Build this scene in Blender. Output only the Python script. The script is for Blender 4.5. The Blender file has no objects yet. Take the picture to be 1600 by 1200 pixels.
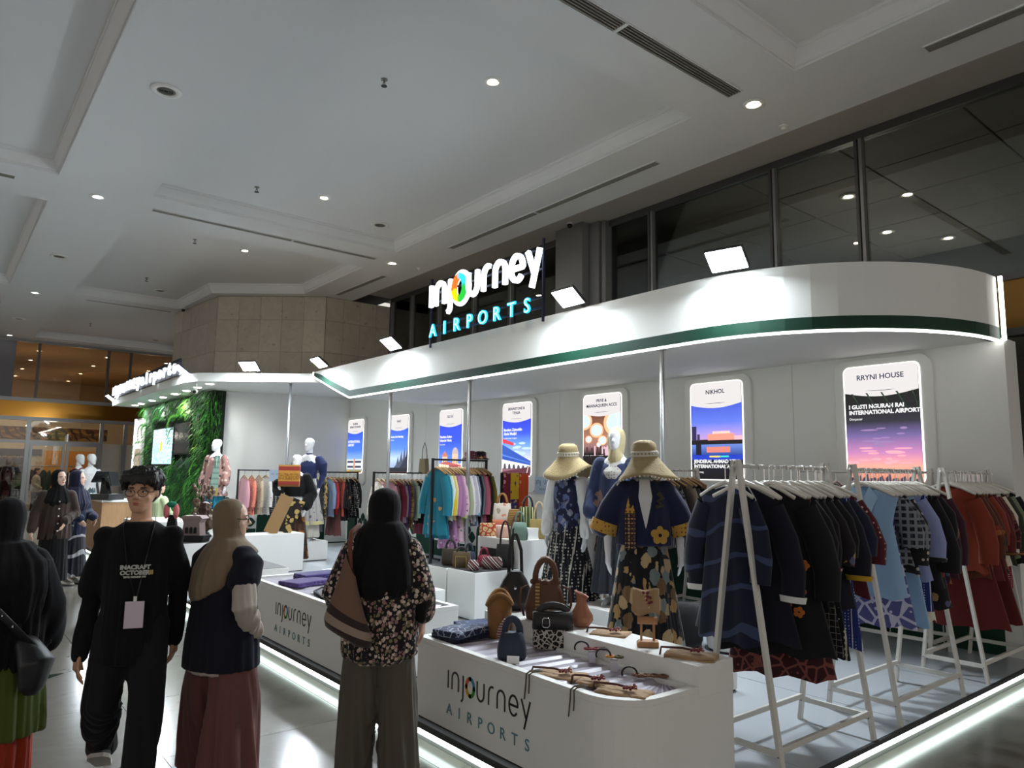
import bpy, bmesh, math, random
from mathutils import Vector as V, Matrix, noise
S = bpy.context.scene
COL = S.collection
PI = math.pi
random.seed(7)

# ------------------------------------------------------------------ camera, world, exposure
cam = bpy.data.objects.new('camera', bpy.data.cameras.new('camera'))
COL.objects.link(cam)
cam.data.sensor_width = 36.0
cam.data.lens = 1117.8 / 1600 * 36
cam.data.clip_end = 200
def cam_axes(yaw, pitch, roll):
    f = V((math.sin(yaw) * math.cos(pitch), math.cos(yaw) * math.cos(pitch), math.sin(pitch)))
    r = f.cross(V((0, 0, 1))).normalized()
    u = r.cross(f)
    c, s = math.cos(roll), math.sin(roll)
    return c * r + s * u, -s * r + c * u, f
_r, _u, _f = cam_axes(0.67976, 0.123596, 0.013655)
cam.matrix_world = Matrix(((_r.x, _u.x, -_f.x, 0), (_r.y, _u.y, -_f.y, 0), (_r.z, _u.z, -_f.z, 1.68), (0, 0, 0, 1)))
S.camera = cam
W = bpy.data.worlds.new('hall_ambience')
S.world = W
W.use_nodes = True
W.node_tree.nodes['Background'].inputs[0].default_value = (1.0, 0.95, 0.88, 1)
W.node_tree.nodes['Background'].inputs[1].default_value = 0.42
S.view_settings.view_transform = 'Standard'
S.view_settings.look = 'None'
S.view_settings.gamma = 1
S.view_settings.use_curve_mapping = False
S.view_settings.exposure = 0.9
FLOOD, DOWN, LED, LIT = 260.0, 45.0, 4.5, .53     # watts of a flood panel / of a downlight, strength of LED strips / lit prints

# ------------------------------------------------------------------ helpers
def lin(c):
    return tuple((x / 12.92 if x <= .04045 else ((x + .055) / 1.055) ** 2.4) for x in c)
def rgb(r, g, b):
    return lin((r / 255, g / 255, b / 255))
class B:
    """collects geometry that becomes ONE mesh"""
    def __init__(s):
        s.v, s.f, s.m = [], [], []
    def add(s, vs, fs, mi=0):
        o = len(s.v)
        s.v += [tuple(p) for p in vs]
        s.f += [tuple(i + o for i in f) for f in fs]
        s.m += [mi] * len(fs)
        return s
    def box(s, x0, y0, z0, x1, y1, z1, mi=0):
        return s.add([(x0, y0, z0), (x1, y0, z0), (x1, y1, z0), (x0, y1, z0), (x0, y0, z1), (x1, y0, z1), (x1, y1, z1), (x0, y1, z1)],
                     [(3, 2, 1, 0), (4, 5, 6, 7), (0, 1, 5, 4), (1, 2, 6, 5), (2, 3, 7, 6), (3, 0, 4, 7)], mi)
    def bar(s, a, b, w, h=None, mi=0, up=(0, 0, 1)):
        a, b = V(a), V(b)
        h = h or w
        d = (b - a).normalized()
        u = V(up)
        if abs(d.dot(u)) > .98:
            u = V((1, 0, 0))
        x = d.cross(u).normalized() * w / 2
        y = x.cross(d).normalized() * h / 2
        vs = [p + i * x + j * y for p in (a, b) for i, j in ((-1, -1), (1, -1), (1, 1), (-1, 1))]
        return s.add(vs, [(0, 1, 2, 3), (7, 6, 5, 4), (0, 4, 5, 1), (1, 5, 6, 2), (2, 6, 7, 3), (3, 7, 4, 0)], mi)
    def rings(s, R, closed=True, caps=True, mi=0):
        n = len(R[0])
        vs = [p for r in R for p in r]
        fs = []
        for i in range(len(R) - 1):
            for k in range(n if closed else n - 1):
                a, b = i * n + k, i * n + (k + 1) % n
                fs.append((a, b, b + n, a + n))
        if caps:
            fs.append(tuple(range(n - 1, -1, -1)))
            fs.append(tuple(range(len(vs) - n, len(vs))))
        return s.add(vs, fs, mi)
    def tube(s, pts, r, n=8, caps=True, mi=0, rnd=False):
        """tube along points; r a number, or a list of numbers or (a, b) pairs; rnd adds round ends"""
        pts = [V(p) for p in pts]
        m = len(pts)
        rs = r if isinstance(r, (list, tuple)) else [r] * m
        rs = [(q, q) if not isinstance(q, (list, tuple)) else q for q in rs]
        if rnd:
            d0, d1 = (pts[0] - pts[1]).normalized(), (pts[-1] - pts[-2]).normalized()
            k0, k1 = max(rs[0]), max(rs[-1])
            pts = [pts[0] + d0 * k0 * .9, pts[0] + d0 * k0 * .6] + pts + [pts[-1] + d1 * k1 * .6, pts[-1] + d1 * k1 * .9]
            sc = lambda q, f: (q[0] * f, q[1] * f)
            rs = [sc(rs[0], .42), sc(rs[0], .8)] + rs + [sc(rs[-1], .8), sc(rs[-1], .42)]
            m += 4
        T = [(pts[min(i + 1, m - 1)] - pts[max(i - 1, 0)]).normalized() for i in range(m)]
        u = V((0, 1, 0)) if abs(T[0].y) < .9 else V((1, 0, 0))
        R = []
        for i in range(m):
            u = (u - T[i] * u.dot(T[i])).normalized()
            w = T[i].cross(u)
            R.append([pts[i] + u * rs[i][1] * math.sin(t) + w * rs[i][0] * math.cos(t) for t in (2 * PI * k / n for k in range(n))])
        return s.rings(R, True, caps, mi)
    def ell(s, L, n=24, caps=True, mi=0, pw=1.0):
        """stack of horizontal ellipses (cx, cy, z, rx, ry); pw<1 squares them"""
        R = []
        g = lambda c: math.copysign(abs(c) ** pw, c)
        for cx, cy, z, rx, ry in L:
            R.append([(cx + rx * g(math.cos(2 * PI * k / n)), cy + ry * g(math.sin(2 * PI * k / n)), z) for k in range(n)])
        return s.rings(R, True, caps, mi)
    def sph(s, c, r, n=12, mi=0, m=None):
        r = r if isinstance(r, (list, tuple)) else (r, r, r)
        R = []
        for i in range(1, n // 2):
            ph = PI * i / (n // 2)
            R.append([(r[0] * math.sin(ph) * math.cos(2 * PI * k / n), r[1] * math.sin(ph) * math.sin(2 * PI * k / n), -r[2] * math.cos(ph)) for k in range(n)])
        c = V(c)
        R = [[c + (m @ V(p) if m else V(p)) for p in q] for q in R]
        bot, top = c + (m @ V((0, 0, -r[2])) if m else V((0, 0, -r[2]))), c + (m @ V((0, 0, r[2])) if m else V((0, 0, r[2])))
        o = len(s.v)
        s.rings(R, True, False, mi)
        k0 = len(s.v)
        s.v += [tuple(bot), tuple(top)]
        e = o + (len(R) - 1) * n
        s.f += [(k0, o + (k + 1) % n, o + k) for k in range(n)] + [(k0 + 1, e + k, e + (k + 1) % n) for k in range(n)]
        s.m += [mi] * 2 * n
        return s
    def lathe(s, prof, c=(0, 0, 0), n=24, mi=0):
        return s.rings([[(c[0] + r * math.cos(2 * PI * k / n), c[1] + r * math.sin(2 * PI * k / n), c[2] + z) for k in range(n)] for r, z in prof], True, True, mi)
    def prism(s, poly, a, b, ax='y', mi=0):
        """polygon in the plane across axis ax, extruded from a to b"""
        f = {'y': lambda p, t: (p[0], t, p[1]), 'x': lambda p, t: (t, p[0], p[1]), 'z': lambda p, t: (p[0], p[1], t)}[ax]
        n = len(poly)
        return s.add([f(p, a) for p in poly] + [f(p, b) for p in poly],
                     [tuple(range(n)), tuple(range(2 * n - 1, n - 1, -1))] + [(i, i + n, (i + 1) % n + n, (i + 1) % n) for i in range(n)], mi)
    def quad(s, a, b, c, d, mi=0):
        return s.add([a, b, c, d], [(0, 1, 2, 3)], mi)
    def ribbon(s, pts, w, th, ax='y', t0=0.0, closed=False, mi=0):
        """flat stroke of width w through 2-D points in the XZ plane, from y=t0 to y=t0+th"""
        P = [V((p[0], p[1])) for p in pts]
        m = len(P)
        L, R = [], []
        for i in range(m):
            p, q = (P[(i - 1) % m], P[(i + 1) % m]) if closed else (P[max(i - 1, 0)], P[min(i + 1, m - 1)])
            d = (q - p).normalized()
            nn = V((-d.y, d.x)) * w / 2
            L.append(P[i] + nn)
            R.append(P[i] - nn)
        ring = [[(L[i].x, t0, L[i].y), (R[i].x, t0, R[i].y), (R[i].x, t0 + th, R[i].y), (L[i].x, t0 + th, L[i].y)] for i in range(m)]
        if closed:
            ring.append(ring[0])
        return s.rings(ring, True, not closed, mi)
def rrect(x0, z0, x1, z1, r, n=5):
    out = []
    for cx, cz, a in ((x1 - r, z1 - r, 0), (x0 + r, z1 - r, 90), (x0 + r, z0 + r, 180), (x1 - r, z0 + r, 270)):
        out += [(cx + r * math.cos(math.radians(a + 90 * i / n)), cz + r * math.sin(math.radians(a + 90 * i / n))) for i in range(n + 1)]
    return out
def arc(cx, cz, rx, rz, a0, a1, n=10):
    return [(cx + rx * math.cos(math.radians(a0 + (a1 - a0) * i / n)), cz + rz * math.sin(math.radians(a0 + (a1 - a0) * i / n))) for i in range(n + 1)]
def mk(name, b, mats, parent=None, smooth=False, label=None):
    me = bpy.data.meshes.new(name)
    me.from_pydata(b.v, [], b.f)
    for m in (mats if isinstance(mats, (list, tuple)) else [mats]):
        me.materials.append(m)
    if any(b.m):
        me.polygons.foreach_set('material_index', b.m)
    if smooth:
        me.polygons.foreach_set('use_smooth', [True] * len(b.f))
    me.update()
    bm = bmesh.new()
    bm.from_mesh(me)
    bmesh.ops.recalc_face_normals(bm, faces=bm.faces)
    bm.to_mesh(me)
    bm.free()
    return ob(name, me, parent, label)
def ob(name, me, parent=None, label=None):
    o = bpy.data.objects.new(name, me)
    COL.objects.link(o)
    if parent is not None:
        o.parent = parent
    if label:
        o['label'] = label
    return o
def tag(o, label, cat, group=None):
    o['label'], o['category'] = label, cat
    if group:
        o['group'] = group
    return o
def thing(name, label, cat, loc=(0, 0, 0), rz=0.0, group=None):
    o = bpy.data.objects.new(name, None)
    o.empty_display_size = .1
    COL.objects.link(o)
    o.location, o.rotation_euler = loc, (0, 0, rz)
    return tag(o, label, cat, group)
def struct(name, b, mats, parent=None, smooth=False):
    o = mk(name, b, mats, parent, smooth)
    o['kind'] = 'structure'
    return o
def bev(o, w=.006, n=2):
    m = o.modifiers.new('bevel', 'BEVEL')
    m.width, m.segments, m.limit_method = w, n, 'ANGLE'
    return o
def vox(name, b, mats, size, parent=None, it=6, fn=None, label=None, fac=.5):
    """one continuous skin around everything in b (voxel remesh, smoothed, then displaced by fn)"""
    me = bpy.data.meshes.new(name)
    me.from_pydata(b.v, [], b.f)
    bm = bmesh.new()
    bm.from_mesh(me)
    bmesh.ops.recalc_face_normals(bm, faces=bm.faces)
    bm.to_mesh(me)
    bm.free()
    t = bpy.data.objects.new('t', me)
    COL.objects.link(t)
    r = t.modifiers.new('r', 'REMESH')
    r.mode, r.voxel_size, r.use_smooth_shade = 'VOXEL', size, True
    if it:
        q = t.modifiers.new('s', 'SMOOTH')
        q.iterations, q.factor = it, fac
    dg = bpy.context.evaluated_depsgraph_get()
    out = bpy.data.meshes.new_from_object(t.evaluated_get(dg))
    bpy.data.objects.remove(t)
    bpy.data.meshes.remove(me)
    out.name = name
    if fn:
        nn = [V(v.normal) for v in out.vertices]
        for v, q in zip(out.vertices, nn):
            v.co = fn(v.co, q)
    out.materials.clear()
    for m in (mats if isinstance(mats, (list, tuple)) else [mats]):
        out.materials.append(m)
    out.polygons.foreach_set('use_smooth', [True] * len(out.polygons))
    out.update()
    return ob(name, out, parent, label)
def folds(amp, fr=5.0, zt=0.0, zb=1.0, zf=1.2, sd=0.0, c=(0, 0)):
    """cloth folds: ridges that run downwards and deepen from height zt to zb"""
    def fn(p, n):
        a = math.atan2(p.y - c[1], p.x - c[0])
        k = min(1, max(.12, (zt - p.z) / max(.01, zt - zb)))
        q = noise.noise(V((math.cos(a) * fr, math.sin(a) * fr, p.z * zf + sd))) + .5 * noise.noise(V((math.cos(a) * fr * 2.1, math.sin(a) * fr * 2.1, p.z * zf * 1.7 + sd + 9)))
        return p + V((n.x, n.y, n.z * .3)) * amp * 2.0 * k * q
    return fn
def clone(o, parent=None):
    c = o.copy()
    COL.objects.link(c)
    if parent is not None:
        c.parent = parent
    for ch in list(o.children):
        clone(ch, c)
    return c
def text(name, s, size, m, parent, loc, ext=.002, al='CENTER', bold=0.0, rot=(PI / 2, 0, 0), sx=1.0):
    cu = bpy.data.curves.new(name, 'FONT')
    cu.body, cu.size, cu.extrude, cu.align_x, cu.offset, cu.resolution_u = s, size, ext, al, bold, 3
    t = bpy.data.objects.new('t', cu)
    COL.objects.link(t)
    me = bpy.data.meshes.new_from_object(t.evaluated_get(bpy.context.evaluated_depsgraph_get()))
    bpy.data.objects.remove(t)
    me.materials.clear()
    me.materials.append(m)
    o = ob(name, me, parent)
    o.location, o.rotation_euler, o.scale = loc, rot, (sx, 1, 1)
    return o

# ------------------------------------------------------------------ materials
MT = {}
def nodes(m):
    return m.node_tree.nodes, m.node_tree.links
def mat(name, c, rough=.6, metal=0.0, spec=.5, em=None, es=0.0, bump=0.0, bs=60.0, vary=0.0, vs=4.0, sheen=0.0, coat=0.0, alpha=None):
    """plain procedural surface: colour that varies a little, fine relief"""
    if name in MT:
        return MT[name]
    m = bpy.data.materials.new(name)
    m.use_nodes = True
    N, L = nodes(m)
    p = N['Principled BSDF']
    p.inputs['Base Color'].default_value = (*c, 1)
    p.inputs['Roughness'].default_value = rough
    p.inputs['Metallic'].default_value = metal
    p.inputs['Specular IOR Level'].default_value = spec
    p.inputs['Sheen Weight'].default_value = sheen
    p.inputs['Coat Weight'].default_value = coat
    if em:
        p.inputs['Emission Color'].default_value = (*em, 1)
        p.inputs['Emission Strength'].default_value = es
    if vary or bump:
        tc = N.new('ShaderNodeTexCoord')
        nz = N.new('ShaderNodeTexNoise')
        nz.inputs['Scale'].default_value = vs
        nz.inputs['Detail'].default_value = 5
        L.new(tc.outputs['Object'], nz.inputs['Vector'])
        if vary:
            mx = N.new('ShaderNodeMix')
            mx.data_type = 'RGBA'
            mx.inputs[6].default_value = (*[x * (1 - vary) for x in c], 1)
            mx.inputs[7].default_value = (*[min(1, x * (1 + vary)) for x in c], 1)
            L.new(nz.outputs['Fac'], mx.inputs[0])
            L.new(mx.outputs[2], p.inputs['Base Color'])
        if bump:
            n2 = N.new('ShaderNodeTexNoise')
            n2.inputs['Scale'].default_value = bs
            n2.inputs['Detail'].default_value = 4
            L.new(tc.outputs['Object'], n2.inputs['Vector'])
            bp = N.new('ShaderNodeBump')
            bp.inputs['Strength'].default_value = bump
            bp.inputs['Distance'].default_value = .01
            L.new(n2.outputs['Fac'], bp.inputs['Height'])
            L.new(bp.outputs[0], p.inputs['Normal'])
    MT[name] = m
    return m
def emit(name, c, s):
    if name in MT:
        return MT[name]
    m = bpy.data.materials.new(name)
    m.use_nodes = True
    N, L = nodes(m)
    N.remove(N['Principled BSDF'])
    e = N.new('ShaderNodeEmission')
    e.inputs[0].default_value = (*c, 1)
    e.inputs[1].default_value = s
    L.new(e.outputs[0], N['Material Output'].inputs[0])
    MT[name] = m
    return m
def fab(name, base, kind=None, cols=(), sc=20.0, rough=.85, thr=.3, sheen=.15, rot=0.0, stretch=(1, 1, 1)):
    """cloth: plain weave, or a print (flower, spot, stripe, stripex, plaid, batik, wave)"""
    if name in MT:
        return MT[name]
    m = mat(name, base, rough, sheen=sheen, bump=.12, bs=220, spec=.25)
    N, L = nodes(m)
    p = N['Principled BSDF']
    tc = N.new('ShaderNodeTexCoord')
    mp = N.new('ShaderNodeMapping')
    mp.inputs['Rotation'].default_value = (0, rot, 0)
    mp.inputs['Scale'].default_value = stretch
    L.new(tc.outputs['Object'], mp.inputs['Vector'])
    vec = mp.outputs[0]
    prev = None
    def mixin(fac, col):
        nonlocal prev
        mx = N.new('ShaderNodeMix')
        mx.data_type = 'RGBA'
        L.new(fac, mx.inputs[0])
        if prev is None:
            mx.inputs[6].default_value = (*base, 1)
        else:
            L.new(prev, mx.inputs[6])
        if hasattr(col, 'is_linked'):
            L.new(col, mx.inputs[7])
        else:
            mx.inputs[7].default_value = (*col, 1)
        prev = mx.outputs[2]
    def math_(op, a, b=None):
        q = N.new('ShaderNodeMath')
        q.operation = op
        for i, x in enumerate((a, b)):
            if x is None:
                continue
            if isinstance(x, (int, float)):
                q.inputs[i].default_value = x
            else:
                L.new(x, q.inputs[i])
        return q.outputs[0]
    def vor(scale, feat='F1', rnd=1.0):
        v = N.new('ShaderNodeTexVoronoi')
        v.feature = feat
        v.inputs['Scale'].default_value = scale
        v.inputs['Randomness'].default_value = rnd
        L.new(vec, v.inputs['Vector'])
        return v
    def wav(scale, d='X', dist=0.0):
        w = N.new('ShaderNodeTexWave')
        w.bands_direction = d
        w.inputs['Scale'].default_value = scale
        w.inputs['Distortion'].default_value = dist
        L.new(vec, w.inputs['Vector'])
        return w.outputs['Fac']
    def ramp(cs):
        r = N.new('ShaderNodeValToRGB')
        r.color_ramp.interpolation = 'CONSTANT'
        for i, c in enumerate(cs):
            e = r.color_ramp.elements[i] if i < 2 else r.color_ramp.elements.new(i / len(cs))
            e.position = i / len(cs)
            e.color = (*c, 1)
        return r
    if kind in ('flower', 'spot'):
        v = vor(sc, rnd=.25 if kind == 'spot' else 1.0)
        nz = N.new('ShaderNodeTexNoise')
        nz.inputs['Scale'].default_value = sc * 2.6
        L.new(vec, nz.inputs['Vector'])
        d = math_('ADD', v.outputs['Distance'], math_('MULTIPLY', math_('SUBTRACT', nz.outputs['Fac'], .5), 0.0 if kind == 'spot' else .5))
        if len(cols) > 1:
            sep = N.new('ShaderNodeSeparateColor')
            L.new(v.outputs['Color'], sep.inputs[0])
            r = ramp(cols)
            L.new(sep.outputs[0], r.inputs[0])
            col = r.outputs[0]
        else:
            col = cols[0]
        mixin(math_('LESS_THAN', d, thr), col)
    elif kind == 'stripe':
        for i, c in enumerate(cols):
            mixin(math_('GREATER_THAN', wav(sc * (1 + .37 * i), 'X'), 1 - thr), c)
    elif kind == 'stripez':
        for i, c in enumerate(cols):
            mixin(math_('GREATER_THAN', wav(sc * (1 + .37 * i), 'Z'), 1 - thr), c)
    elif kind == 'plaid':
        for i, c in enumerate(cols):
            mixin(math_('GREATER_THAN', wav(sc * (1 + .4 * i), 'X'), 1 - thr), c)
            mixin(math_('GREATER_THAN', wav(sc * (1 + .4 * i), 'Z'), 1 - thr), c)
    elif kind == 'batik':
        for i, c in enumerate(cols):
            v = vor(sc * (1 + .6 * i), 'DISTANCE_TO_EDGE')
            mixin(math_('LESS_THAN', v.outputs['Distance'], thr * .3), c)
            mixin(math_('LESS_THAN', vor(sc * (1.7 + .5 * i), rnd=.6).outputs['Distance'], thr * .7), c)
    elif kind == 'wave':
        for i, c in enumerate(cols):
            mixin(math_('GREATER_THAN', wav(sc * (1 + .5 * i), 'DIAGONAL' if i else 'Z', 9), 1 - thr), c)
    elif kind == 'dotstripe':
        mixin(math_('GREATER_THAN', wav(sc * .55, 'X'), .975), cols[0])
        mixin(math_('LESS_THAN', vor(sc * 5, rnd=.1).outputs['Distance'], thr), cols[0])
    if prev is not None:
        L.new(prev, p.inputs['Base Color'])
    return m
def glass(name, tint, refl, rcol=(1, 1, 1), rough=.02):
    """pane: partly mirror, partly see-through"""
    m = bpy.data.materials.new(name)
    m.use_nodes = True
    N, L = nodes(m)
    N.remove(N['Principled BSDF'])
    t, g, x, fr = N.new('ShaderNodeBsdfTransparent'), N.new('ShaderNodeBsdfGlossy'), N.new('ShaderNodeMixShader'), N.new('ShaderNodeFresnel')
    fr.inputs[0].default_value = 1.5
    t.inputs[0].default_value = (*tint, 1)
    g.inputs[0].default_value = (*rcol, 1)
    g.inputs['Roughness'].default_value = rough
    a = N.new('ShaderNodeMath')
    a.operation = 'ADD'
    a.use_clamp = True
    a.inputs[1].default_value = refl
    L.new(fr.outputs[0], a.inputs[0])
    L.new(a.outputs[0], x.inputs[0])
    L.new(t.outputs[0], x.inputs[1])
    L.new(g.outputs[0], x.inputs[2])
    L.new(x.outputs[0], N['Material Output'].inputs[0])
    return m
def stone(name, c1, c2, c3, rough, sc=1.2, spec=.5):
    m = mat(name, c1, rough, spec=spec)
    N, L = nodes(m)
    p = N['Principled BSDF']
    tc = N.new('ShaderNodeTexCoord')
    oi = N.new('ShaderNodeObjectInfo')
    ad = N.new('ShaderNodeVectorMath')
    cm = N.new('ShaderNodeCombineXYZ')
    mu = N.new('ShaderNodeMath')
    mu.operation = 'MULTIPLY'
    mu.inputs[1].default_value = 37.0
    L.new(oi.outputs['Random'], mu.inputs[0])
    L.new(mu.outputs[0], cm.inputs[0])
    L.new(tc.outputs['Object'], ad.inputs[0])
    L.new(cm.outputs[0], ad.inputs[1])
    n1, n2, n3 = (N.new('ShaderNodeTexNoise') for _ in range(3))
    for n_, s_, d_, ds in ((n1, sc, 8, .6), (n2, sc * 3, 10, 1.8), (n3, sc * 9, 6, 0)):
        n_.inputs['Scale'].default_value = s_
        n_.inputs['Detail'].default_value = d_
        n_.inputs['Distortion'].default_value = ds
        L.new(ad.outputs[0], n_.inputs['Vector'])
    def mixc(f, a, b):
        x = N.new('ShaderNodeMix')
        x.data_type = 'RGBA'
        L.new(f, x.inputs[0])
        for i, q in ((6, a), (7, b)):
            if isinstance(q, tuple):
                x.inputs[i].default_value = (*q, 1)
            else:
                L.new(q, x.inputs[i])
        return x.outputs[2]
    r = N.new('ShaderNodeMapRange')
    r.inputs[1].default_value, r.inputs[2].default_value = .47, .53
    L.new(n2.outputs['Fac'], r.inputs[0])
    r2 = N.new('ShaderNodeMapRange')
    r2.inputs[1].default_value, r2.inputs[2].default_value = .62, .8
    L.new(n3.outputs['Fac'], r2.inputs[0])
    a = mixc(n1.outputs['Fac'], c1, c2)
    bw = N.new('ShaderNodeMath')
    bw.operation = 'MULTIPLY'
    bw.inputs[1].default_value = .12
    L.new(r.outputs[0], bw.inputs[0])
    a = mixc(bw.outputs[0], a, c3)
    a = mixc(r2.outputs[0], a, c3)
    br = N.new('ShaderNodeHueSaturation')
    v = N.new('ShaderNodeMapRange')
    v.inputs[3].default_value, v.inputs[4].default_value = .9, 1.1
    L.new(oi.outputs['Random'], v.inputs[0])
    L.new(v.outputs[0], br.inputs['Value'])
    L.new(a, br.inputs['Color'])
    L.new(br.outputs[0], p.inputs['Base Color'])
    return m
def wood(name, c1, c2, rough=.5, sc=6.0):
    m = mat(name, c1, rough)
    N, L = nodes(m)
    tc, w, mx = N.new('ShaderNodeTexCoord'), N.new('ShaderNodeTexNoise'), N.new('ShaderNodeMix')
    mp = N.new('ShaderNodeMapping')
    mp.inputs['Scale'].default_value = (sc * 6, sc * 6, sc)
    mx.data_type = 'RGBA'
    w.inputs['Scale'].default_value = 1
    w.inputs['Detail'].default_value = 6
    L.new(tc.outputs['Object'], mp.inputs[0])
    L.new(mp.outputs[0], w.inputs['Vector'])
    L.new(w.outputs['Fac'], mx.inputs[0])
    mx.inputs[6].default_value, mx.inputs[7].default_value = (*c1, 1), (*c2, 1)
    L.new(mx.outputs[2], N['Principled BSDF'].inputs['Base Color'])
    return m
def vcol(name, s):
    """flat print lit from behind: colours stored on the faces of the picture"""
    m = bpy.data.materials.new(name)
    m.use_nodes = True
    N, L = nodes(m)
    a = N.new('ShaderNodeVertexColor')
    a.layer_name = 'Col'
    p = N['Principled BSDF']
    p.inputs['Roughness'].default_value = .4
    L.new(a.outputs[0], p.inputs['Base Color'])
    L.new(a.outputs[0], p.inputs['Emission Color'])
    p.inputs['Emission Strength'].default_value = s
    MT[name] = m
    return m
WHITE = mat('white_laminate', rgb(226, 226, 222), .45, vary=.02, vs=2)
PAINT = mat('white_paint', rgb(222, 223, 218), .75, vary=.03, vs=1.5, bump=.05, bs=30)
PLASTER = mat('ceiling_plaster', rgb(222, 223, 224), .9, vary=.02, vs=.6)
STEEL = mat('brushed_steel', rgb(150, 150, 150), .35, .6)
DARKSTEEL = mat('dark_steel', rgb(96, 96, 96), .38, .6)
CHROME = mat('chrome', rgb(200, 200, 200), .12, 1.0)
BLACKMETAL = mat('black_metal', rgb(22, 22, 24), .45, .3)
WHITEMETAL = mat('white_enamel', rgb(205, 203, 196), .4)
GREENVINYL = mat('green_vinyl', rgb(6, 52, 37), .6, vary=.04, spec=.3)
DARKGREY = mat('dark_grey_plastic', rgb(38, 38, 40), .5)
BLACKGAP = mat('black_void', rgb(14, 13, 13), .9)
LEDW = emit('led_white', (1, .99, .95), LED)
LEDC = emit('led_cool', (.84, 1, .95), LED * .8)
FLOODM = emit('flood_light', (.84, .93, 1), FLOOD)
LAMPW = emit('downlight_warm', (1, .82, .62), DOWN)
LAMPC = emit('downlight_cool', (.95, .97, 1), 14)

# ------------------------------------------------------------------ the hall: floor, ceiling, walls
ZC, XG, YF = 5.95, 9.1, 29.0                    # ceiling height, glass wall on the right, glass wall at the far end
FLOORST = stone('grey_marble_floor', rgb(108, 104, 97), rgb(124, 120, 113), rgb(88, 84, 78), .17, .7, .5)
COLST = stone('beige_marble', rgb(174, 165, 149), rgb(198, 189, 173), rgb(122, 110, 95), .3, .8)
fl = struct('floor', B().box(-14, -10, -.2, 16, 46, -.012), mat('floor_grout', rgb(70, 68, 64), .8))
tile = None
tw = 1.2
for i in range(-3, 6):
    for j in range(1, 26):
        x, y = -1.2 + i * tw + .02, 1.1 + j * tw
        if y > 30.2 or (x > 2.6 and y > 2.2 and y < 29) or x > 6.2:
            continue
        if tile is None:
            tile = mk('floor_tile', B().box(.002, .002, -.012, tw - .002, tw - .002, 0), FLOORST, fl)
            o = tile
        else:
            o = ob('floor_tile', tile.data, fl)
        o.location = (x, y, 0)
rest = mk('outer_floor', B().box(-13.9, -9.9, -.012, 15.9, 2.298, -.001).box(-13.9, 2.302, -.012, -4.79, 45, -.001).box(6.0, 2.302, -.012, 15.9, 29, -.001), FLOORST, fl)
inl = mk('green_inlay', B().prism([(.28, 6.4), (1.02, 7.05), (.55, 7.1)], .0005, .002, 'z'), mat('green_marble', rgb(24, 48, 38), .12), fl)

cl = struct('ceiling', B(), PLASTER)
def offset(poly, d):
    n = len(poly)
    out = []
    for i in range(n):
        a, b, c = V(poly[i - 1]), V(poly[i]), V(poly[(i + 1) % n])
        e1, e2 = (b - a).normalized(), (c - b).normalized()
        n1, n2 = V((-e1.y, e1.x)), V((-e2.y, e2.x))
        m = (n1 + n2) / max(.2, 1 + n1.dot(n2))
        out.append((b.x + m.x * d, b.y + m.y * d))
    return out
PROF = [(0, 0), (0, .03), (.018, .03), (.018, .05), (.03, .06), (.055, .1), (.08, .15), (.09, .165), (.09, .185), (.105, .19), (.11, .22)]
def coffer(poly):
    b = B()
    b.rings([[(x, y, ZC + z) for x, y in offset(poly, d)] for d, z in PROF], True, False)
    ip = offset(poly, PROF[-1][0])
    b.add([(x, y, ZC + .22) for x, y in ip], [tuple(range(len(ip)))])
    return mk('coffer', b, PLASTER, cl)
xs = [-13.9, -3.3, 1.12, 2.37, 6.77, 7.97]
ys = [-9.9, -3.4, 3.69, 4.99, 12.09, 13.41, 20.4, 21.75, 28.2, YF]
cb = B()
for i in range(5):
    for j in range(9):
        x0, x1, y0, y1 = xs[i], xs[i + 1], ys[j], ys[j + 1]
        if i in (1, 3) and j % 2 == 1:
            if i == 3 and j == 5:
                coffer([(2.37, 13.41), (6.77, 13.41), (6.77, 16.47), (5.02, 17.95), (4.9, 20.4), (2.37, 20.4)])
                cb.add([(6.77, 16.47, ZC), (6.77, 20.4, ZC), (4.9, 20.4, ZC), (5.02, 17.95, ZC)], [(0, 1, 2, 3)])
            else:
                coffer([(x0, y0), (x1, y0), (x1, y1), (x0, y1)])
        else:
            cb.quad((x0, y0, ZC), (x1, y0, ZC), (x1, y1, ZC), (x0, y1, ZC))
mk('ceiling_board', cb, PLASTER, cl)
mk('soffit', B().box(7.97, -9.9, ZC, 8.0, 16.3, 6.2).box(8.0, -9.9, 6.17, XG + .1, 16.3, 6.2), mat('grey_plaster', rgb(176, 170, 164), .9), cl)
mk('slab', B().box(-13.9, -9.9, 6.2, XG + .1, YF, 6.3), BLACKGAP, cl)

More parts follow.
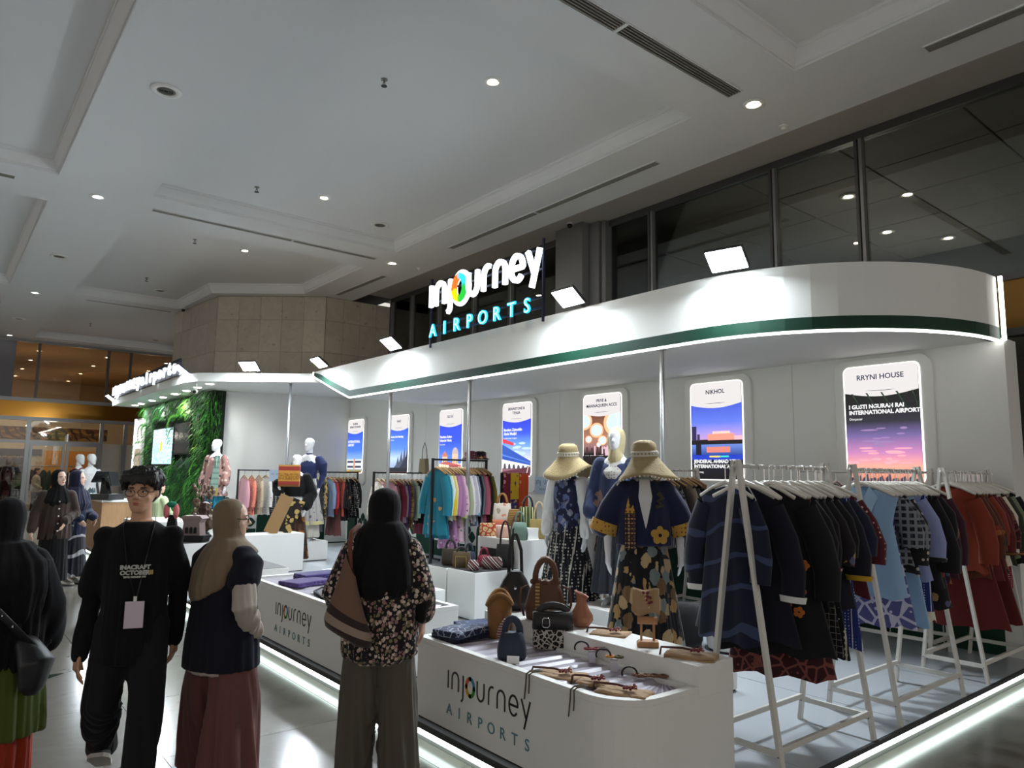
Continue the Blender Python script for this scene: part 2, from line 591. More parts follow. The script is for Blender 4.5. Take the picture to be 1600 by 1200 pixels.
# marble column with its slabs
cw = struct('wall_stone', B().prism([(5.0, 21.1), (5.25, 18.14), (7.3, 16.38), (XG + .08, 16.32), (XG + .08, 21.1)], 0, ZC - .001, 'z'), mat('stone_joint', rgb(88, 82, 74), .8))
def slabs(a, b, n, rows):
    a, b = V((a[0], a[1], 0)), V((b[0], b[1], 0))
    d = (b - a) / n
    nn = V((d.y, -d.x, 0)).normalized()
    if nn.dot(V((1, 1, 0))) > 0:
        nn = -nn
    for k in range(n):
        for z0, z1 in rows:
            p, q = a + d * k + d.normalized() * .003, a + d * (k + 1) - d.normalized() * .003
            c = (p + q) / 2
            p, q = p - c, q - c
            w = nn * random.uniform(.018, .021)
            o = mk('stone_slab', B().add([p, q, q + w, p + w, p + V((0, 0, z1 - z0 - .006)), q + V((0, 0, z1 - z0 - .006)), q + w + V((0, 0, z1 - z0 - .006)), p + w + V((0, 0, z1 - z0 - .006))],
                   [(0, 1, 2, 3), (7, 6, 5, 4), (0, 4, 5, 1), (1, 5, 6, 2), (2, 6, 7, 3), (3, 7, 4, 0)]), COLST, cw)
            o.location = (c.x, c.y, z0 + .003)
rows = [(3.3, 4.0), (4.0, 4.55), (4.55, 5.35), (5.35, 5.94)]
slabs((5.0, 21.1), (5.25, 18.14), 5, rows)
slabs((5.25, 18.14), (7.3, 16.38), 5, rows)
slabs((7.3, 16.38), (XG, 16.32), 4, rows)

# glass wall on the right
GLASSR = glass('dark_window_glass', (.62, .64, .62), .08, (.8, .85, .85))
mul = [0.2, 2.2, 4.09, 5.32, 7.56, 8.85]
mul2 = [9.75, 11.3, 12.6, 14.0, 15.25, 16.25]
wr = struct('wall_right', B().box(XG - .03, -2, 3.3, XG + .05, 16.3, 3.86), mat('gold_band', rgb(150, 112, 58), .3, .9))
mk('beam', B().box(XG - .06, -2, 3.86, XG + .08, 16.3, 3.94).box(XG - .06, -2, 3.24, XG + .08, 16.3, 3.32).box(XG - .05, -2, 6.06, XG + .08, 16.3, 6.17), DARKSTEEL, wr)
k = 0
for L_ in (mul, mul2):
    for a, b_ in zip(L_, L_[1:]):
        k += 1
        w = struct('window_%d' % k, B().box(XG, a, 3.94, XG + .006, b_, 6.06), GLASSR)
        for y in ((a,) if b_ != L_[-1] else (a, b_)):
            mk('mullion', B().box(XG - .07, y - .05, 3.94, XG + .03, y - .01, 6.06), STEEL, w)
            mk('mullion', B().box(XG - .07, y + .01, 3.94, XG + .03, y + .05, 6.06), DARKSTEEL, w)
struct('trim_1', B().box(8.72, 8.85, 0, XG + .1, 9.55, 6.17), STEEL)
struct('trim_2', B().box(8.9, 8.62, 0, XG + .1, 8.84, 6.16).box(8.95, 8.5, 0, XG + .1, 8.6, 6.15), STEEL)
struct('window_20', B().box(XG + .02, 0.2, 0, XG + .03, 3.6, 3.24), GLASSR)
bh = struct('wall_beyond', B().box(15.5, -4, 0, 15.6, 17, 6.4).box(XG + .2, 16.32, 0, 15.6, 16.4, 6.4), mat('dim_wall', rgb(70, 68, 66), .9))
# panelled ceiling beyond the glass
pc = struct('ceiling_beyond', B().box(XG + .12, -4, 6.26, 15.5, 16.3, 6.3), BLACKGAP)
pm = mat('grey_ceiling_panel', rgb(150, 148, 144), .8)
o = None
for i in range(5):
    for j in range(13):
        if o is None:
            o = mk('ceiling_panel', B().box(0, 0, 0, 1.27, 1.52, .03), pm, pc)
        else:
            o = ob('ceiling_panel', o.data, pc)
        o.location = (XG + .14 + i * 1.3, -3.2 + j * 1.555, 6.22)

# far end: glass wall with a shop behind it
GLASSF = glass('clear_shop_glass', (.93, .92, .9), .03, (.9, .85, .8), .015)
GLASSU = glass('bronze_upper_glass', (.62, .54, .44), .06, (.9, .78, .64))
wf = struct('wall_far', B().box(-13.9, YF, 3.34, 6.9, YF + .1, 3.86), mat('polished_gold', rgb(176, 124, 52), .22, .95))
mk('beam', B().box(-13.9, YF - .06, 3.86, 6.9, YF + .1, 3.98).box(-13.9, YF - .06, 3.22, 6.9, YF + .1, 3.34).box(-13.9, YF - .03, 5.86, 6.9, YF + .1, ZC), STEEL, wf)
mk('grey_pier', B().box(-13.9, YF - .08, 3.98, 1.95, YF + .1, 5.86), mat('grey_panel', rgb(104, 102, 104), .5), wf)
mk('steel_pier', B().box(-13.9, YF - .12, 0, 1.62, YF + .1, 3.22), STEEL, wf)
mk('cream_panel', B().box(4.72, YF - .03, 0, 6.9, YF + .03, 2.5), mat('cream_panel', rgb(176, 170, 156), .6), wf)
k = 30
for a, b_ in ((1.95, 2.62), (2.62, 4.72), (4.72, 5.44), (5.44, 6.9)):
    k += 1
    w = struct('window_%d' % k, B().box(a, YF, 3.98, b_, YF + .01, 5.86), GLASSU)
    mk('mullion', B().box(b_ - .04, YF - .06, 3.98, b_ + .04, YF + .04, 5.86), DARKSTEEL, w)
for a, b_, z0 in ((1.62, 2.52, 0), (2.52, 4.69, 2.5), (4.69, 5.45, 2.5), (5.45, 6.9, 2.5)):
    k += 1
    w = struct('window_%d' % k, B().box(a, YF, z0, b_, YF + .01, 3.22), GLASSF)
    mk('mullion', B().box(b_ - .06, YF - .08, 0, b_ + .06, YF + .05, 3.22), STEEL, w)
for q, (a, b_) in enumerate(((2.6, 3.62), (3.66, 4.64))):
    d = struct('door_%d' % (q + 1), B().box(a + .08, YF, .2, b_ - .08, YF + .012, 2.38), GLASSF)
    fr = B().box(a, YF - .03, 0, a + .08, YF + .04, 2.46).box(b_ - .08, YF - .03, 0, b_, YF + .04, 2.46).box(a + .08, YF - .03, 2.38, b_ - .08, YF + .04, 2.46).box(a + .08, YF - .03, 0, b_ - .08, YF + .04, .2)
    mk('door_frame', fr, STEEL, d)
    mk('door_handle', B().bar((b_ - .14 if q == 0 else a + .14, YF - .08, .8), (b_ - .14 if q == 0 else a + .14, YF - .08, 1.5), .03), CHROME, d)
struct('trim_3', B().box(1.62, YF - .06, 2.46, 4.69, YF + .05, 2.54), STEEL)
sh = struct('wall_shop', B().box(-4, 42.5, 0, 12, 42.6, 5.9).box(-4.1, YF + .1, 0, -4, 42.5, 5.9).box(9, YF + .1, 0, 9.1, 42.5, 5.9), mat('beige_shop_wall', rgb(186, 168, 138), .8))
mk('shop_ceiling', B().box(-4, YF + .12, 5.88, 12, 42.5, 5.9), mat('tan_ceiling', rgb(190, 158, 118), .9), sh)
mk('shop_partition', B().box(-3.9, 33.4, 0, 5.6, 33.5, 3.22), mat('beige_partition', rgb(190, 174, 146), .8), sh)
fb = B().box(-3.9, 33.3, 2.72, 5.6, 33.39, 3.2)
mk('relief_frieze', fb, fab('brown_relief', rgb(96, 66, 36), 'wave', (rgb(132, 96, 48), rgb(60, 40, 26)), 1.2), sh)
mk('blue_fascia', B().box(-3.9, 33.3, 2.1, 3.4, 33.38, 2.34), mat('navy_fascia', rgb(24, 28, 52), .5), sh)
mk('amber_panel', B().box(3.5, 33.3, .5, 5.3, 33.38, 2.3), mat('amber_wall', rgb(208, 140, 62), .7), sh)

# ------------------------------------------------------------------ ceiling fittings
def downlight(label, x, y, z, m, r=.1, group='round recessed ceiling lamps'):
    t = thing('recessed_downlight', label, 'ceiling light', (x, y, z), 0, group)
    mk('trim_ring', B().lathe([(r * .62, .0), (r * .62, -.012), (r * .8, -.016), (r * 1.05, -.008), (r * 1.05, .0)], n=28), WHITE, t, True)
    mk('reflector', B().rings([[(q * math.cos(2 * PI * k / 24), q * math.sin(2 * PI * k / 24), zz) for k in range(24)] for q, zz in ((r * .66, -.004), (r * .5, -.001))], True, False), CHROME, t, True)
    mk('lamp', B().lathe([(.001, -.004), (r * .52, -.004), (r * .52, -.001), (.001, -.001)], n=20), m, t)
    return t
def speaker(label, x, y, z):
    t = thing('ceiling_speaker', label, 'speaker', (x, y, z), 0, 'round grey ceiling speakers')
    mk('rim', B().lathe([(.1, 0), (.1, -.014), (.135, -.02), (.165, -.012), (.165, 0)], n=28), WHITE, t, True)
    g = B().lathe([(.001, -.008), (.1, -.008), (.1, -.004), (.001, -.004)], n=24)
    for q in (.03, .055, .08):
        g.lathe([(q - .005, -.008), (q - .003, -.013), (q + .003, -.013), (q + .005, -.008)], n=20)
    mk('grille', g, mat('grille_grey', rgb(128, 128, 122), .7), t)
def sprinkler(label, x, y, z):
    t = thing('sprinkler_head', label, 'sprinkler', (x, y, z), 0, 'fire sprinkler heads')
    mk('escutcheon', B().lathe([(.04, 0), (.04, -.008), (.012, -.014), (.012, -.045), (.001, -.045)], n=14), mat('grey_metal', rgb(140, 138, 132), .4, .8), t)
    b = B().lathe([(.001, -.085), (.035, -.085), (.035, -.08), (.001, -.08)], n=12)
    b.bar((-.014, 0, -.044), (-.014, 0, -.081), .005).bar((.014, 0, -.044), (.014, 0, -.081), .005)
    mk('deflector', b, BLACKMETAL, t)
ZK = ZC + .22
for lab, x, y in (('lit round downlight in the big coffer, top centre right', 4.68, 6.22), ('lit round downlight in the big coffer above the far moulding', 4.71, 10.85),
                  ('lit round downlight in the second coffer above the stone wall', 4.7, 14.66)):
    downlight(lab, x, y, ZK, LAMPW)
for lab, x, y in (('warm glaring downlight on the flat ceiling beside the long windows', 7.04, 4.34), ('downlight on the ceiling band near the lit hanging sign', 7.09, 12.76),
                  ('downlight on the left ceiling band at the coffer crossing', 1.72, 12.67), ('far downlight on the left ceiling band above the shop glass', 1.68, 20.91), ('farthest downlight at the left end of the ceiling', 1.7, 28.4)):
    downlight(lab, x, y, ZC, LAMPW if x > 3 else LAMPC, .12)
for lab, x, y, z in (('round ceiling speaker on the left band nearest the camera', 1.73, 8.48, ZC), ('round ceiling speaker in the corner of the big coffer', 6.06, 11.42, ZK),
                     ('round ceiling speaker on the left band between two downlights', 1.7, 16.89, ZC), ('round ceiling speaker in the second coffer near the vent', 4.2, 19.5, ZK), ('round ceiling speaker on the left band, farthest of all', 1.69, 25.0, ZC), ('round ceiling speaker in the far coffer beside the stone wall', 5.85, 27.3, ZK)):
    speaker(lab, x, y, z)
for lab, x, y in (('sprinkler head in the big coffer, nearest the camera', 3.7, 7.0), ('sprinkler head in the big coffer above its far moulding', 3.7, 11.15), ('sprinkler head in the second coffer, nearer one', 3.7, 14.6), ('sprinkler head in the second coffer, farther one', 3.65, 18.4), ('sprinkler head in the far coffer', 3.58, 25.6)):
    sprinkler(lab, x, y, ZK)
def detector(label, x, y):
    t = thing('smoke_detector', label, 'smoke detector', (x, y, ZC))
    mk('base', B().lathe([(.055, 0), (.055, -.012), (.04, -.018), (.001, -.018)], n=18), WHITE, t, True)
    mk('chamber', B().lathe([(.03, -.018), (.032, -.04), (.02, -.048), (.001, -.048)], n=18), WHITE, t, True)
detector('small white smoke detector on the ceiling near the warm downlight', 7.78, 4.4)
detector('small white smoke detector on the ceiling above the hanging sign', 7.7, 12.7)
def camera_dome(label, x, y, z):
    t = thing('security_camera', label, 'camera', (x, y, z))
    mk('bracket', B().lathe([(.05, 0), (.05, -.03), (.001, -.03)], n=14), WHITE, t)
    mk('dome', B().sph((0, 0, -.05), .05, 12), mat('black_gloss', rgb(10, 10, 12), .1), t, True)
camera_dome('dark dome camera under the soffit beside the steel pillar', 8.6, 9.05, 6.17)
camera_dome('dark dome camera at the ceiling edge of the stone wall', 4.95, 20.2, ZC)
def vent(label, a, b_, w=.11, split=None):
    """linear grille from a to b"""
    a, b_ = V((*a, 0)), V((*b_, 0))
    L_ = (b_ - a).length
    t = thing('linear_air_vent', label, 'air vent', (a.x, a.y, ZC), math.atan2(b_.y - a.y, b_.x - a.x), 'slot air vents in the ceiling')
    mk('vent_back', B().box(0, -w / 2, -.003, L_, w / 2, 0), BLACKGAP, t)
    sl = mat('vent_grey', rgb(150, 148, 142), .5)
    n = 5
    for i in range(n):
        y = -w / 2 + w * (i + .5) / n
        mk('slat', B().box(0, y - .005, -.016, L_, y + .005, -.003), sl, t)
    f = B().box(0, -w / 2 - .012, -.014, L_, -w / 2, 0).box(0, w / 2, -.014, L_, w / 2 + .012, 0).box(-.012, -w / 2 - .012, -.014, 0, w / 2 + .012, 0).box(L_, -w / 2 - .012, -.014, L_ + .012, w / 2 + .012, 0)
    if split:
        f.box(split - .02, -w / 2, -.018, split + .02, w / 2, -.003)
    mk('frame', f, PLASTER, t)
vent('long slot vent between the two largest coffers', (2.53, 12.7), (6.66, 12.7), .11, 2.4)
vent('long slot vent beside the windows, running towards the sign', (7.42, 11.1), (7.42, 6.07), .11, 2.5)
vent('wide slot vent at the top of the picture between coffers', (2.6, 4.35), (6.68, 4.35), .17, 2.2)
vent('slot vent in the top right corner', (7.4, 2.62), (7.4, -1.5), .13)
vent('short slot vent above the stone wall near the sign', (7.4, 16.0), (7.43, 13.7))
vent('slot vent beyond the second coffer over the stone wall', (2.78, 20.87), (4.8, 20.87))
vent('slot vent on the left between the two dark coffers', (-3.0, 12.6), (.62, 12.6), .14)
vent('thin slot vent along the far edge of the last coffer', (2.9, 28.55), (6.4, 28.55), .09)
# lamps beyond the glass walls: ceiling lamps, with bare point lights hung below them
for i, (x, y) in enumerate([(2.8, 31), (2.8, 34), (2.8, 37.3), (2.8, 40.5), (5, 31), (5, 34), (5, 37.3), (5, 41), (7.1, 31), (7.1, 34), (.6, 31), (.6, 35)]):
    t = downlight('small warm lamp in the tan shop ceiling behind the upper glass', x, y, 5.88, LAMPW, .13, 'lamps in the shop ceiling')
    if i % 3 == 0:
        l = bpy.data.lights.new('shop_lamp', 'POINT')
        l.energy, l.color, l.shadow_soft_size = 34, (1, .88, .72), .15
        q = bpy.data.objects.new('shop_lamp', l)
        COL.objects.link(q)
        q.location = (x, y, 4.0)
for x, y in ((1.0, 31.2), (3.4, 31.2)):  # two more point lights low in the shop, without fixtures
    l = bpy.data.lights.new('shop_lamp', 'POINT')
    l.energy, l.color, l.shadow_soft_size = 18, (1, .92, .8), .15
    q = bpy.data.objects.new('shop_lamp', l)
    COL.objects.link(q)
    q.location = (x, y, 3.0)
for lab, x, y in (('bright lamp seen through the second window from the right', 11.2, 5.25), ('bright lamp seen low through the rightmost window', 14.6, 5.0), ('small lamp seen low through the glass beside a mullion', 13.4, 5.6), ('lamp seen through the glass right of the hanging sign', 11.1, 12.5)):
    downlight(lab, x, y, 6.2, LAMPW, .13, 'lamps beyond the dark windows')
    l = bpy.data.lights.new('lobby_lamp', 'POINT')
    l.energy, l.color, l.shadow_soft_size = 13, (1, .9, .76), .15
    q = bpy.data.objects.new('lobby_lamp', l)
    COL.objects.link(q)
    q.location = (x, y, 4.8)
# downlight beams in the hall
for x, y, z, e in ((4.68, 6.22, ZK, 60), (4.71, 10.85, ZK, 60), (4.7, 14.66, ZK, 60), (7.04, 4.34, ZC, 40), (7.09, 12.76, ZC, 40), (1.72, 12.67, ZC, 30), (1.68, 20.91, ZC, 60)):
    l = bpy.data.lights.new('downlight_beam', 'SPOT')
    l.energy, l.color, l.spot_size, l.spot_blend, l.shadow_soft_size = e, (1, .86, .68), 1.9, .8, .08
    q = bpy.data.objects.new('downlight_beam', l)
    COL.objects.link(q)
    q.location = (x, y, z - .03)

# ------------------------------------------------------------------ the booth: platform, walls, canopy
XW, XF, ZP = 7.6, 5.63, .12                   # display wall, fascia, platform height
pv = mat('pale_vinyl_floor', rgb(172, 178, 184), .22, vary=.05, vs=1.2, spec=.45)
pf = struct('floor_platform', B().prism([(2.58, 2.45)] + [(2.85 + .27 * math.cos(t), 2.42 + .27 * math.sin(t)) for t in (PI + PI / 2 * i / 6 for i in range(1, 7))] + [(7.9, 2.15), (7.9, 22.6), (2.58, 22.6)], .001, .1, 'z'), mat('platform_core', rgb(120, 120, 118), .8))
o = None
for i in range(4):
    for j in range(9):
        x0, y0 = 2.54 + i * 1.27, 2.12 + j * 2.1
        x1, y1 = min(x0 + 1.27, XW), y0 + 2.1
        if i == 0 and j == 0:
            pol = [(x0, y0 + .3)] + [(x0 + .3 + .3 * math.cos(t), y0 + .3 + .3 * math.sin(t)) for t in (PI + PI / 2 * q / 5 for q in range(1, 6))] + [(x1 - .003, y0), (x1 - .003, y1 - .003), (x0, y1 - .003)]
        else:
            pol = [(x0 + .003, y0 + .003), (x1 - .003, y0 + .003), (x1 - .003, y1 - .003), (x0 + .003, y1 - .003)]
        cx, cy = x0, y0
        q = mk('platform_panel', B().prism([(a - cx, b - cy) for a, b in pol], .1, ZP, 'z'), pv, pf)
        q.location = (cx, cy, 0)
mk('edge_trim', B().box(2.52, 2.44, .096, 2.54, 22.6, ZP + .002).box(2.84, 2.1, .096, 7.9, 2.12, ZP + .002), DARKGREY, pf)
lt = thing('light_strip', 'cool white light strip glowing under the left platform edge', 'light strip', (2.55, 2.45, 0))
mk('diffuser', B().box(-.01, 0, .05, .02, 20.1, .09), LEDC, lt)
lt = thing('light_strip', 'cool white light strip glowing under the right platform edge', 'light strip', (2.85, 2.13, 0))
mk('diffuser', B().box(0, -.01, .05, 5.05, .015, .09), LEDC, lt)
lt = thing('light_strip', 'cool white light strip curving round the platform corner', 'light strip', (2.85, 2.43, 0))
mk('diffuser', B().rings([[((.3 - a) * math.cos(t), (.3 - a) * math.sin(t), z) for a, z in ((0, .05), (0, .09), (.02, .09), (.02, .05))] for t in (PI + PI / 2 * q / 8 for q in range(9))]), LEDC, lt)

bw = struct('wall_display', B().box(XW, 2.26, 0, XW + .3, 11.4, 3.0).box(XW, 11.4, 0, XW + .3, 15.44, 3.37), PAINT)
mk('wall_cap', B().box(XW, 2.2, 0, XW + .32, 2.26, 2.98), PAINT, bw)
for y in (4.3, 8.2, 12.1):
    mk('panel_seam', B().box(XW - .002, y - .003, .1, XW + .001, y + .003, 2.95), mat('seam', rgb(180, 182, 178), .8), bw)
cwl = struct('wall_cross', B().prism([(XW + .2, 15.42), (4.63, 16.1), (4.66, 16.22), (XW + .2, 15.54)], ZP, 3.44, 'z'), PAINT)
# printed leaf frieze low on the walls
def frieze(name, par, org, dx, L_):
    """green leaf pairs and domes along the wall; org = start, dx = unit direction along wall"""
    t = bpy.data.objects.new(name, None)
    b = B()
    n = int(L_ / .5)
    dx = V(dx)
    nn = V((dx.y, -dx.x, 0))
    p3 = lambda u, z: V(org) + dx * u + V((0, 0, z)) + nn * .004
    def face(pts):
        b.add([p3(u, z) for u, z in pts], [tuple(range(len(pts)))])
    for k in range(n):
        u = .25 + k * .5
        if k % 2 == 0:
            face([(u - .24, 0), (u + .24, 0), (u + .24, .5)] + [(u + .24 * math.cos(a), .5 + .24 * math.sin(a)) for a in (PI * i / 10 for i in range(1, 10))] + [(u - .24, .5)])
            z = .86
        else:
            face([(u - .25, 0), (u + .25, 0), (u + .25, .28), (u - .25, .28)])
            z = .42
        for s in (-1, 1):
            pts = [(u + s * (.02 + .22 * i / 8), z + .0 + .1 * math.sin(PI * i / 8)) for i in range(9)] + [(u + s * (.02 + .22 * i / 8), z - .1 * math.sin(PI * i / 8)) for i in range(7, 0, -1)]
            face(pts)
            pts = [(u + s * .1 * math.sin(PI * i / 8), z + .02 + .2 * i / 8) for i in range(9)] + [(u, z + .1)]
            face(pts)
    return mk(name, b, GREENVINYL, par)
frieze('leaf_print', bw, (XW, 15.35, ZP), (0, -1, 0), 13.0)
frieze('leaf_print', cwl, (4.7, 16.08, ZP), V((XW - 4.63, 15.45 - 16.1, 0)).normalized(), 2.8)

def fascia_path():
    p = [(XF, 11.5 - .0)]
    p += [(XF, y) for y in (10, 8.5, 7, 5.5, 4.6)]
    for i in range(0, 15):
        a = PI / 2 * i / 14
        p.append((XW - (XW - XF) * math.cos(a), 4.2 - 1.97 * math.sin(a) ** 1.0))
    return p
FP = fascia_path()
ZB, ZT = 2.955, 3.56
def band(name, par, pts, z0, z1, th, off, m):
    """upright band along a plan path; off pushes it outwards"""
    n = len(pts)
    R = []
    for i in range(n):
        a, b_ = V(pts[max(i - 1, 0)]), V(pts[min(i + 1, n - 1)])
        d = (b_ - a).normalized()
        o_ = V((d.y, -d.x))
        if o_.x > 0 and abs(o_.x) > abs(o_.y) or (abs(o_.y) >= abs(o_.x) and o_.y > 0):
            o_ = -o_
        p = V(pts[i]) + o_ * off
        q = p - o_ * th
        za = z0[i] if isinstance(z0, list) else z0
        zb = z1[i] if isinstance(z1, list) else z1
        R.append([(p.x, p.y, za), (p.x, p.y, zb), (q.x, q.y, zb), (q.x, q.y, za)])
    return mk(name, B().rings(R), m, par)
cp = thing('display_canopy', 'white curved canopy with a green stripe above the display wall', 'canopy')
TIP = [(XF, 13.05), (XF, 12.7), (XF, 12.3), (XF, 11.9)]
PTS = TIP + FP
z0 = [3.47, 3.35, 3.21, 3.08] + [ZB] * len(FP)
band('fascia', cp, PTS, z0, ZT, .08, 0, PAINT)
band('green_stripe', cp, PTS, [z + .012 for z in z0], [min(z + .125, ZT - .01) for z in z0], .004, .003, GREENVINYL)
le = band('light_edge', cp, PTS, [z - .014 for z in z0], [z + .006 for z in z0], .02, .006, LEDW)
mk('light_edge', B().box(XW - .01, 2.18, ZB, XW + .02, 2.21, ZT), LEDW, cp)
mk('light_edge', B().box(XF - .01, 13.05, 3.45, XF + .02, 13.08, ZT), LEDW, cp)
sp = [(x + (.07 if x < 6 else .03), y + .05) for x, y in FP]
mk('underside', B().prism([(XW, 11.5)] + sp + [(XW, 2.4)], ZB, ZB + .03, 'z'), PAINT, cp)
mk('underside', B().add([(XF + .07, 11.5, ZB), (XW, 11.5, ZB), (XW, 13.05, 3.4), (XF + .07, 13.05, 3.45)], [(0, 1, 2, 3)]), PAINT, cp)
mk('canopy_top', B().prism([(XW + .3, 13.05)] + [(XF + .02, 13.05)] + sp + [(XW + .3, 2.3)], ZT - .08, ZT - .05, 'z'), PAINT, cp)
c2 = thing('entrance_canopy', 'flat white canopy over the green wall with row of small lights', 'canopy')
P2 = [(XF, 13.12), (5.45, 13.3), (5.1, 13.6), (4.35, 14.25), (3.95, 14.65), (3.8, 15.0), (3.8, 22.2), (4.9, 22.4)]
mk('canopy_slab', B().prism(P2 + [(4.95, 22.4), (4.95, 16.2), (XW, 15.6), (XW, 13.12)], 3.37, 3.54, 'z'), PAINT, c2)
for y in (14.9, 15.75, 16.6, 17.55, 18.6, 19.7, 20.9, 21.6):
    d = mk('spot_lamp', B().lathe([(.001, 0), (.07, 0), (.07, -.01), (.001, -.01)], n=16), emit('canopy_spot', (1, .98, .92), 25), c2)
    d.location = (4.25, y, 3.37)
for y in (15.5, 17.6, 19.6, 21.4):
    l = bpy.data.lights.new('canopy_spot', 'SPOT')
    l.energy, l.spot_size, l.spot_blend, l.shadow_soft_size = 70, 2.4, .9, .1
    q = bpy.data.objects.new('canopy_spot', l)
    COL.objects.link(q)
    q.location = (4.2, y, 3.34)
    q.rotation_euler = (0, -.35, 0)
# posts under the canopies
def post(label, x, y, z1):
    t = thing('support_post', label, 'post', (x, y, ZP), 0)
    mk('pole', B().tube([(0, 0, 0), (0, 0, z1 - ZP)], .025, 14), STEEL, t, True)
    mk('base_plate', B().lathe([(.001, 0), (.07, 0), (.07, .008), (.001, .008)], n=18), STEEL, t)
    mk('top_plate', B().lathe([(.001, 0), (.05, 0), (.05, -.008), (.001, -.008)], n=18), STEEL, t).location = (0, 0, z1 - ZP)
post('steel post right of the hijab mannequin under the canopy', XF + .1, 4.66, ZB)
post('steel post in front of the teal dress rack under the canopy', XF + .1, 8.02, ZB)
post('steel post left of the second lit poster under the canopy', XF + .1, 10.22, ZB)
post('steel post at the far left beside the batik rack', 5.4, 13.6, 3.37)

# flood lights on the canopies
def flood(label, x, y, z, rz, tilt=.95):
    t = thing('flood_light', label, 'flood light', (x, y, z), rz, 'flood lights clipped to the canopy')
    mk('arm', B().bar((0, .34, -.02), (0, .06, .05), .03, .012).box(-.03, .3, -.06, .03, .38, 0), DARKGREY, t)
    h = mk('lamp_housing', B().box(-.18, -.13, 0, .18, .13, .04), DARKGREY, t)
    bev(h, .01)
    h.location, h.rotation_euler = (0, 0, .06), (tilt - PI / 2 - .02, 0, 0)
    f = mk('lamp_face', B().box(-.165, -.115, -.004, .165, .115, -.001), FLOODM, h)
    for k in range(6):
        mk('cooling_fin', B().box(-.15 + k * .055, -.1, .04, -.14 + k * .055, .1, .06), DARKGREY, h)
for lab, y in (('large flood light on the canopy before the long windows, nearest', 3.72), ('flood light on the canopy right of the hanging sign', 5.72),
               ('flood light on the canopy left of the hanging sign', 9.7), ('flood light at the far tip of the striped canopy', 12.35)):
    xx = XF - .22 if y > 4.2 else XF - .12
    flood(lab, xx, y, ZT + .02, -PI / 2 if y > 4.2 else -PI / 2 + .25)
flood('flood light on the thin canopy in front of the stone wall', 4.62, 13.75, 3.58, -.87)
flood('flood light beside the left end of the small lit sign, far', 3.72, 22.1, 3.5, -PI / 2)
flood('flood light beside the right end of the small lit sign', 3.72, 15.05, 3.56, -PI / 2)

# ------------------------------------------------------------------ lettering
def injourney(par, u, w, th, m, fn, name='letter'):
    """letter strokes of the wordmark, x-height u; fn places each point; returns x of the ring"""
    n_ = lambda x: [(x, 0), (x, .62)] + arc(x + .33, .62, .33, .38, 180, 0, 10) + [(x + .66, 0)]
    for L_ in ([[(.1, 0), (.1, 1)]], [n_(.5)], [[(1.62, 1), (1.62, -.2)] + arc(1.38, -.2, .24, .25, 0, -75, 6)[1:]],
               [[(2.98, 1), (2.98, .4)] + arc(3.3, .4, .32, .4, 180, 360, 10) + [(3.62, 1)]], [[(4.05, 0), (4.05, .6)] + arc(4.36, .6, .31, .4, 180, 70, 7)],
               [n_(4.82)], [[(5.86, .5), (6.56, .5)] + arc(6.21, .5, .36, .5, 0, 320, 18)], [[(6.86, 1), (7.28, .0)], [(7.56, 1), (7.1, -.45)]]):
        b = B()
        for pts in L_:
            b.ribbon([(x * u, z * u) for x, z in pts], w, th)
        b.v = [fn(*p) for p in b.v]
        mk(name, b, m, par)
    return 2.3 * u
def ring(name, par, cx, cz, u, y, th, lit, out=None):
    cols = (((255, 106, 40), 135), ((60, 176, 220), 45), ((40, 176, 60), -45), ((250, 200, 20), 225))
    for (c, a), nm in zip(cols, ('orange', 'blue', 'green', 'yellow')):
        m = (emit('sign_' + nm, rgb(*c), .95) if lit else mat('print_' + nm, rgb(*[int(q * .8) for q in c]), .5))
        b = B()
        b.ribbon([(cx + u * .36 * math.cos(t) * 1.0, cz + u * .46 * math.sin(t)) for t in (math.radians(a - 42 + 84 * i / 8) for i in range(9))], u * .2, th, t0=y)
        for s_ in (-42, 42):
            t = math.radians(a + s_)
            px, pz = cx + u * .36 * math.cos(t), cz + u * .46 * math.sin(t)
            b.prism([(px + u * .12 * math.cos(q), pz + u * .12 * math.sin(q)) for q in (2 * PI * i / 10 for i in range(10))], y, y + th)
        mk('logo_petal', b, m, par)
LW = emit('sign_white', (.9, .97, 1), 2.0)
LB = emit('sign_blue', rgb(50, 190, 232), 1.0)
t = thing('lit_sign', 'large lit white injourney AIRPORTS sign on a frame above the canopy', 'sign', (XF - .01, 8.87, ZT), -PI / 2)
rx = injourney(t, .327, .062, .05, LW, lambda x, y, z: (x, y - .06, z + .535))
ring('ring', t, rx, .535 + .165, .36, -.06, .05, True)
b = B()
b.ribbon([(rx + .17 * math.cos(q), .70 + .2 * math.sin(q)) for q in (2 * PI * i / 24 for i in range(24))], .12, .03, t0=-.015, closed=True)
mk('ring_halo', b, LW, t)
for i, ch in enumerate('AIRPORTS'):
    text('letter', ch, .262, LB, t, (.12 + i * .305, -.05, .085), .012, 'CENTER', .006)
    text('letter_face', ch, .262, emit('sign_ice', (.62, .9, 1), .9), t, (.12 + i * .305, -.064, .083), .002, 'CENTER', -.004)
fr = B()
for z in (.12, .25, .6, .74, .86):
    fr.box(-.02, -.012, z - .012, 2.5, .012, z + .012)
for x in (-.02, 2.5):
    fr.box(x - .012, -.015, -.06, x + .012, .015, .98)
mk('frame', fr, mat('blue_black_metal', rgb(40, 44, 66), .4, .6), t)
t = thing('lit_sign', 'long lit white injourney airports lettering on the flat canopy', 'sign', (3.74, 21.8, 3.545), -PI / 2)
LW2 = emit('sign_white_soft', (.9, .97, 1), 1.1)
injourney(t, .36, .085, .04, LW2, lambda x, y, z: (x * 1.15, y - .04, z * .6 + .06))
b = B()
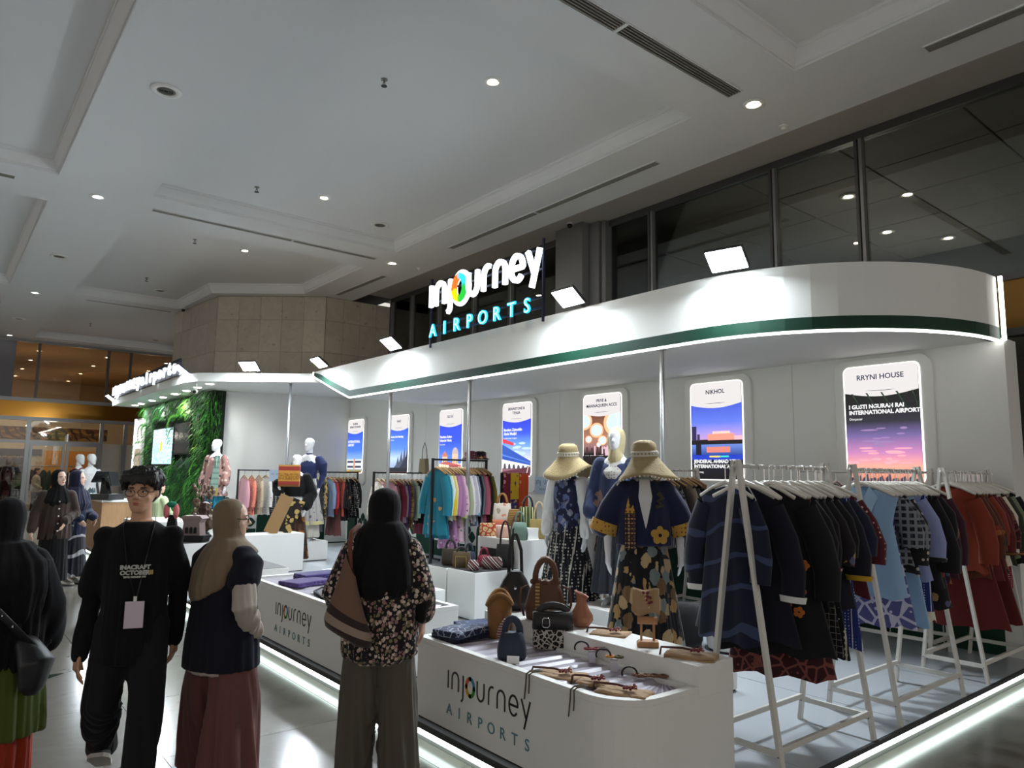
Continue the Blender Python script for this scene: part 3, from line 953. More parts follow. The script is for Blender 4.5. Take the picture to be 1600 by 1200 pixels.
b.ribbon([(2.3 * .36 * 1.15 + .15 * math.cos(q), .165 + .095 * math.sin(q)) for q in (2 * PI * i / 20 for i in range(20))], .07, .03, t0=-.04, closed=True)
mk('letter', b, LW2, t)
for i, ch in enumerate('airports'):
    text('letter', ch, .36, LW2, t, (3.5 + i * .4, -.03, .06), .015, 'CENTER', .02, sx=1.5)
mk('backing', B().box(-.05, .02, 0, 6.5, .05, .34), mat('blue_black_metal', rgb(40, 44, 66)), t)

# ------------------------------------------------------------------ lit posters
PRINT = vcol('backlit_print', LIT)
POSTW = emit('poster_white', (1, .96, .95), LIT * .92)
POSTE = emit('poster_edge', (1, .97, .92), 1.6)
INK = mat('navy_ink', rgb(44, 44, 120), .5)
INKL = emit('white_ink', (1, 1, 1), LIT * 1.05)
PWD, PZ0, PZ1 = .74, 1.635, 2.835
def pic(name, parent, F):
    """flat printed picture: list of (colour or list of colours, polygon), each a hair in front of the last"""
    vs, fs, cs = [], [], []
    for k, (c, poly) in enumerate(F):
        o = len(vs)
        vs += [(x, -.0002 * k, z) for x, z in poly]
        fs.append(tuple(range(o, o + len(poly))))
        cs += [rgb(*q) for q in c] if isinstance(c, list) else [rgb(*c)] * len(poly)
    me = bpy.data.meshes.new(name)
    me.from_pydata(vs, [], fs)
    at = me.color_attributes.new('Col', 'FLOAT_COLOR', 'CORNER')
    for p in me.polygons:
        for li in p.loop_indices:
            at.data[li].color = (*cs[me.loops[li].vertex_index], 1)
    me.materials.append(PRINT)
    me.update()
    return ob(name, me, parent)
def sky(bands):
    """horizontal strips with a colour at each height"""
    out = []
    for (z0, c0), (z1, c1) in zip(bands, bands[1:]):
        out.append(([c0, c0, c1, c1], [(-.5 * PWD, z0), (.5 * PWD, z0), (.5 * PWD, z1), (-.5 * PWD, z1)]))
    return out
rc = lambda x0, z0, x1, z1: [(x0, z0), (x1, z0), (x1, z1), (x0, z1)]
rng = random.Random(3)
def poster(label, y, head, F, title=None, sub=None, tz=.66, ts=.05, hs=.062):
    t = thing('lit_poster', label, 'poster', (XW, y, PZ0), -PI / 2)
    bev(mk('frame', B().prism(rrect(-.49, -.26, .49, 1.28, .12), -.045, 0), PAINT, t), .008)
    mk('light_edge', B().prism(rrect(-.385, -.008, .385, 1.208, .065), -.05, -.045), POSTE, t)
    mk('poster_sheet', B().prism(rrect(-.37, .005, .37, 1.2, .06), -.056, -.05), emit('poster_black', (.01, .01, .012), .5), t)
    p = pic('picture', t, F)
    p.location = (0, -.0575, 0)
    hd = [(-.37, .93)] + [(-.37 + .74 * i / 12, .93 - .05 * math.sin(PI * i / 12)) for i in range(1, 12)] + [(.37, .93)]
    hd = [(-.37, 1.14)] + hd + [(.37, 1.14)] + arc(.31, 1.14, .06, .06, 0, 90, 5)[1:] + arc(-.31, 1.14, .06, .06, 90, 180, 5)[:-1]
    mk('heading_panel', B().prism(hd, -.0625, -.0615), POSTW, t)
    mk('heading_line', B().prism([(-.16, .945), (-.08, .938), (.08, .938), (.16, .945), (.08, .943), (-.08, .943)], -.0635, -.0626), INK, t)
    for i, h in enumerate(head):
        text('heading', h, hs, INK, t, (0, -.064, 1.06 - i * hs * 1.15 + (.03 if len(head) > 1 else 0)), .0006, 'CENTER', .0012)
    for i, h in enumerate(title or []):
        text('title', h, ts, INKL, t, (-.33, -.064, tz - i * ts * 1.02), .0006, 'LEFT', .0022)
    if sub:
        text('subtitle', sub, .036, INKL, t, (-.33, -.064, tz - len(title) * ts * 1.02), .0006, 'LEFT', 0)
    return t
BLUE = [(0, (150, 190, 240)), (.3, (84, 130, 236)), (.6, (50, 84, 220)), (.95, (46, 66, 205))]
# 1 terminal with flat roofs
F = sky([(0, (210, 160, 100)), (.04, (120, 130, 90)), (.1, (190, 200, 220))] + [(.28, (140, 180, 250)), (.5, (70, 120, 240)), (.95, (48, 80, 214))])
for z in (.09, .2):
    F += [((235, 232, 226), rc(-.37, z, .37, z + .1)), ((60, 70, 90), rc(-.34, z + .02, -.04, z + .07)), ((60, 70, 90), rc(.04, z + .02, .34, z + .07)), ((200, 120, 80), rc(-.03, z, .03, z + .12))]
F += [((120, 84, 40), rc(-.37, 0, .37, .03)), ((190, 150, 60), rc(-.35, .03, -.2, .06)), ((150, 140, 60), rc(.1, .03, .3, .05))]
poster('narrow lit poster of a terminal at the corner of the wall', 15.02, ['ALAMI &', 'BENNY SETIAWAN'], F, ['INTERNATIONAL', 'AIRPORT'], None, .68, .075)
# 2 dark pointed roofs
F = sky([(0, (120, 100, 100)), (.12, (150, 170, 200)), (.3, (190, 214, 250)), (.5, (90, 140, 236)), (.95, (52, 88, 214))])
F += [((78, 84, 104), [(-.2, .1), (.37, .1), (.37, .62), (.3, .3), (.26, .55), (.18, .26), (.14, .46), (.04, .22), (0, .36), (-.08, .18)]), ((46, 50, 66), [(.05, .1), (.37, .1), (.37, .4), (.2, .24)]), ((38, 40, 48), rc(-.37, .03, .37, .12)), ((170, 120, 120), rc(-.37, 0, .37, .03))]
poster('lit poster of dark pointed roofs behind the black rack', 13.05, ['SNAZ'], F, ['Bandara Dari Bandung'], 'West Java', .74, .058)
# 3 twin domes
F = sky(BLUE)
F += [((236, 214, 190), rc(-.37, .02, .37, .2)), ((224, 190, 160), rc(-.25, .2, -.08, .33)), ((196, 120, 90), [(-.28, .33), (-.05, .33), (-.165, .44)]), ((224, 190, 160), rc(.08, .2, .27, .38)), ((190, 170, 170), arc(.175, .38, .1, .12, 0, 180, 10)), ((196, 90, 90), [(-.37, .2), (.37, .14), (.37, .17), (-.1, .24)]), ((160, 60, 70), rc(-.02, .1, .28, .17)), ((250, 246, 240), rc(-.3, .06, .3, .09))]
poster('lit poster of domed towers behind the teal dress rack', 11.15, ['ELLYLE'], F, ['Bandara Sultan', 'Iskandar Muda'], 'Banda Aceh', .68, .066)
# 4 blue terminal
F = sky([(0, (120, 60, 70)), (.14, (150, 110, 120)), (.2, (230, 224, 210))] + [(.5, (110, 160, 246)), (.7, (60, 90, 230)), (.95, (50, 60, 206))])
F += [((44, 84, 180), [(-.37, .26), (-.37, .52), (.37, .24), (.37, .16)]), ((90, 130, 210), [(-.37, .33), (-.37, .36), (.37, .21), (.37, .2)]), ((214, 60, 70), [(-.36, .55), (-.36, .62), (-.06, .54), (-.06, .49)]), ((240, 236, 226), [(-.37, .12), (-.37, .27), (.37, .17), (.37, .12)])]
for i in range(6):
    F.append(((70, 70, 90), [(-.33 + i * .12, .11), (-.25 + i * .12, .11), (-.27 + i * .12, .2 - i * .008), (-.31 + i * .12, .2 - i * .008)]))
F += [((92, 44, 60), [(-.37, 0), (.37, 0), (.37, .15), (-.37, .06)]), ((220, 210, 200), [(.26, 0), (.28, 0), (.33, .15), (.31, .15)])]
for i in range(9):
    q = rng.uniform(-.1, .3), rng.uniform(.34, .56)
    F.insert(5, ((190, 214, 252), arc(q[0], q[1], .09, .02, 0, 360, 12)))
poster('lit poster of a long blue terminal above the colourful bags', 9.2, ['BRAINSTONE &', 'TIYASA'], F, ['Bandara Zainuddin', 'Abdul Madjid'], 'Lombok, Nusa Tenggara', .74, .064)
# 5 hall with round skylights
F = sky([(0, (14, 10, 12)), (.34, (20, 14, 16)), (.45, (150, 110, 110)), (.55, (170, 120, 96)), (.95, (96, 52, 34))])
for x, z, r in ((-.36, .82, .17), (.3, .78, .26), (-.1, .68, .14), (-.26, .55, .07), (.02, .53, .09), (.26, .56, .1), (-.05, .47, .05), (.2, .47, .06)):
    F += [((250, 190, 140), arc(x, z, r, r * .78, 0, 360, 20)), ((206, 226, 250), arc(x, z, r * .78, r * .58, 0, 360, 20)), ((240, 214, 200), rc(x - r * .02, z - r * .5, x + r * .02, z + r * .5))]
F = [(c, [(min(.37, max(-.37, x)), min(.93, z)) for x, z in p]) for c, p in F]
for i in range(16):
    x = rng.uniform(-.35, .33)
    F.append(((60, 40, 46) if i % 2 else (210, 180, 190), rc(x, .31 + rng.uniform(-.03, .04), x + .03, .4 + rng.uniform(0, .06))))
F.append(([(10, 8, 10)] * 2 + [(24, 16, 20)] * 2, rc(-.37, 0, .37, .31)))
poster('lit poster of a hall with round skylights beside the hijab mannequin', 7.25, ['PRIVE &', 'MANNAQUEEN ACCS'], F, ['YOGYAKARTA', 'INTERNATIONAL AIRPORT'], 'Kulon Progo', .27, .062)
# 6 dusk by the water
F = sky([(0, (10, 10, 16)), (.26, (14, 18, 40)), (.3, (40, 70, 150)), (.44, (110, 140, 214)), (.46, (200, 150, 190)), (.56, (170, 150, 226)), (.7, (96, 120, 226)), (.95, (62, 84, 200))])
F += [((20, 16, 24), rc(-.37, .43, .37, .49)), ((236, 150, 130), rc(-.12, .48, .26, .56)), ((250, 200, 190), rc(-.05, .56, .2, .59)), ((44, 40, 80), rc(-.36, .48, -.29, .66)), ((60, 50, 90), rc(-.28, .48, -.24, .56)), ((240, 180, 190), rc(.26, .48, .37, .53)), ((220, 130, 120), rc(-.14, .33, .2, .4)), ((30, 60, 190), rc(-.36, .24, .37, .3)), ((250, 220, 90), rc(-.1, .27, .05, .29)), ((60, 220, 200), rc(.05, .27, .18, .29)), ((20, 20, 40), rc(-.3, .3, -.22, .43))]
poster('lit poster of a terminal at dusk by the water, headed NIKHOL', 5.3, ['NIKHOL'], F, ['JENDERAL AHMAD YANI', 'INTERNATIONAL AIRPORT'], 'Semarang', .2, .06, .075)
# 7 pink sunset
F = sky([(0, (40, 24, 36)), (.05, (240, 150, 120)), (.16, (250, 170, 150)), (.3, (196, 130, 180)), (.48, (110, 96, 150)), (.62, (44, 44, 54)), (.78, (24, 24, 28)), (.95, (16, 18, 18))])
for i in range(26):
    x, z = rng.uniform(-.33, .3), rng.uniform(.18, .55)
    F.append(((236, 170, 180) if z < .36 else (150, 124, 170), arc(x, z, rng.uniform(.03, .1), rng.uniform(.006, .014), 0, 360, 12)))
F = [(c, [(min(.37, max(-.37, x)), z) for x, z in p]) for c, p in F]
for i in range(10):
    x = -.37 + i * .074
    F.append(((70, 56, 80), [(x, 0), (x + .07, 0), (x + .06, .05 + .02 * (i % 3)), (x + .01, .04)]))
for i in range(5):
    a = -.3 + i * .15
    F.append(((40, 58, 44), [(min(.36, a_), z_) for a_, z_ in ((a, .92), (a + .02, .92), (a + .13, .72), (a + .08, .79))]))
poster('large lit poster of a pink sunset sky headed RRYNI HOUSE', 3.3, ['RRYNI HOUSE'], F, ['I GUSTI NGURAH RAI', 'INTERNATIONAL AIRPORT'], 'Denpasar', .76, .058, .075)

# ------------------------------------------------------------------ counters and plinths
LILAC = fab('pleated_lilac_print', rgb(138, 132, 146), 'stripe', (rgb(172, 168, 180), rgb(106, 100, 116)), 3.2, .55, .4, 0)
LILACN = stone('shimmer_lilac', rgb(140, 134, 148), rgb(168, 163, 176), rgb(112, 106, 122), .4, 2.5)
LILACL = stone('pleat_lilac_lit', rgb(176, 170, 184), rgb(200, 196, 206), rgb(150, 144, 158), .4, 2.5)
LILACD = stone('pleat_lilac_shaded', rgb(108, 102, 116), rgb(132, 126, 140), rgb(88, 82, 96), .4, 2.5)
TEALINK = mat('teal_ink', rgb(84, 132, 140), .5)
BLACKINK = mat('black_ink', rgb(30, 30, 30), .5)
def counter(label, x0, y0, y1, x1, ledge, logo=None):
    t = thing('display_counter', label, 'counter', (x0, y0, ZP))
    Lx, Ly = x1 - x0, y1 - y0
    r = .26
    out = [(Lx, 0), (Lx, Ly), (0, Ly)] + [(r - r * math.cos(q), r - r * math.sin(q)) for q in (PI / 2 * i / 8 for i in range(9))]
    bev(mk('body', B().prism(out, .014, .47, 'z'), WHITE, t), .004)
    mk('toe_line', B().prism(offset(out, .012), 0, .014, 'z'), DARKGREY, t)
    if ledge:
        out = [(min(x, Lx - .29), y) for x, y in out]
    inn = offset(out, .045)
    ou = out
    b = B()
    b.rings([[(x, y, .47) for x, y in ou], [(x, y, .5) for x, y in ou], [(x, y, .5) for x, y in inn], [(x, y, .47) for x, y in inn]], True, False)
    mk('rim', b, WHITE, t)
    # pleated print: fan of broad pleats across the tray
    lx = Lx - (.29 if ledge else .045)
    fan = B()
    apx, apy = lx, r * .9
    y0_ = apy if ledge else .045
    if ledge:
        R_ = lambda a: min((lx - .045) / max(.01, -math.cos(a)), (apy - .045) / max(.01, abs(math.sin(a)))) * .985
        def Rr(a):
            q = R_(a)
            while q > .1:
                x, y = apx + q * math.cos(a), apy - q * math.sin(a)
                if x > r or y > r or (x - r) ** 2 + (y - r) ** 2 < (r - .05) ** 2:
                    break
                q -= .004
            return q
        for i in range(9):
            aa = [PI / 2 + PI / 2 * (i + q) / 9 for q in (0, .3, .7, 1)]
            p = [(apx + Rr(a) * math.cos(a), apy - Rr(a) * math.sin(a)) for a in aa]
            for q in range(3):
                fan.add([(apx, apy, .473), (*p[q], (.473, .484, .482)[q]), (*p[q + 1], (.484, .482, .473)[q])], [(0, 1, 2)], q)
    n = int((Ly - .045 - y0_) / .105)
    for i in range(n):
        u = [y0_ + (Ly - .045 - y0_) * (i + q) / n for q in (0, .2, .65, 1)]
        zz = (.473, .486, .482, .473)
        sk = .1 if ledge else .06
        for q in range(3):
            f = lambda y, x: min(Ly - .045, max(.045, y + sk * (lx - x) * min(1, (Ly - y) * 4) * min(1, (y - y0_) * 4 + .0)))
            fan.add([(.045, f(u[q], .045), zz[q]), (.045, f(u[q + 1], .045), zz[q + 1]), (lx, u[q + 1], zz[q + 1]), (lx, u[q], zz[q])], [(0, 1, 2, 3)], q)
    mk('pleated_sheet', fan, [LILACL, LILACN, LILACD], t)  # three lilac tones put each printed pleat's light and shaded sides into the colour
    if ledge:
        bev(mk('back_ledge', B().box(Lx - .3, -.002, .44, Lx + .002, Ly + .002, .6), WHITE, t), .004)
    if logo:
        M_ = Matrix.Translation((-.0025, logo - y0, .257)) @ Matrix.Rotation(-PI / 2, 4, 'Z')
        before = set(t.children)
        rx = injourney(t, .103, .012, .002, BLACKINK, lambda x, y, z: (x, y, z), 'logo_letter')
        ring('ring', t, rx + .002, .052, .105, -.0005, .002, False)
        for i, ch in enumerate('AIRPORTS'):
            text('logo_letter', ch, .088, TEALINK, t, (.03 + i * .104, -.0005, -.148), .001, 'CENTER', 0)
        bpy.context.view_layer.update()
        for o in set(t.children) - before:
            o.matrix_local = M_ @ o.matrix_local
    return t
counter('front white display counter with black injourney logo and stepped ledge', 2.58, 2.33, 4.13, 3.42, True, 3.78)
counter('second white display counter behind the two women, with purple cloths on it', 2.58, 4.85, 7.3, 3.4, False, 6.58)
def plinth(label, x0, y0, x1, y1, z1, z0=ZP, top=None, seams=(), m=WHITE):
    t = thing('display_plinth', label, 'plinth', ((x0 + x1) / 2, (y0 + y1) / 2, z0))
    w, d = (x1 - x0) / 2, (y1 - y0) / 2
    h = z1 - z0
    bev(mk('block', B().box(-w, -d, .012, w, d, h), m, t), .004)
    mk('foot', B().box(-w + .01, -d + .01, 0, w - .01, d - .01, .012), DARKGREY, t)
    if top:
        mk('top_mat', B().box(-w + .01, -d + .01, h, w - .01, d - .01, h + .004), top, t)
    for s in seams:
        mk('door_seam', B().box(-w - .001, s - .003, .02, -w + .002, s + .003, h - .004), DARKGREY, t)
    return t
BLACKMAT = mat('black_mat', rgb(28, 26, 26), .8)
GREYMAT = mat('grey_mat', rgb(96, 94, 94), .7)
plinth('white plinth behind the tan hijab woman, golden cloths on top', 3.55, 10.92, 4.68, 11.35, .70)
plinth('white cube plinth under the mannequin in the blue blouse', 4.95, 12.0, 5.58, 12.6, .45)
plinth('low white plinth under the batik mannequin at the wall', 3.9, 14.2, 4.7, 14.9, .5)
plinth('low white plinth with a paper sheet on it', 3.98, 6.5, 4.38, 8.7, .44)
plinth('white cube with a black mat under the striped bags', 4.6, 6.27, 5.2, 6.79, .62, top=BLACKMAT)
plinth('white cube with a black mat under the dark tote bags', 4.6, 6.81, 5.2, 7.25, .61, top=BLACKMAT)
t = plinth('taller white plinth crowded with colourful handbags', 5.24, 6.32, 5.66, 7.1, .92)
mk('dark_recess', B().box(-.213, -.3, .05, -.205, .33, .68), BLACKMAT, t)
plinth('white plinth beside the hat mannequin with a brown bag on top', 6.0, 6.35, 6.5, 6.9, .98)
plinth('tall white plinth at the wall with a green bag on top', 6.7, 7.0, 7.1, 7.75, 1.63)
plinth('low white plinth under the mannequin in the navy blazer', 3.75, 3.2, 4.75, 4.1, .26)
plinth('low white plinth under the hijab mannequin', 5.0, 4.55, 5.7, 5.25, .42)
plinth('low white plinth under the left hat mannequin', 4.85, 5.2, 5.55, 5.8, .2)
plinth('long white display table with stone carvings on a grey mat', 2.75, 10.51, 3.5, 12.6, .66, top=GREYMAT)
plinth('white cabinet with a dark mat and wooden boxes on top', 2.56, 7.6, 3.1, 9.25, .64, top=GREYMAT, seams=(.05, -.4))
plinth('white display block behind the carvings, near the green wall', 2.75, 12.9, 3.6, 14.2, .8)
plinth('small white block under the frieze beside the carvings', 3.75, 12.6, 4.2, 13.0, .72)
# cashier counter
t = thing('cashier_counter', 'wood-fronted cashier counter behind the man in black', 'counter', (2.65, 15.6, ZP))
mk('front_panel', B().box(-.02, 0, 0, 0, 2.0, .9), wood('light_oak', rgb(176, 140, 100), rgb(150, 114, 78), .5, .6), t)
mk('body', B().box(0, 0, 0, .5, 2.0, .9), WHITE, t)
mk('end_panel', B().box(-.02, -.02, 0, .5, 0, .9), wood('light_oak', rgb(176, 140, 100), rgb(150, 114, 78)), t)
mk('counter_top', B().box(-.03, -.03, .9, .52, 2.02, .94), WHITE, t)
t = thing('cash_register', 'black touch-screen cash register on the cashier counter', 'register', (2.72, 15.8, ZP + .94), -.9)
mk('drawer', B().box(-.24, -.2, 0, .24, .2, .11), DARKGREY, t)
mk('stand', B().prism([(-.1, .11), (.08, .11), (-.02, .42), (-.08, .42)], -.05, .05), BLACKMETAL, t)
s = mk('screen', B().box(-.16, -.012, -.12, .16, .012, .12), BLACKMETAL, t)
s.location, s.rotation_euler = (-.1, -.06, .44), (.5, 0, PI / 2)
s = mk('customer_screen', B().box(-.12, -.01, -.14, .12, .01, .14), BLACKMETAL, t)
s.location, s.rotation_euler = (.14, .02, .4), (-.3, 0, PI / 2)

t = thing('draped_cloth', 'dark red cloth draped over a rail beyond the cashier counter', 'cloth', (2.62, 17.75, ZP))
mk('rail_post', B().box(0, -.01, 0, .02, .01, 1.0).box(0, .39, 0, .02, .41, 1.0).box(0, -.01, .98, .02, .41, 1.0), STEEL, t)
mk('cloth_fall', B().rings([[(-.025 + .006 * math.sin(y * 40), y, z) for y in (.02 + .36 * i / 8 for i in range(9))] for z in (.12, .4, .7, 1.0)] + [[(.045, y, z) for y in (.02 + .36 * i / 8 for i in range(9))] for z in (1.0, .7, .4, .2)], False, False), fab('dark_red_weave', rgb(110, 34, 36), 'stripez', (rgb(150, 80, 60),), 3, thr=.2), t, True)

# ------------------------------------------------------------------ clothes racks
def a_rack(label, x0, x1, y0, y1, z1=1.63, rz=0.0, org=None):
    t = thing('garment_rack', label, 'clothes rack', org or (x0, (y0 + y1) / 2, ZP), rz, 'white A-frame garment racks')
    d, Lx = (y1 - y0) / 2, x1 - x0
    for x in (0, Lx):
        for s in (-1, 1):
            l = mk('leg', B().bar((x, s * d, 0), (x, s * .012, z1 + .02), .022, .034), WHITEMETAL, t)
            mk('bolt', B().lathe([(.001, 0), (.007, 0), (.007, .004), (.001, .004)], n=8), DARKGREY, l).location = (x - .014 if s < 0 else x - .014, s * d * .92, .12)
        k = 1 - .13 / z1
        mk('side_rail', B().bar((x, -d * k, .13), (x, d * k, .13), .02, .03), WHITEMETAL, t)
    for s in (-1, 1):
        k = 1 - .15 / z1
        mk('long_rail', B().bar((0, s * d * k, .15), (Lx, s * d * k, .15), .02, .03), WHITEMETAL, t)
    mk('hanging_bar', B().tube([(-.03, 0, z1 - .015), (Lx + .03, 0, z1 - .015)], .011, 10), WHITEMETAL, t, True)
    return t
a_rack('nearest white A-frame rack of navy and black clothes', 3.55, 4.55, 2.13, 2.6)
a_rack('middle white A-frame rack of pale blue clothes', 4.92, 5.96, 2.13, 2.6)
a_rack('right white A-frame rack of rust red clothes', 6.45, 7.47, 2.13, 2.6)
a_rack('rear white A-frame rack behind the navy blazer mannequin', 5.68, 7.1, 5.05, 5.5)
a_rack('rear white A-frame rack along the display wall, mostly hidden', 0, 1.3, -.22, .22, org=(7.15, 2.72, ZP), rz=PI / 2)
def b_rack(label, x0, x1, y, z1):
    t = thing('garment_rack', label, 'clothes rack', (x0, y, ZP), 0, 'black pipe garment racks')
    L_ = x1 - x0
    for x in (0, L_):
        mk('post', B().box(x - .015, -.015, .03, x + .015, .015, z1 - ZP), BLACKMETAL, t)
        mk('foot', B().box(x - .015, -.24, .02, x + .015, .24, .045), BLACKMETAL, t)
        for s in (-.22, .22):
            mk('caster', B().tube([(x - .01, s, .014), (x + .01, s, .014)], .014, 10), BLACKMETAL, t)
    mk('hanging_bar', B().box(0, -.012, z1 - ZP - .03, L_, .012, z1 - ZP - .005), BLACKMETAL, t)
    mk('bottom_bar', B().box(0, -.012, .06, L_, .012, .085), BLACKMETAL, t)
b_rack('tall black pipe rack with teal, yellow and red blouses', 5.34, 6.25, 8.3, 1.865)
b_rack('black pipe rack behind the floral blouse woman', 5.9, 7.12, 11.0, 1.67)
b_rack('black pipe rack of dark clothes in the far corner', 6.2, 7.2, 14.15, 1.66)
b_rack('black pipe rack of pink and coral clothes by the cross wall', 4.95, 6.1, 15.0, 1.68)

HWOOD = wood('hanger_wood', rgb(196, 160, 110), rgb(168, 130, 84), .45)
HWHITE = mat('hanger_white', rgb(214, 210, 200), .45)
_hang = {}
def hanger(m, par):
    if m.name not in _hang:
        b = B().tube([(-.2, 0, -.185), (-.1, 0, -.135), (0, 0, -.1), (.1, 0, -.135), (.2, 0, -.185)], [(.012, .008), (.012, .01), (.014, .014), (.012, .01), (.012, .008)], 8)
        h = mk('hanger', b, m, par, True)
        k = mk('hook', B().tube([(0, 0, -.1), (0, 0, -.035)] + [(.018 - .018 * math.cos(a), 0, -.018 + .02 * math.sin(a) * 1.0) for a in (PI * 0 + PI * i / 6 * 1.15 for i in range(7))], .0025, 6), CHROME, h)
        _hang[m.name] = h.data, k.data
    else:
        h = ob('hanger', _hang[m.name][0], par)
        ob('hook', _hang[m.name][1], h)
    return h
rg = random.Random(11)
ORD = ['first', 'second', 'third', 'fourth', 'fifth', 'sixth', 'seventh', 'eighth', 'ninth', 'tenth', 'eleventh', 'twelfth', 'thirteenth', 'fourteenth', 'fifteenth', 'sixteenth', 'seventeenth', 'eighteenth', 'nineteenth', 'twentieth']
def garment(kind, label, loc, rz, m, L_=.9, w=.2, hem=.25, sl=.5, sm=None, th=.035, hm=HWOOD, group=None, collar=None, cuff=None, open_=None):
    """a garment hung flat across local x; its front looks along -y"""
    t = thing('hanging_' + kind, label, kind, loc, rz, group)
    nt, nr = 9, 22
    ph = rg.uniform(0, 6)
    R = []
    for i in range(nt):
        q = i / (nt - 1)
        hw = w + (w * .8 - w) * min(1, q / .22) if q < .22 else w * .8 + (hem - w * .8) * ((q - .22) / .78)
        row = []
        for k in range(nr):
            a = 2 * PI * k / nr
            c, s = math.cos(a), math.sin(a)
            zt = -.115 - abs(c) ** 1.3 * w * .42 - (.03 if abs(c) < .3 else 0) * (1 if s < 0 else .2)
            z = zt + (-L_ - zt) * q + (math.sin(c * 9 + ph) * .012 if i == nt - 1 else 0)
            y = s * th * (.55 + .65 * q) + math.sin(c * 8 + ph) * .018 * q + math.sin(c * 17 + ph * 2) * .007 * q
            row.append((c * hw, y, z))
        R.append(row)
    mk('cloth_body' if kind in ('skirt', 'trousers') else 'garment_body', B().rings(R, True, False), m, t, True)
    if sl:
        for s in (-1, 1):
            b = B()
            e = rg.uniform(-.02, .03)
            x0, z0 = s * w * .84, -.115 - w * .42 - .035
            p = [(x0, 0, z0), (s * (w + .035), -.004, z0 - sl * .35), (s * (w + .06 + e), -.012, z0 - sl * .7), (s * (w + .055 + e), -.02, z0 - sl)]
            b.tube(p, [(.07, .03), (.078, .036), (.072, .036), (.066, .034)], 12, False)
            q = mk('sleeve', b, sm or m, t, True)
            if cuff:
                mk('cuff', B().tube([p[2] if sl < .35 else (V(p[3]) * .8 + V(p[2]) * .2), (p[3][0], p[3][1], p[3][2] - .004)], [(.078, .04), (.071, .039)], 12, False), cuff, q, True)
    if collar:
        for s in (-1, 1):
            mk('lapel', B().add([(s * .05, -th * .62, -.12), (s * .1, -th * .6, -.2), (s * .055, -th * .95, -.3), (.004 * s, -th * 1.05, -.46), (s * .015, -th * .9, -.2)], [(0, 1, 4), (1, 2, 4), (2, 3, 4)]), collar, t)
    if open_:
        mk('piping', B().tube([(0.0, -th * .75, -.2), (0.004, -th * .95, -L_ * .5), (.0, -th * 1.25 - .02, -L_ + .02)], .006, 6), open_, t)
    if open_ and collar:
        for s in (-1, 1):
            mk('piping', B().tube([(s * .05, -th * .7, -.12), (s * .1, -th * .7, -.2), (s * .055, -th * 1.05, -.3), (.004 * s, -th * 1.1, -.46)], .004, 5), open_, t)
    hanger(hm, t)
    return t
def rack_clothes(items, x0, x1, y, z, place, group, hm=HWOOD, rz=-PI / 2, jit=.1):
    n = len(items)
    for i, it in enumerate(items):
        k = dict(it)
        kind, desc = k.pop('k', 'shirt'), k.pop('d')
        x = x0 + (x1 - x0) * (i + .5) / n
        o_ = garment(kind, '%s, %s from the left on the %s' % (desc, ORD[i], place), (x, y + rg.uniform(-.015, .015), z), rz + rg.uniform(-jit, jit), hm=k.pop('hm', hm), group=group, **k)
        yield o_
c = rgb
F_ = fab
black = F_('black_cloth', c(16, 16, 20))
navy = F_('navy_cloth', c(26, 30, 52))
dnavy = F_('dark_navy_cloth', c(20, 22, 36))
cream = F_('cream_cloth', c(214, 206, 188))
whitec = F_('white_cloth', c(216, 216, 214))
nbatik = F_('navy_wave_batik', c(24, 28, 48), 'wave', (c(58, 68, 100),), 1.5, thr=.06)
nblk = F_('black_white_net', c(22, 22, 28), 'plaid', (c(120, 118, 112),), 9, thr=.03)
dots = F_('black_dot_stripe', c(20, 21, 30), 'dotstripe', (c(190, 186, 170),), 6, thr=.3)
bdots = F_('blue_dot_stripe', c(34, 48, 110), 'dotstripe', (c(196, 200, 220),), 11, thr=.24)
marb = F_('maroon_leaf_batik', c(52, 18, 24), 'batik', (c(120, 66, 60),), 14, thr=.25)
mdot = F_('maroon_dot', c(78, 22, 34), 'spot', (c(200, 170, 160),), 32, thr=.22)
lblue = F_('light_blue_cloth', c(138, 172, 206))
peri = F_('periwinkle_cloth', c(136, 146, 190))
cird = F_('purple_circle_batik', c(84, 86, 140), 'batik', (c(190, 190, 214),), 11, thr=.3)
geo = F_('black_white_geometric', c(32, 32, 36), 'spot', (c(182, 176, 164),), 26, thr=.33)
dflor = F_('dark_floral', c(24, 20, 28), 'flower', (c(120, 60, 50), c(160, 130, 80), c(84, 84, 120)), 11, thr=.34)
gplaid = F_('grey_black_plaid', c(56, 60, 70), 'plaid', (c(24, 26, 32), c(120, 124, 132)), 5, thr=.3)
rust = F_('rust_cloth', c(122, 48, 30))
mar = F_('maroon_cloth', c(92, 28, 28))
rbat = F_('rust_brown_batik', c(84, 40, 24), 'flower', (c(150, 90, 40), c(40, 26, 26), c(130, 50, 34)), 13, thr=.4)
bstr = F_('brown_woven_stripe', c(110, 70, 36), 'stripez', (c(160, 110, 50), c(60, 34, 24)), 9, thr=.3)
rdot = F_('red_white_dot_stripe', c(130, 32, 42), 'dotstripe', (c(230, 220, 210),), 13, thr=.26)
olive = F_('dark_olive_cloth', c(44, 46, 36))
sage = F_('sage_cloth', c(110, 120, 98))
YEL = F_('mustard_cloth', c(190, 150, 40))
patch = F_('blue_check_patch', c(60, 76, 120), 'plaid', (c(170, 180, 200),), 16, thr=.25)
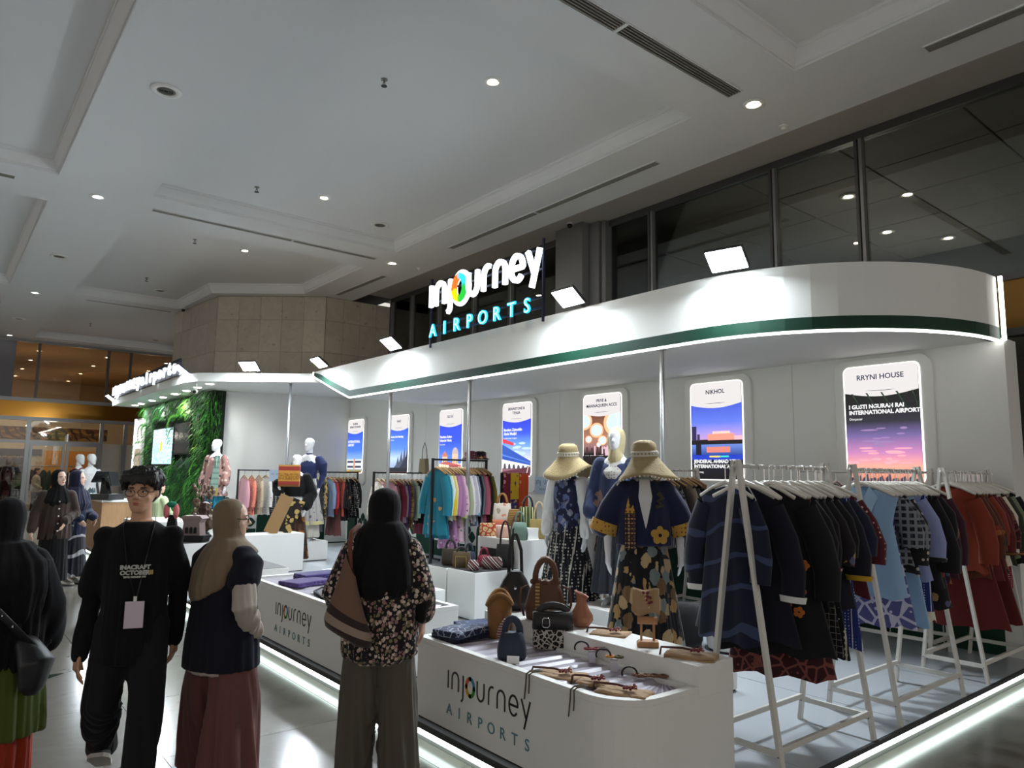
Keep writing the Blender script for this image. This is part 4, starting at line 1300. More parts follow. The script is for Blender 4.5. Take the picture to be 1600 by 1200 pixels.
R1 = [dict(d='long navy robe with pale batik waves', m=nbatik, L_=1.0, hem=.23, sl=.42, w=.19),
      dict(d='navy jacket with white piping', k='jacket', m=dnavy, L_=.98, hem=.34, sl=.5, w=.22, collar=navy, open_=whitec, cuff=whitec),
      dict(d='black jacket with embroidered orange flowers', k='jacket', m=black, L_=1.06, hem=.33, sl=.5, w=.22),
      dict(d='long dress with a maroon leaf-batik hem', k='dress', m=marb, L_=1.2, hem=.3, sl=.3, sm=black),
      dict(d='black shirt with red floral cuffs', m=black, L_=.82, sl=.36, cuff=mdot),
      dict(d='black and white netted batik dress', k='dress', m=nblk, L_=1.08, hem=.27, sl=.34, sm=dflor),
      dict(d='long black dress with cream dotted stripes', k='dress', m=dots, L_=1.12, hem=.26, sl=.3, sm=black),
      dict(d='navy blouse with yellow cuffs', m=dnavy, L_=.86, sl=.44, cuff=YEL),
      dict(d='long blue dress with white dotted stripes', k='dress', m=bdots, L_=1.1, hem=.24, sl=.3, sm=navy),
      dict(d='maroon spotted blouse', m=mdot, L_=.8, sl=.36, sm=mdot),
      ]
R1o = list(rack_clothes(R1, 3.58, 4.56, 2.37, 1.745, 'nearest white rack', 'clothes on the nearest white rack', HWHITE, -PI / 2 + .34, .06))
R1o[0].location.y, R1o[0].location.x = 2.5, 3.64
R1o[0].rotation_euler.z = -PI / 2 - .15
R1o[1].rotation_euler.z, R1o[2].rotation_euler.z = -PI / 2 + .1, -PI / 2 + .42
R1o[1].location.y, R1o[2].location.y = 2.45, 2.33
# jacket details: embroidered flowers, check patches, a pocket
j = R1o[2]
for i in range(11):
    a, q = i * 2.4, .008 * i ** .5 * 3.2
    b = B()
    x, z = .11 + q * math.cos(a), -.62 + 2.6 * q * math.sin(a)
    for k in range(5):
        b.prism([(x + .018 * math.cos(2 * PI * k / 5) + .014 * math.cos(t_), z + .018 * math.sin(2 * PI * k / 5) + .014 * math.sin(t_)) for t_ in (2 * PI * n / 7 for n in range(7))], -.066, -.062)
    mk('embroidered_flower', b, F_('orange_thread', c(196, 110, 44)) if i % 3 else F_('green_thread', c(86, 96, 48)), j)
j = R1o[1]
mk('pocket', B().box(.05, -.062, -.56, .16, -.054, -.44), patch, j)
mk('pocket_edge', B().box(.05, -.066, -.45, .16, -.061, -.435), whitec, j)
R2 = [dict(d='sleeveless pale blue vest with wide collar', k='vest', m=lblue, L_=.86, hem=.25, sl=0, w=.22, collar=F_('pale_blue_collar', c(158, 190, 218))),
      dict(d='blouse with blue and purple circle batik', m=cird, L_=1.06, hem=.27, sl=.3, sm=gplaid),
      dict(d='grey and black plaid blouse', m=gplaid, L_=.66, sl=.3, sm=gplaid),
      dict(d='black and white geometric blouse', m=geo, L_=.72, sl=.42),
      dict(d='long pale blue tunic with slanted hem', k='dress', m=lblue, L_=1.08, hem=.26, sl=0),
      dict(d='periwinkle blouse with patterned cuffs', m=peri, L_=.78, sl=.4, cuff=geo),
      dict(d='blue dotted skirt with a white fringe', k='skirt', m=bdots, L_=1.04, hem=.2, sl=0),
      dict(d='plain black long-sleeved blouse', m=black, L_=.86, sl=.5),
      dict(d='black dress with a red floral edge', k='dress', m=dflor, L_=1.0, sl=.3, sm=black),
      dict(d='plum floral blouse', m=F_('plum_floral', c(50, 26, 44), 'flower', (c(90, 96, 130), c(140, 90, 60), c(110, 40, 60)), 9, thr=.36), L_=.82, sl=.5),
      dict(d='dark plum blouse', m=F_('plum_cloth', c(58, 26, 40)), L_=.8, sl=.46)]
R2o = list(rack_clothes(R2, 4.98, 5.98, 2.37, 1.745, 'middle white rack', 'clothes on the middle white rack', HWHITE, -PI / 2 + .3))
v = R2o[0]
for i in range(4):
    mk('woven_band', B().box(-.16, -.05 - .0008 * i, -.47 - i * .028, .1, -.044, -.462 - i * .028), F_('rust_thread', c(150, 90, 80)) if i % 2 else F_('grey_thread', c(80, 90, 120)), v)
mk('fringe', B().rings([[(.2 * math.cos(a), .05 * math.sin(a), -1.0) for a in (2 * PI * k / 24 for k in range(24))], [(.21 * math.cos(a), .055 * math.sin(a) * (1 + .2 * (k % 2)), -1.08 + .015 * (k % 3)) for k, a in enumerate(2 * PI * k / 24 for k in range(24))]], True, False), cream, R2o[6])
R3 = [dict(d='rust orange blouse', m=rust, L_=.8, sl=.5), dict(d='rust and brown flower-batik blouse', m=rbat, L_=.86, sl=.46),
      dict(d='long maroon dress', k='dress', m=mar, L_=1.26, hem=.34, sl=.4, sm=rbat), dict(d='brown woven-stripe blouse with long panels', m=bstr, L_=1.0, hem=.22, sl=.36, sm=rust),
      dict(d='maroon blouse with brown cuffs', m=mar, L_=.9, sl=.44, cuff=bstr), dict(d='long dark red dress', k='dress', m=F_('dark_red_cloth', c(84, 22, 22)), L_=1.24, hem=.33, sl=.4),
      dict(d='patterned maroon blouse', m=marb, L_=.84, sl=.4), dict(d='cream blouse half hidden among the reds', m=cream, L_=.8, sl=.44),
      dict(d='dark olive jacket with brown cuffs', k='jacket', m=olive, L_=.8, sl=.46, cuff=bstr), dict(d='red dotted scarf shirt with white fringe', m=rdot, L_=.98, hem=.2, sl=0),
      dict(d='sage green jacket', k='jacket', m=sage, L_=.74, sl=.44, collar=olive), dict(d='black jacket at the rack end', k='jacket', m=black, L_=.8, sl=.46)]
list(rack_clothes(R3, 6.5, 7.5, 2.37, 1.745, 'right white rack', 'clothes on the right white rack', HWHITE, -PI / 2 + .3))
R4 = [dict(d='mauve brown robe', m=F_('mauve_brown', c(118, 84, 80)), L_=1.0, hem=.3, sl=.5), dict(d='dark brown plaid robe', m=F_('brown_plaid', c(72, 54, 56), 'plaid', (c(50, 36, 40),), 6, thr=.3), L_=1.1, sl=.5), dict(d='charcoal skirt', k='skirt', m=F_('charcoal', c(48, 50, 58)), L_=1.15, sl=0),
      dict(d='slate blue shirt', m=F_('slate_blue', c(74, 92, 124)), L_=.8, sl=.46), dict(d='pale grey-blue shirt', m=F_('pale_grey_blue', c(164, 178, 190)), L_=.78, sl=.46), dict(d='blue and purple striped jacket', k='jacket', m=F_('purple_stripe', c(62, 60, 96), 'stripe', (c(120, 110, 150), c(40, 44, 70)), 14, thr=.3), L_=.84, sl=.5),
      dict(d='grey pinstriped jacket', k='jacket', m=F_('grey_pin', c(92, 92, 96), 'stripe', (c(140, 140, 144),), 20, thr=.2), L_=.86, sl=.5), dict(d='brown weave shirt', m=F_('brown_weave', c(96, 74, 60)), L_=.8, sl=.48), dict(d='black checked shirt', m=gplaid, L_=.82, sl=.48), dict(d='charcoal and brown shirt', m=F_('charcoal_brown', c(60, 52, 48)), L_=.84, sl=.5), dict(d='taupe shirt', m=F_('taupe', c(140, 126, 108)), L_=.78, sl=.46), dict(d='dark grey shirt', m=F_('dark_grey_cloth', c(58, 60, 64)), L_=.82, sl=.48), dict(d='black long shirt', m=black, L_=.9, sl=.5), dict(d='tan jacket', k='jacket', m=F_('tan_cloth', c(150, 124, 96)), L_=.78, sl=.46)]
list(rack_clothes(R4, 5.72, 7.1, 5.28, 1.745, 'rear white rack', 'clothes on the rear white rack', HWOOD))
R5 = [dict(d=d_, m=m_, L_=.86, sl=.46) for d_, m_ in (('dark blue shirt', navy), ('black shirt', black), ('grey shirt', F_('charcoal', c(48, 50, 58))), ('navy net shirt', nblk), ('maroon shirt', mar), ('plum shirt', F_('plum_cloth', c(58, 26, 40))))]
for i, it in enumerate(R5):
    garment('shirt', '%s, %s along the rear rack by the display wall' % (it['d'], ORD[i]), (7.15, 2.85 + i * .19, 1.745), 0, it['m'], it['L_'], sl=.46, hm=HWHITE, group='clothes on the wall-side rack')
RB3 = [dict(d='teal dress with gold sprigs', k='dress', m=F_('teal_sprig', c(28, 118, 138), 'flower', (c(196, 150, 90),), 7, thr=.14), L_=1.0, hem=.25, sl=.5, w=.2), dict(d='plain teal dress', k='dress', m=F_('teal_cloth', c(24, 108, 130)), L_=1.05, hem=.25, sl=.5), dict(d='pale aqua blouse', m=F_('pale_aqua', c(190, 214, 214)), L_=.8, sl=.5), dict(d='mustard yellow blouse', m=F_('yellow_cloth', c(206, 180, 36)), L_=.8, sl=.5),
       dict(d='pale yellow blouse', m=F_('pale_yellow', c(214, 204, 140)), L_=.8, sl=.5), dict(d='mauve blouse with floral tails', m=F_('mauve_floral', c(160, 112, 152), 'flower', (c(214, 190, 206), c(110, 60, 100)), 16, thr=.25), L_=1.2, sl=.5), dict(d='plain mauve blouse', m=F_('mauve_cloth', c(160, 116, 156)), L_=.78, sl=.52), dict(d='pink floral tunic', m=F_('pink_floral', c(206, 176, 190), 'flower', (c(150, 80, 120), c(110, 120, 90)), 18, thr=.25), L_=1.1, sl=.5), dict(d='lime green blouse', m=F_('lime_cloth', c(168, 186, 118)), L_=.8, sl=.54),
       dict(d='sage green blouse', m=F_('sage_light', c(150, 164, 130)), L_=.9, sl=.5), dict(d='white blouse with pink flowers', m=F_('white_pink_floral', c(212, 206, 210), 'flower', (c(180, 90, 120),), 10, thr=.18), L_=.84, sl=.5), dict(d='grey lilac blouse', m=F_('lilac_grey', c(176, 172, 184)), L_=.86, sl=.5), dict(d='white blouse with coloured cuffs', m=whitec, L_=.84, sl=.5, cuff=F_('gold_blue_cuff', c(90, 170, 196))), dict(d='periwinkle grey blouse', m=F_('peri_grey', c(124, 134, 160)), L_=.9, sl=.52),
       dict(d='black blouse', m=black, L_=.88, sl=.5), dict(d='steel blue blouse', m=F_('steel_blue', c(88, 112, 126)), L_=.84, sl=.5), dict(d='dusty pink blouse', m=F_('dusty_pink', c(170, 92, 110)), L_=.84, sl=.5), dict(d='maroon blouse', m=F_('wine_cloth', c(120, 32, 54)), L_=.84, sl=.5), dict(d='black-brown blouse', m=F_('black_brown', c(34, 26, 26)), L_=.86, sl=.5), dict(d='olive gold blouse', m=F_('olive_gold', c(120, 108, 30)), L_=.86, sl=.5)]
list(rack_clothes(RB3, 5.37, 6.23, 8.3, 1.84, 'tall black rack', 'blouses on the tall black rack', jit=.12))
RB2 = [dict(d='cream blouse with dark flowers', m=F_('cream_dark_floral', c(200, 190, 176), 'flower', (c(60, 66, 60), c(150, 90, 90)), 12, thr=.24), L_=.8, sl=.5), dict(d='pink ruffled blouse', m=F_('pink_cloth', c(206, 158, 164)), L_=.72, hem=.28, sl=.44), dict(d='dusty rose tunic with purple hem', m=F_('rose_cloth', c(190, 140, 150)), L_=.9, sl=.5), dict(d='mauve brown dress', k='dress', m=F_('mauve_brown', c(118, 84, 80)), L_=1.1, sl=.5), dict(d='maroon tunic', m=F_('wine_cloth', c(120, 32, 54)), L_=1.0, sl=.5), dict(d='grey mauve blouse', m=F_('grey_mauve', c(140, 124, 136)), L_=.84, sl=.5),
       dict(d='purple tunic', m=F_('purple_cloth', c(84, 50, 100)), L_=1.0, sl=.5), dict(d='gold scroll blouse', m=F_('gold_scroll', c(150, 120, 80), 'batik', (c(90, 60, 40),), 14, thr=.3), L_=.94, sl=.5), dict(d='mint blouse', m=F_('mint_cloth', c(170, 196, 180)), L_=.8, sl=.52), dict(d='black blouse with cream edge', m=black, L_=.86, sl=.5, open_=cream), dict(d='wine red tunic', m=F_('wine_cloth', c(120, 32, 54)), L_=1.05, sl=.5), dict(d='lavender grey blouse', m=F_('lavender_grey', c(134, 130, 148)), L_=.84, sl=.5), dict(d='dark grey blouse', m=F_('charcoal', c(48, 50, 58)), L_=.86, sl=.5)]
list(rack_clothes(RB2, 5.94, 7.05, 11.0, 1.645, 'middle black rack', 'blouses on the middle black rack', jit=.2))
RB1 = [dict(d='dark navy trousers', k='trousers', m=dnavy, L_=1.15, hem=.2, sl=0), dict(d='charcoal skirt', k='skirt', m=F_('charcoal', c(48, 50, 58)), L_=1.2, hem=.26, sl=0), dict(d='black and gold scroll blouse', m=F_('black_gold_scroll', c(40, 36, 34), 'batik', (c(160, 130, 80),), 12, thr=.3), L_=.95, sl=.5), dict(d='pale denim blouse', m=F_('pale_denim', c(120, 136, 160)), L_=.9, sl=.5), dict(d='bright red blouse', m=F_('bright_red', c(176, 44, 50)), L_=.86, sl=.5), dict(d='long brown striped skirt', k='skirt', m=F_('brown_red_stripe', c(96, 50, 50), 'stripe', (c(130, 90, 80),), 12, thr=.3), L_=1.3, sl=0), dict(d='coral tunic', m=F_('coral_cloth', c(196, 90, 70)), L_=.9, sl=.5), dict(d='black tunic', m=black, L_=1.0, sl=.5), dict(d='dark floral tunic', m=dflor, L_=1.0, sl=.5), dict(d='black patterned tunic', m=geo, L_=.9, sl=.5), dict(d='black jacket', k='jacket', m=black, L_=.94, sl=.5)]
list(rack_clothes(RB1, 6.24, 7.15, 14.15, 1.635, 'far corner black rack', 'clothes on the corner black rack', jit=.25))
RB0 = [dict(d='rose pink blouse', m=F_('rose_cloth', c(190, 140, 150)), L_=.9, sl=.5), dict(d='coral print blouse', m=F_('coral_print', c(214, 120, 100), 'flower', (c(240, 190, 170),), 16, thr=.25), L_=.9, sl=.5), dict(d='beige print blouse', m=F_('beige_print', c(190, 176, 150), 'flower', (c(120, 110, 90),), 16, thr=.25), L_=.9, sl=.5), dict(d='white print blouse', m=F_('white_print', c(206, 202, 196), 'flower', (c(120, 120, 120),), 18, thr=.2), L_=.9, sl=.5), dict(d='grey leaf blouse', m=geo, L_=.9, sl=.5), dict(d='black sash blouse', m=black, L_=.95, sl=.5), dict(d='purple blouse', m=F_('purple_cloth', c(84, 50, 100)), L_=.95, sl=.5)]
list(rack_clothes(RB0, 5.0, 6.05, 15.0, 1.655, 'black rack by the cross wall', 'clothes by the cross wall', jit=.2))
# spare hangers crowded on the white racks
for lab, x0, n, y in (('nearest', 3.64, 9, 2.37), ('middle', 5.03, 9, 2.37), ('right', 6.55, 9, 2.37)):
    for i in range(n):
        t = thing('spare_hanger', 'empty white hanger among the clothes on the %s white rack' % lab, 'hanger', (x0 + i * .1, y, 1.745), -PI / 2 + rg.uniform(-.3, .3), 'spare hangers on the %s white rack' % lab)
        hanger(HWHITE, t)

# ------------------------------------------------------------------ people and mannequins
SKIN = mat('skin', rgb(196, 150, 122), .55, vary=.04, vs=12, spec=.35)
SKIN2 = mat('skin_fair', rgb(222, 186, 166), .55, vary=.03, vs=12, spec=.35)
MANQ = mat('mannequin_white', rgb(224, 224, 226), .28, coat=.3)
HAIR = mat('black_hair', rgb(18, 16, 16), .5, bump=.5, bs=120)
EYEW, EYEB = mat('eye_white', rgb(220, 216, 210), .3), mat('eye_dark', rgb(24, 16, 12), .2)
LIP = mat('lip', rgb(168, 96, 88), .5)
def head_shape(b, o, M_, k=1.0, plain=False):
    """skull, jaw, nose, ears; o = chin-level point on the neck axis, M_ turns the head"""
    rows = [(-.062, -.004, .02, .02), (-.056, .01, .036, .036), (-.038, .035, .05, .056), (-.018, .065, .061, .077), (-.002, .1, .069, .09), (.003, .135, .0735, .095), (.006, .17, .07, .089), (.008, .2, .055, .07), (.01, .218, .03, .04)]
    R = []
    for cy, z, rx, ry in rows:
        R.append([o + M_ @ (V((rx * math.cos(a), cy + ry * math.sin(a), z)) * k) for a in (2 * PI * i / 20 for i in range(20))])
    b.rings(R)
    P = lambda x, y, z: o + M_ @ (V((x, y, z)) * k)
    if plain:
        b.tube([P(0, -.085, .12), P(0, -.098, .088)], [.01 * k, .014 * k], 8, True, 0, True)
        b.sph(P(0, -.08, .045), .02 * k, 8)
        return
    b.tube([P(0, -.088, .128), P(0, -.1, .105), P(0, -.113, .084)], [.007 * k, .009 * k, .0125 * k], 8, True, 0, True)
    for s in (-1, 1):
        b.sph(P(s * .012, -.099, .08), .009 * k, 8)
        b.sph(P(s * .032, -.074, .132), (.026 * k, .017 * k, .012 * k), 8, 0, M_)
        b.sph(P(s * .04, -.055, .078), (.024 * k, .022 * k, .024 * k), 8)
        b.sph(P(s * .074, .012, .103), (.008 * k, .018 * k, .03 * k), 8, 0, M_)
    b.sph(P(0, -.083, .047), (.024 * k, .014 * k, .016 * k), 8, 0, M_)
    b.sph(P(0, -.077, .016), (.02 * k, .017 * k, .016 * k), 8, 0, M_)
def face(t, o, M_, k=1.0, m=None):
    """eyes, brows and lips as parts"""
    P = lambda x, y, z: o + M_ @ (V((x, y, z)) * k)
    for s in (-1, 1):
        e = mk('eye', B().sph(P(s * .031, -.0755, .113), (.0135 * k, .0115 * k, .0062 * k), 10, 0, M_), EYEW, t, True)
        mk('iris', B().sph(P(s * .031 - .001, -.0845, .113), (.0056 * k, .0035 * k, .0056 * k), 8, 0, M_), EYEB, e, True)
        mk('upper_lid', B().tube([P(s * .031 + d * .015, -.084 + abs(d) * .006, .1185 - abs(d) * .003) for d in (-1, -.5, 0, .5, 1)], .0022 * k, 6), HAIR, e, True)
        mk('eyebrow', B().tube([P(s * (.031 + d * .02), -.091 + abs(d) * .006 + (d > 0) * .006 * d, .136 - .004 * abs(d)) for d in (-1, -.4, .3, 1)], [.003 * k, .0042 * k, .004 * k, .002 * k], 6), HAIR, t, True)
    mk('lips', B().sph(P(0, -.0935, .0525), (.021 * k, .006 * k, .0045 * k), 10, 0, M_).sph(P(0, -.0925, .0435), (.018 * k, .0065 * k, .0055 * k), 10, 0, M_), m or LIP, t, True)
def hand(b, w, d, pn, sd, k=1.0, curl=.5):
    """palm, four fingers, thumb; w wrist, d direction, pn palm normal, sd +1/-1 thumb side along d x pn"""
    w, d, pn = V(w), V(d).normalized(), V(pn).normalized()
    pn = (pn - d * pn.dot(d)).normalized()
    x = d.cross(pn) * sd
    b.tube([w - d * .02 * k, w + d * .03 * k, w + d * .085 * k], [(.024 * k, .02 * k)] * 3, 8)
    for i in range(4):
        off = (.027 - .018 * i) * k
        L_ = (.072, .08, .074, .058)[i] * k
        p0 = w + x * off * .75 + d * .02 * k
        p1 = w + x * off + d * (.086 - .005 * abs(i - 1)) * k
        a1, a2 = curl * .6, curl * 1.4
        d1 = d * math.cos(a1) + pn * math.sin(a1)
        d2 = d * math.cos(a2) + pn * math.sin(a2)
        p2 = p1 + d1 * L_ * .5
        b.tube([p0, p1, p2, p2 + d2 * L_ * .5], [.0115 * k, .0096 * k, .0088 * k, .0072 * k], 7, True, 0, True)
    q0 = w + x * .018 * k + d * .018 * k
    q1 = w + x * .043 * k + d * .05 * k + pn * .012 * k
    q2 = q1 + (d * .85 + x * .25 + pn * .45).normalized() * .042 * k
    b.tube([q0, q1, q2], [.014 * k, .0112 * k, .008 * k], 7, True, 0, True)
def limb(b, pts, rs, n=10):
    P = [V(pts[0])]
    Q = [rs[0]]
    for i in range(1, len(pts)):
        P += [V(pts[i - 1]).lerp(V(pts[i]), .5), V(pts[i])]
        Q += [(rs[i - 1] + rs[i]) / 2 * 1.04, rs[i]]
    b.tube(P, Q, n, True, 0, True)
def figure(t, h=1.65, arms=None, legs=None, yaw=0.0, pitch=0.0, male=False, m=SKIN, plain=False, size=.0075, curl=.5, hands=(1, 1), barefoot=False, lean=0.0, headk=1.0):
    """one continuous body; returns joints"""
    k = h / 1.70
    b = B()
    sw = (.17 if male else .165) * k
    b.ell([(0, 0, z * k, rx * k, ry * k) for z, rx, ry in ((.80, .14, .1), (.88, .16, .115), (.98, .14, .1), (1.07, .122, .09), (1.2, .142, .105), (1.3, .155, .1), (1.38, .13, .08), (1.43, .07, .06))], 20)
    ch = V((0, -.012 * k, 1.478 * k))
    M_ = Matrix.Rotation(yaw, 3, 'Z') @ Matrix.Rotation(pitch, 3, 'X')
    b.tube([(0, .012 * k, 1.38 * k), (0, .006 * k, 1.56 * k)], [.056 * k, .048 * k], 12)
    head_shape(b, ch, M_, k * headk, plain)
    arms = arms or {}
    legs = legs or {}
    J = dict(k=k, ch=ch, M=M_)
    for s, n_ in ((-1, 'R'), (1, 'L')):
        sh = V((s * sw, 0, 1.345 * k))
        e, w = [V(p) for p in arms.get(n_, ((s * .225 * k, .02, 1.08 * k), (s * .245 * k, -.05, .83 * k)))]
        limb(b, [sh, e, w], [.044 * k, .038 * k, .026 * k])
        b.sph(sh, .045 * k, 10)
        if hands[0 if s < 0 else 1]:
            d = (w - e).normalized() * .6 + V((0, -.05, -.6))
            hand(b, w, d, V((-s, .25, 0)), s if True else -s, k, curl)
        hp = V((s * .085 * k, 0, .86 * k))
        kn, an = [V(p) for p in legs.get(n_, ((s * .09 * k, -.012, .48 * k), (s * .09 * k, .01, .085 * k)))]
        limb(b, [hp, kn, an], [.085 * k, .056 * k, .036 * k], 12)
        if barefoot:
            b.tube([an + V((0, .03, -.05)) * k, an + V((0, -.05, -.055)) * k, an + V((0, -.15, -.07)) * k], [(.03 * k, .03 * k), (.038 * k, .026 * k), (.034 * k, .014 * k)], 10, True, 0, True)
        J['sh' + n_], J['el' + n_], J['wr' + n_], J['hp' + n_], J['kn' + n_], J['an' + n_] = sh, e, w, hp, kn, an
    vox('body', b, m, size, t, 5)
    return J
def shoe(t, an, k, m, sole, yaw=0.0, pitch=0.0):
    b = B()
    M_ = Matrix.Rotation(yaw, 3, 'Z') @ Matrix.Rotation(pitch, 3, 'X')
    P = lambda x, y, z: an + M_ @ (V((x, y, z)) * k)
    R = []
    for y, w, hz in ((.075, .028, .06), (.06, .036, .085), (.02, .04, .1), (-.04, .044, .075), (-.1, .048, .05), (-.15, .044, .036), (-.18, .026, .022)):
        R.append([P(w * math.cos(a), y, -.075 + (hz * (math.sin(a) + .1) if math.sin(a) > 0 else .01 * math.sin(a))) for a in (2 * PI * i / 14 for i in range(14))])
    s = mk('shoe', B().rings(R), m, t, True)
    R = [[P(w * 1.06 * c_, y * 1.03, z) for c_, z in ((-1, -.085), (1, -.085), (1, -.066), (-1, -.066))] for y, w in ((.08, .026), (.06, .038), (-.04, .044), (-.1, .05), (-.15, .046), (-.185, .026))]
    mk('sole', B().rings(R), sole, s)
def legs_cloth(t, J, m, r0, r1, zc, name='trousers', hip=.17, size=.012, amp=.012, sd=1.0):
    k = J['k']
    b = B()
    b.ell([(0, .005, z * k, rx, ry) for z, rx, ry in ((.80, hip, hip * .78), (.92, hip * .98, hip * .74), (1.02, hip * .84, hip * .64), (1.06, hip * .8, hip * .6))], 20)
    for n_ in 'RL':
        hp, kn, an = J['hp' + n_], J['kn' + n_], J['an' + n_]
        a2 = an + (an - kn).normalized() * zc
        rm = (r0 + r1) / 2
        b.tube([hp + V((0, 0, .02)), hp.lerp(kn, .5), kn, kn.lerp(a2, .5), a2], [r0, (r0 + rm) / 2, rm, (rm + r1) / 2, r1], 16)
    return vox(name, b, m, size, t, 6, folds(amp, 6, .85 * k, .2, 1.0, sd))
def top_cloth(t, J, m, lv, sleeves, name='shirt', size=.011, amp=.012, sd=2.0, fz=(1.3, .7), extra=None):
    """lv: (z, rx, ry[, cy]) rings; sleeves: {'R': (points, radii)}"""
    b = B()
    b.ell([(0, q[3] if len(q) > 3 else 0, q[0], q[1], q[2]) for q in lv], 24)
    for n_, (p, r) in sleeves.items():
        p = [V(q) for q in p]
        p[0] = p[0] + (p[1] - p[0]).normalized() * (r[0] if not isinstance(r[0], tuple) else r[0][0]) * .3
        b.tube(p, r, 14, True, 0, True)
        r0 = r[0][0] if isinstance(r[0], tuple) else r[0]
        b.sph(J['sh' + n_] + V((0, 0, -.004)), max(r0 * .96, .062 * J['k']), 12)
    if extra:
        extra(b)
    return vox(name, b, m, size, t, 9, folds(amp, 5, fz[0], fz[1], 1.6, sd))
def hijab(t, J, m, drop, name='hijab', hs=1.0, amp=.012, sd=3.0, size=.01, point=None, zf=1.2):
    """head cloth that leaves the face free and falls over the shoulders; drop: (z, rx, ry, cy) rings below the chin"""
    k, ch, M_ = J['k'], J['ch'], J['M']
    b = B()
    P = lambda x, y, z: ch + M_ @ (V((x, y, z)) * k)
    rows = [(.02, -.03, .07, .075), (.014, .0, .076, .085), (.02, .05, .082, .09), (.022, .1, .086, .093), (.024, .15, .085, .095), (.024, .19, .074, .086), (.022, .218, .052, .062), (.02, .236, .02, .03)]
    b.rings([[P(rx * hs * math.cos(a), cy + ry * hs * math.sin(a), z) for a in (2 * PI * i / 20 for i in range(20))] for cy, z, rx, ry in rows])
    b.tube([P(0, -.03, -.005), P(0, -.02, -.05), P(0, 0, -.1)], [.06 * k, .075 * k, .09 * k], 14, True, 0, True)
    b.rings([[(q[1] * math.cos(a), q[3] + q[2] * math.sin(a), q[0] - (q[4] * q[1] * math.cos(a) + q[5] * q[2] * math.sin(a) if len(q) > 4 else 0)) for a in (2 * PI * i / 24 for i in range(24))] for q in drop])
    if point:
        for p in point:
            b.tube(*p)
    return vox(name, b, m, size, t, 7, folds(amp, 5, J['ch'].z + .1, J['ch'].z - .35, zf, sd))

BLK = fab('black_jersey', rgb(15, 15, 18), rough=.92, sheen=.05)
BLKH = fab('black_hijab_cloth', rgb(15, 14, 16), rough=.92, sheen=.05)
NAVYV = fab('navy_vest_cloth', rgb(20, 22, 34), rough=.9, sheen=.05)
CREAM = fab('cream_knit', rgb(176, 164, 154), rough=.9)
TANH = fab('tan_hijab_cloth', rgb(124, 106, 84), rough=.7)
MAUVE = fab('mauve_trouser_cloth', rgb(104, 64, 60), rough=.75)
OLIVE = fab('olive_grey_cloth', rgb(84, 78, 68), rough=.85)
FLORB = fab('black_rose_print', rgb(28, 22, 26), 'flower', (rgb(190, 164, 150), rgb(150, 112, 112), rgb(126, 118, 88), rgb(206, 190, 176)), 44, thr=.46)
DENIMB = fab('black_denim', rgb(22, 22, 26), rough=.85, sheen=.05)
# man walking towards the camera
t = thing('person', 'man in glasses, black printed T-shirt and dark trousers, walking with a badge', 'person', (.93, 4.36, 0), -.33)
k = 1.66 / 1.7
J = figure(t, 1.66, {'R': ((-.215, .05, .97), (-.235, -.03, .72)), 'L': ((.205, .08, .98), (.2, .1, .75))}, {'R': ((-.12, -.03, .47), (-.13, .27, .15)), 'L': ((.09, -.1, .48), (.1, -.2, .085))}, -.2, .02, True, SKIN, size=.006)
face(t, J['ch'], J['M'], k)
legs_cloth(t, J, DENIMB, .1, .078, .03, hip=.175, amp=.016, sd=4)
sl = {n_: ([J['sh' + n_] + V((-s * .02, 0, -.01)), J['sh' + n_].lerp(J['el' + n_], .5) + V((s * .006, 0, 0)), J['el' + n_] + V((s * .0, 0, .07))], [.058, .066, .074]) for n_, s in (('R', -1), ('L', 1))}
top_cloth(t, J, BLK, [(.66, .168, .135), (.8, .168, .14), (1.0, .163, .135), (1.2, .168, .13), (1.28, .172, .115), (1.325, .16, .1), (1.362, .12, .085), (1.395, .075, .068)], sl, 't_shirt', amp=.01)
b = B()
for n_ in 'RL':
    limb(b, [J['sh' + n_] + V((0, 0, -.03)), J['el' + n_], J['wr' + n_] + V((0, 0, -.015))], [.05, .05, .042])
vox('long_sleeves', b, BLK, .01, t, 5, folds(.008, 9, 1.2, .7, 6, 8))
for n_, p in (('R', -.5), ('L', 0)):
    shoe(t, J['an' + n_], 1.05, mat('black_canvas', rgb(22, 22, 24), .7), mat('white_rubber', rgb(190, 186, 176), .6), 0, p)
# hair: cap with tufts
b = B()
P = lambda x, y, z: J['ch'] + J['M'] @ (V((x, y, z)) * k)
b.sph(P(0, .018, .165), (.088, .1, .076), 14, 0, J['M'])
b.sph(P(0, .045, .12), (.084, .075, .08), 12, 0, J['M'])
rh = random.Random(5)
for i in range(90):
    a = rh.uniform(0, 2 * PI)
    u = rh.uniform(.15, 1)
    x, y, z = .086 * u * math.cos(a), .018 + .096 * u * math.sin(a), .165 + .074 * math.sqrt(max(0, 1 - u * u))
    d = V((-math.sin(a) * .4 + math.cos(a) * .5, math.cos(a) * .4 + math.sin(a) * .5, 0)) * .03
    p0 = V((x, y, z))
    b.tube([P(*p0), P(*(p0 + d * .7 + V((0, 0, .004)))), P(*(p0 + d * 1.3 + V((0, 0, -.014))))], [.018, .016, .009], 6, True, 0, True)
for i in range(11):
    x = -.075 + .015 * i
    b.tube([P(x, -.045, .215), P(x * 1.08, -.088, .195), P(x * 1.12 + .008, -.096, .153 + rh.uniform(-.014, .016))], [.018, .013, .005], 6, True, 0, True)
for s in (-1, 1):
    for y in (-.06, -.03, .0):
        b.tube([P(s * .07, y, .2), P(s * .088, y + .005, .165), P(s * .084, y + .01, .125)], [.02, .018, .008], 6, True, 0, True)
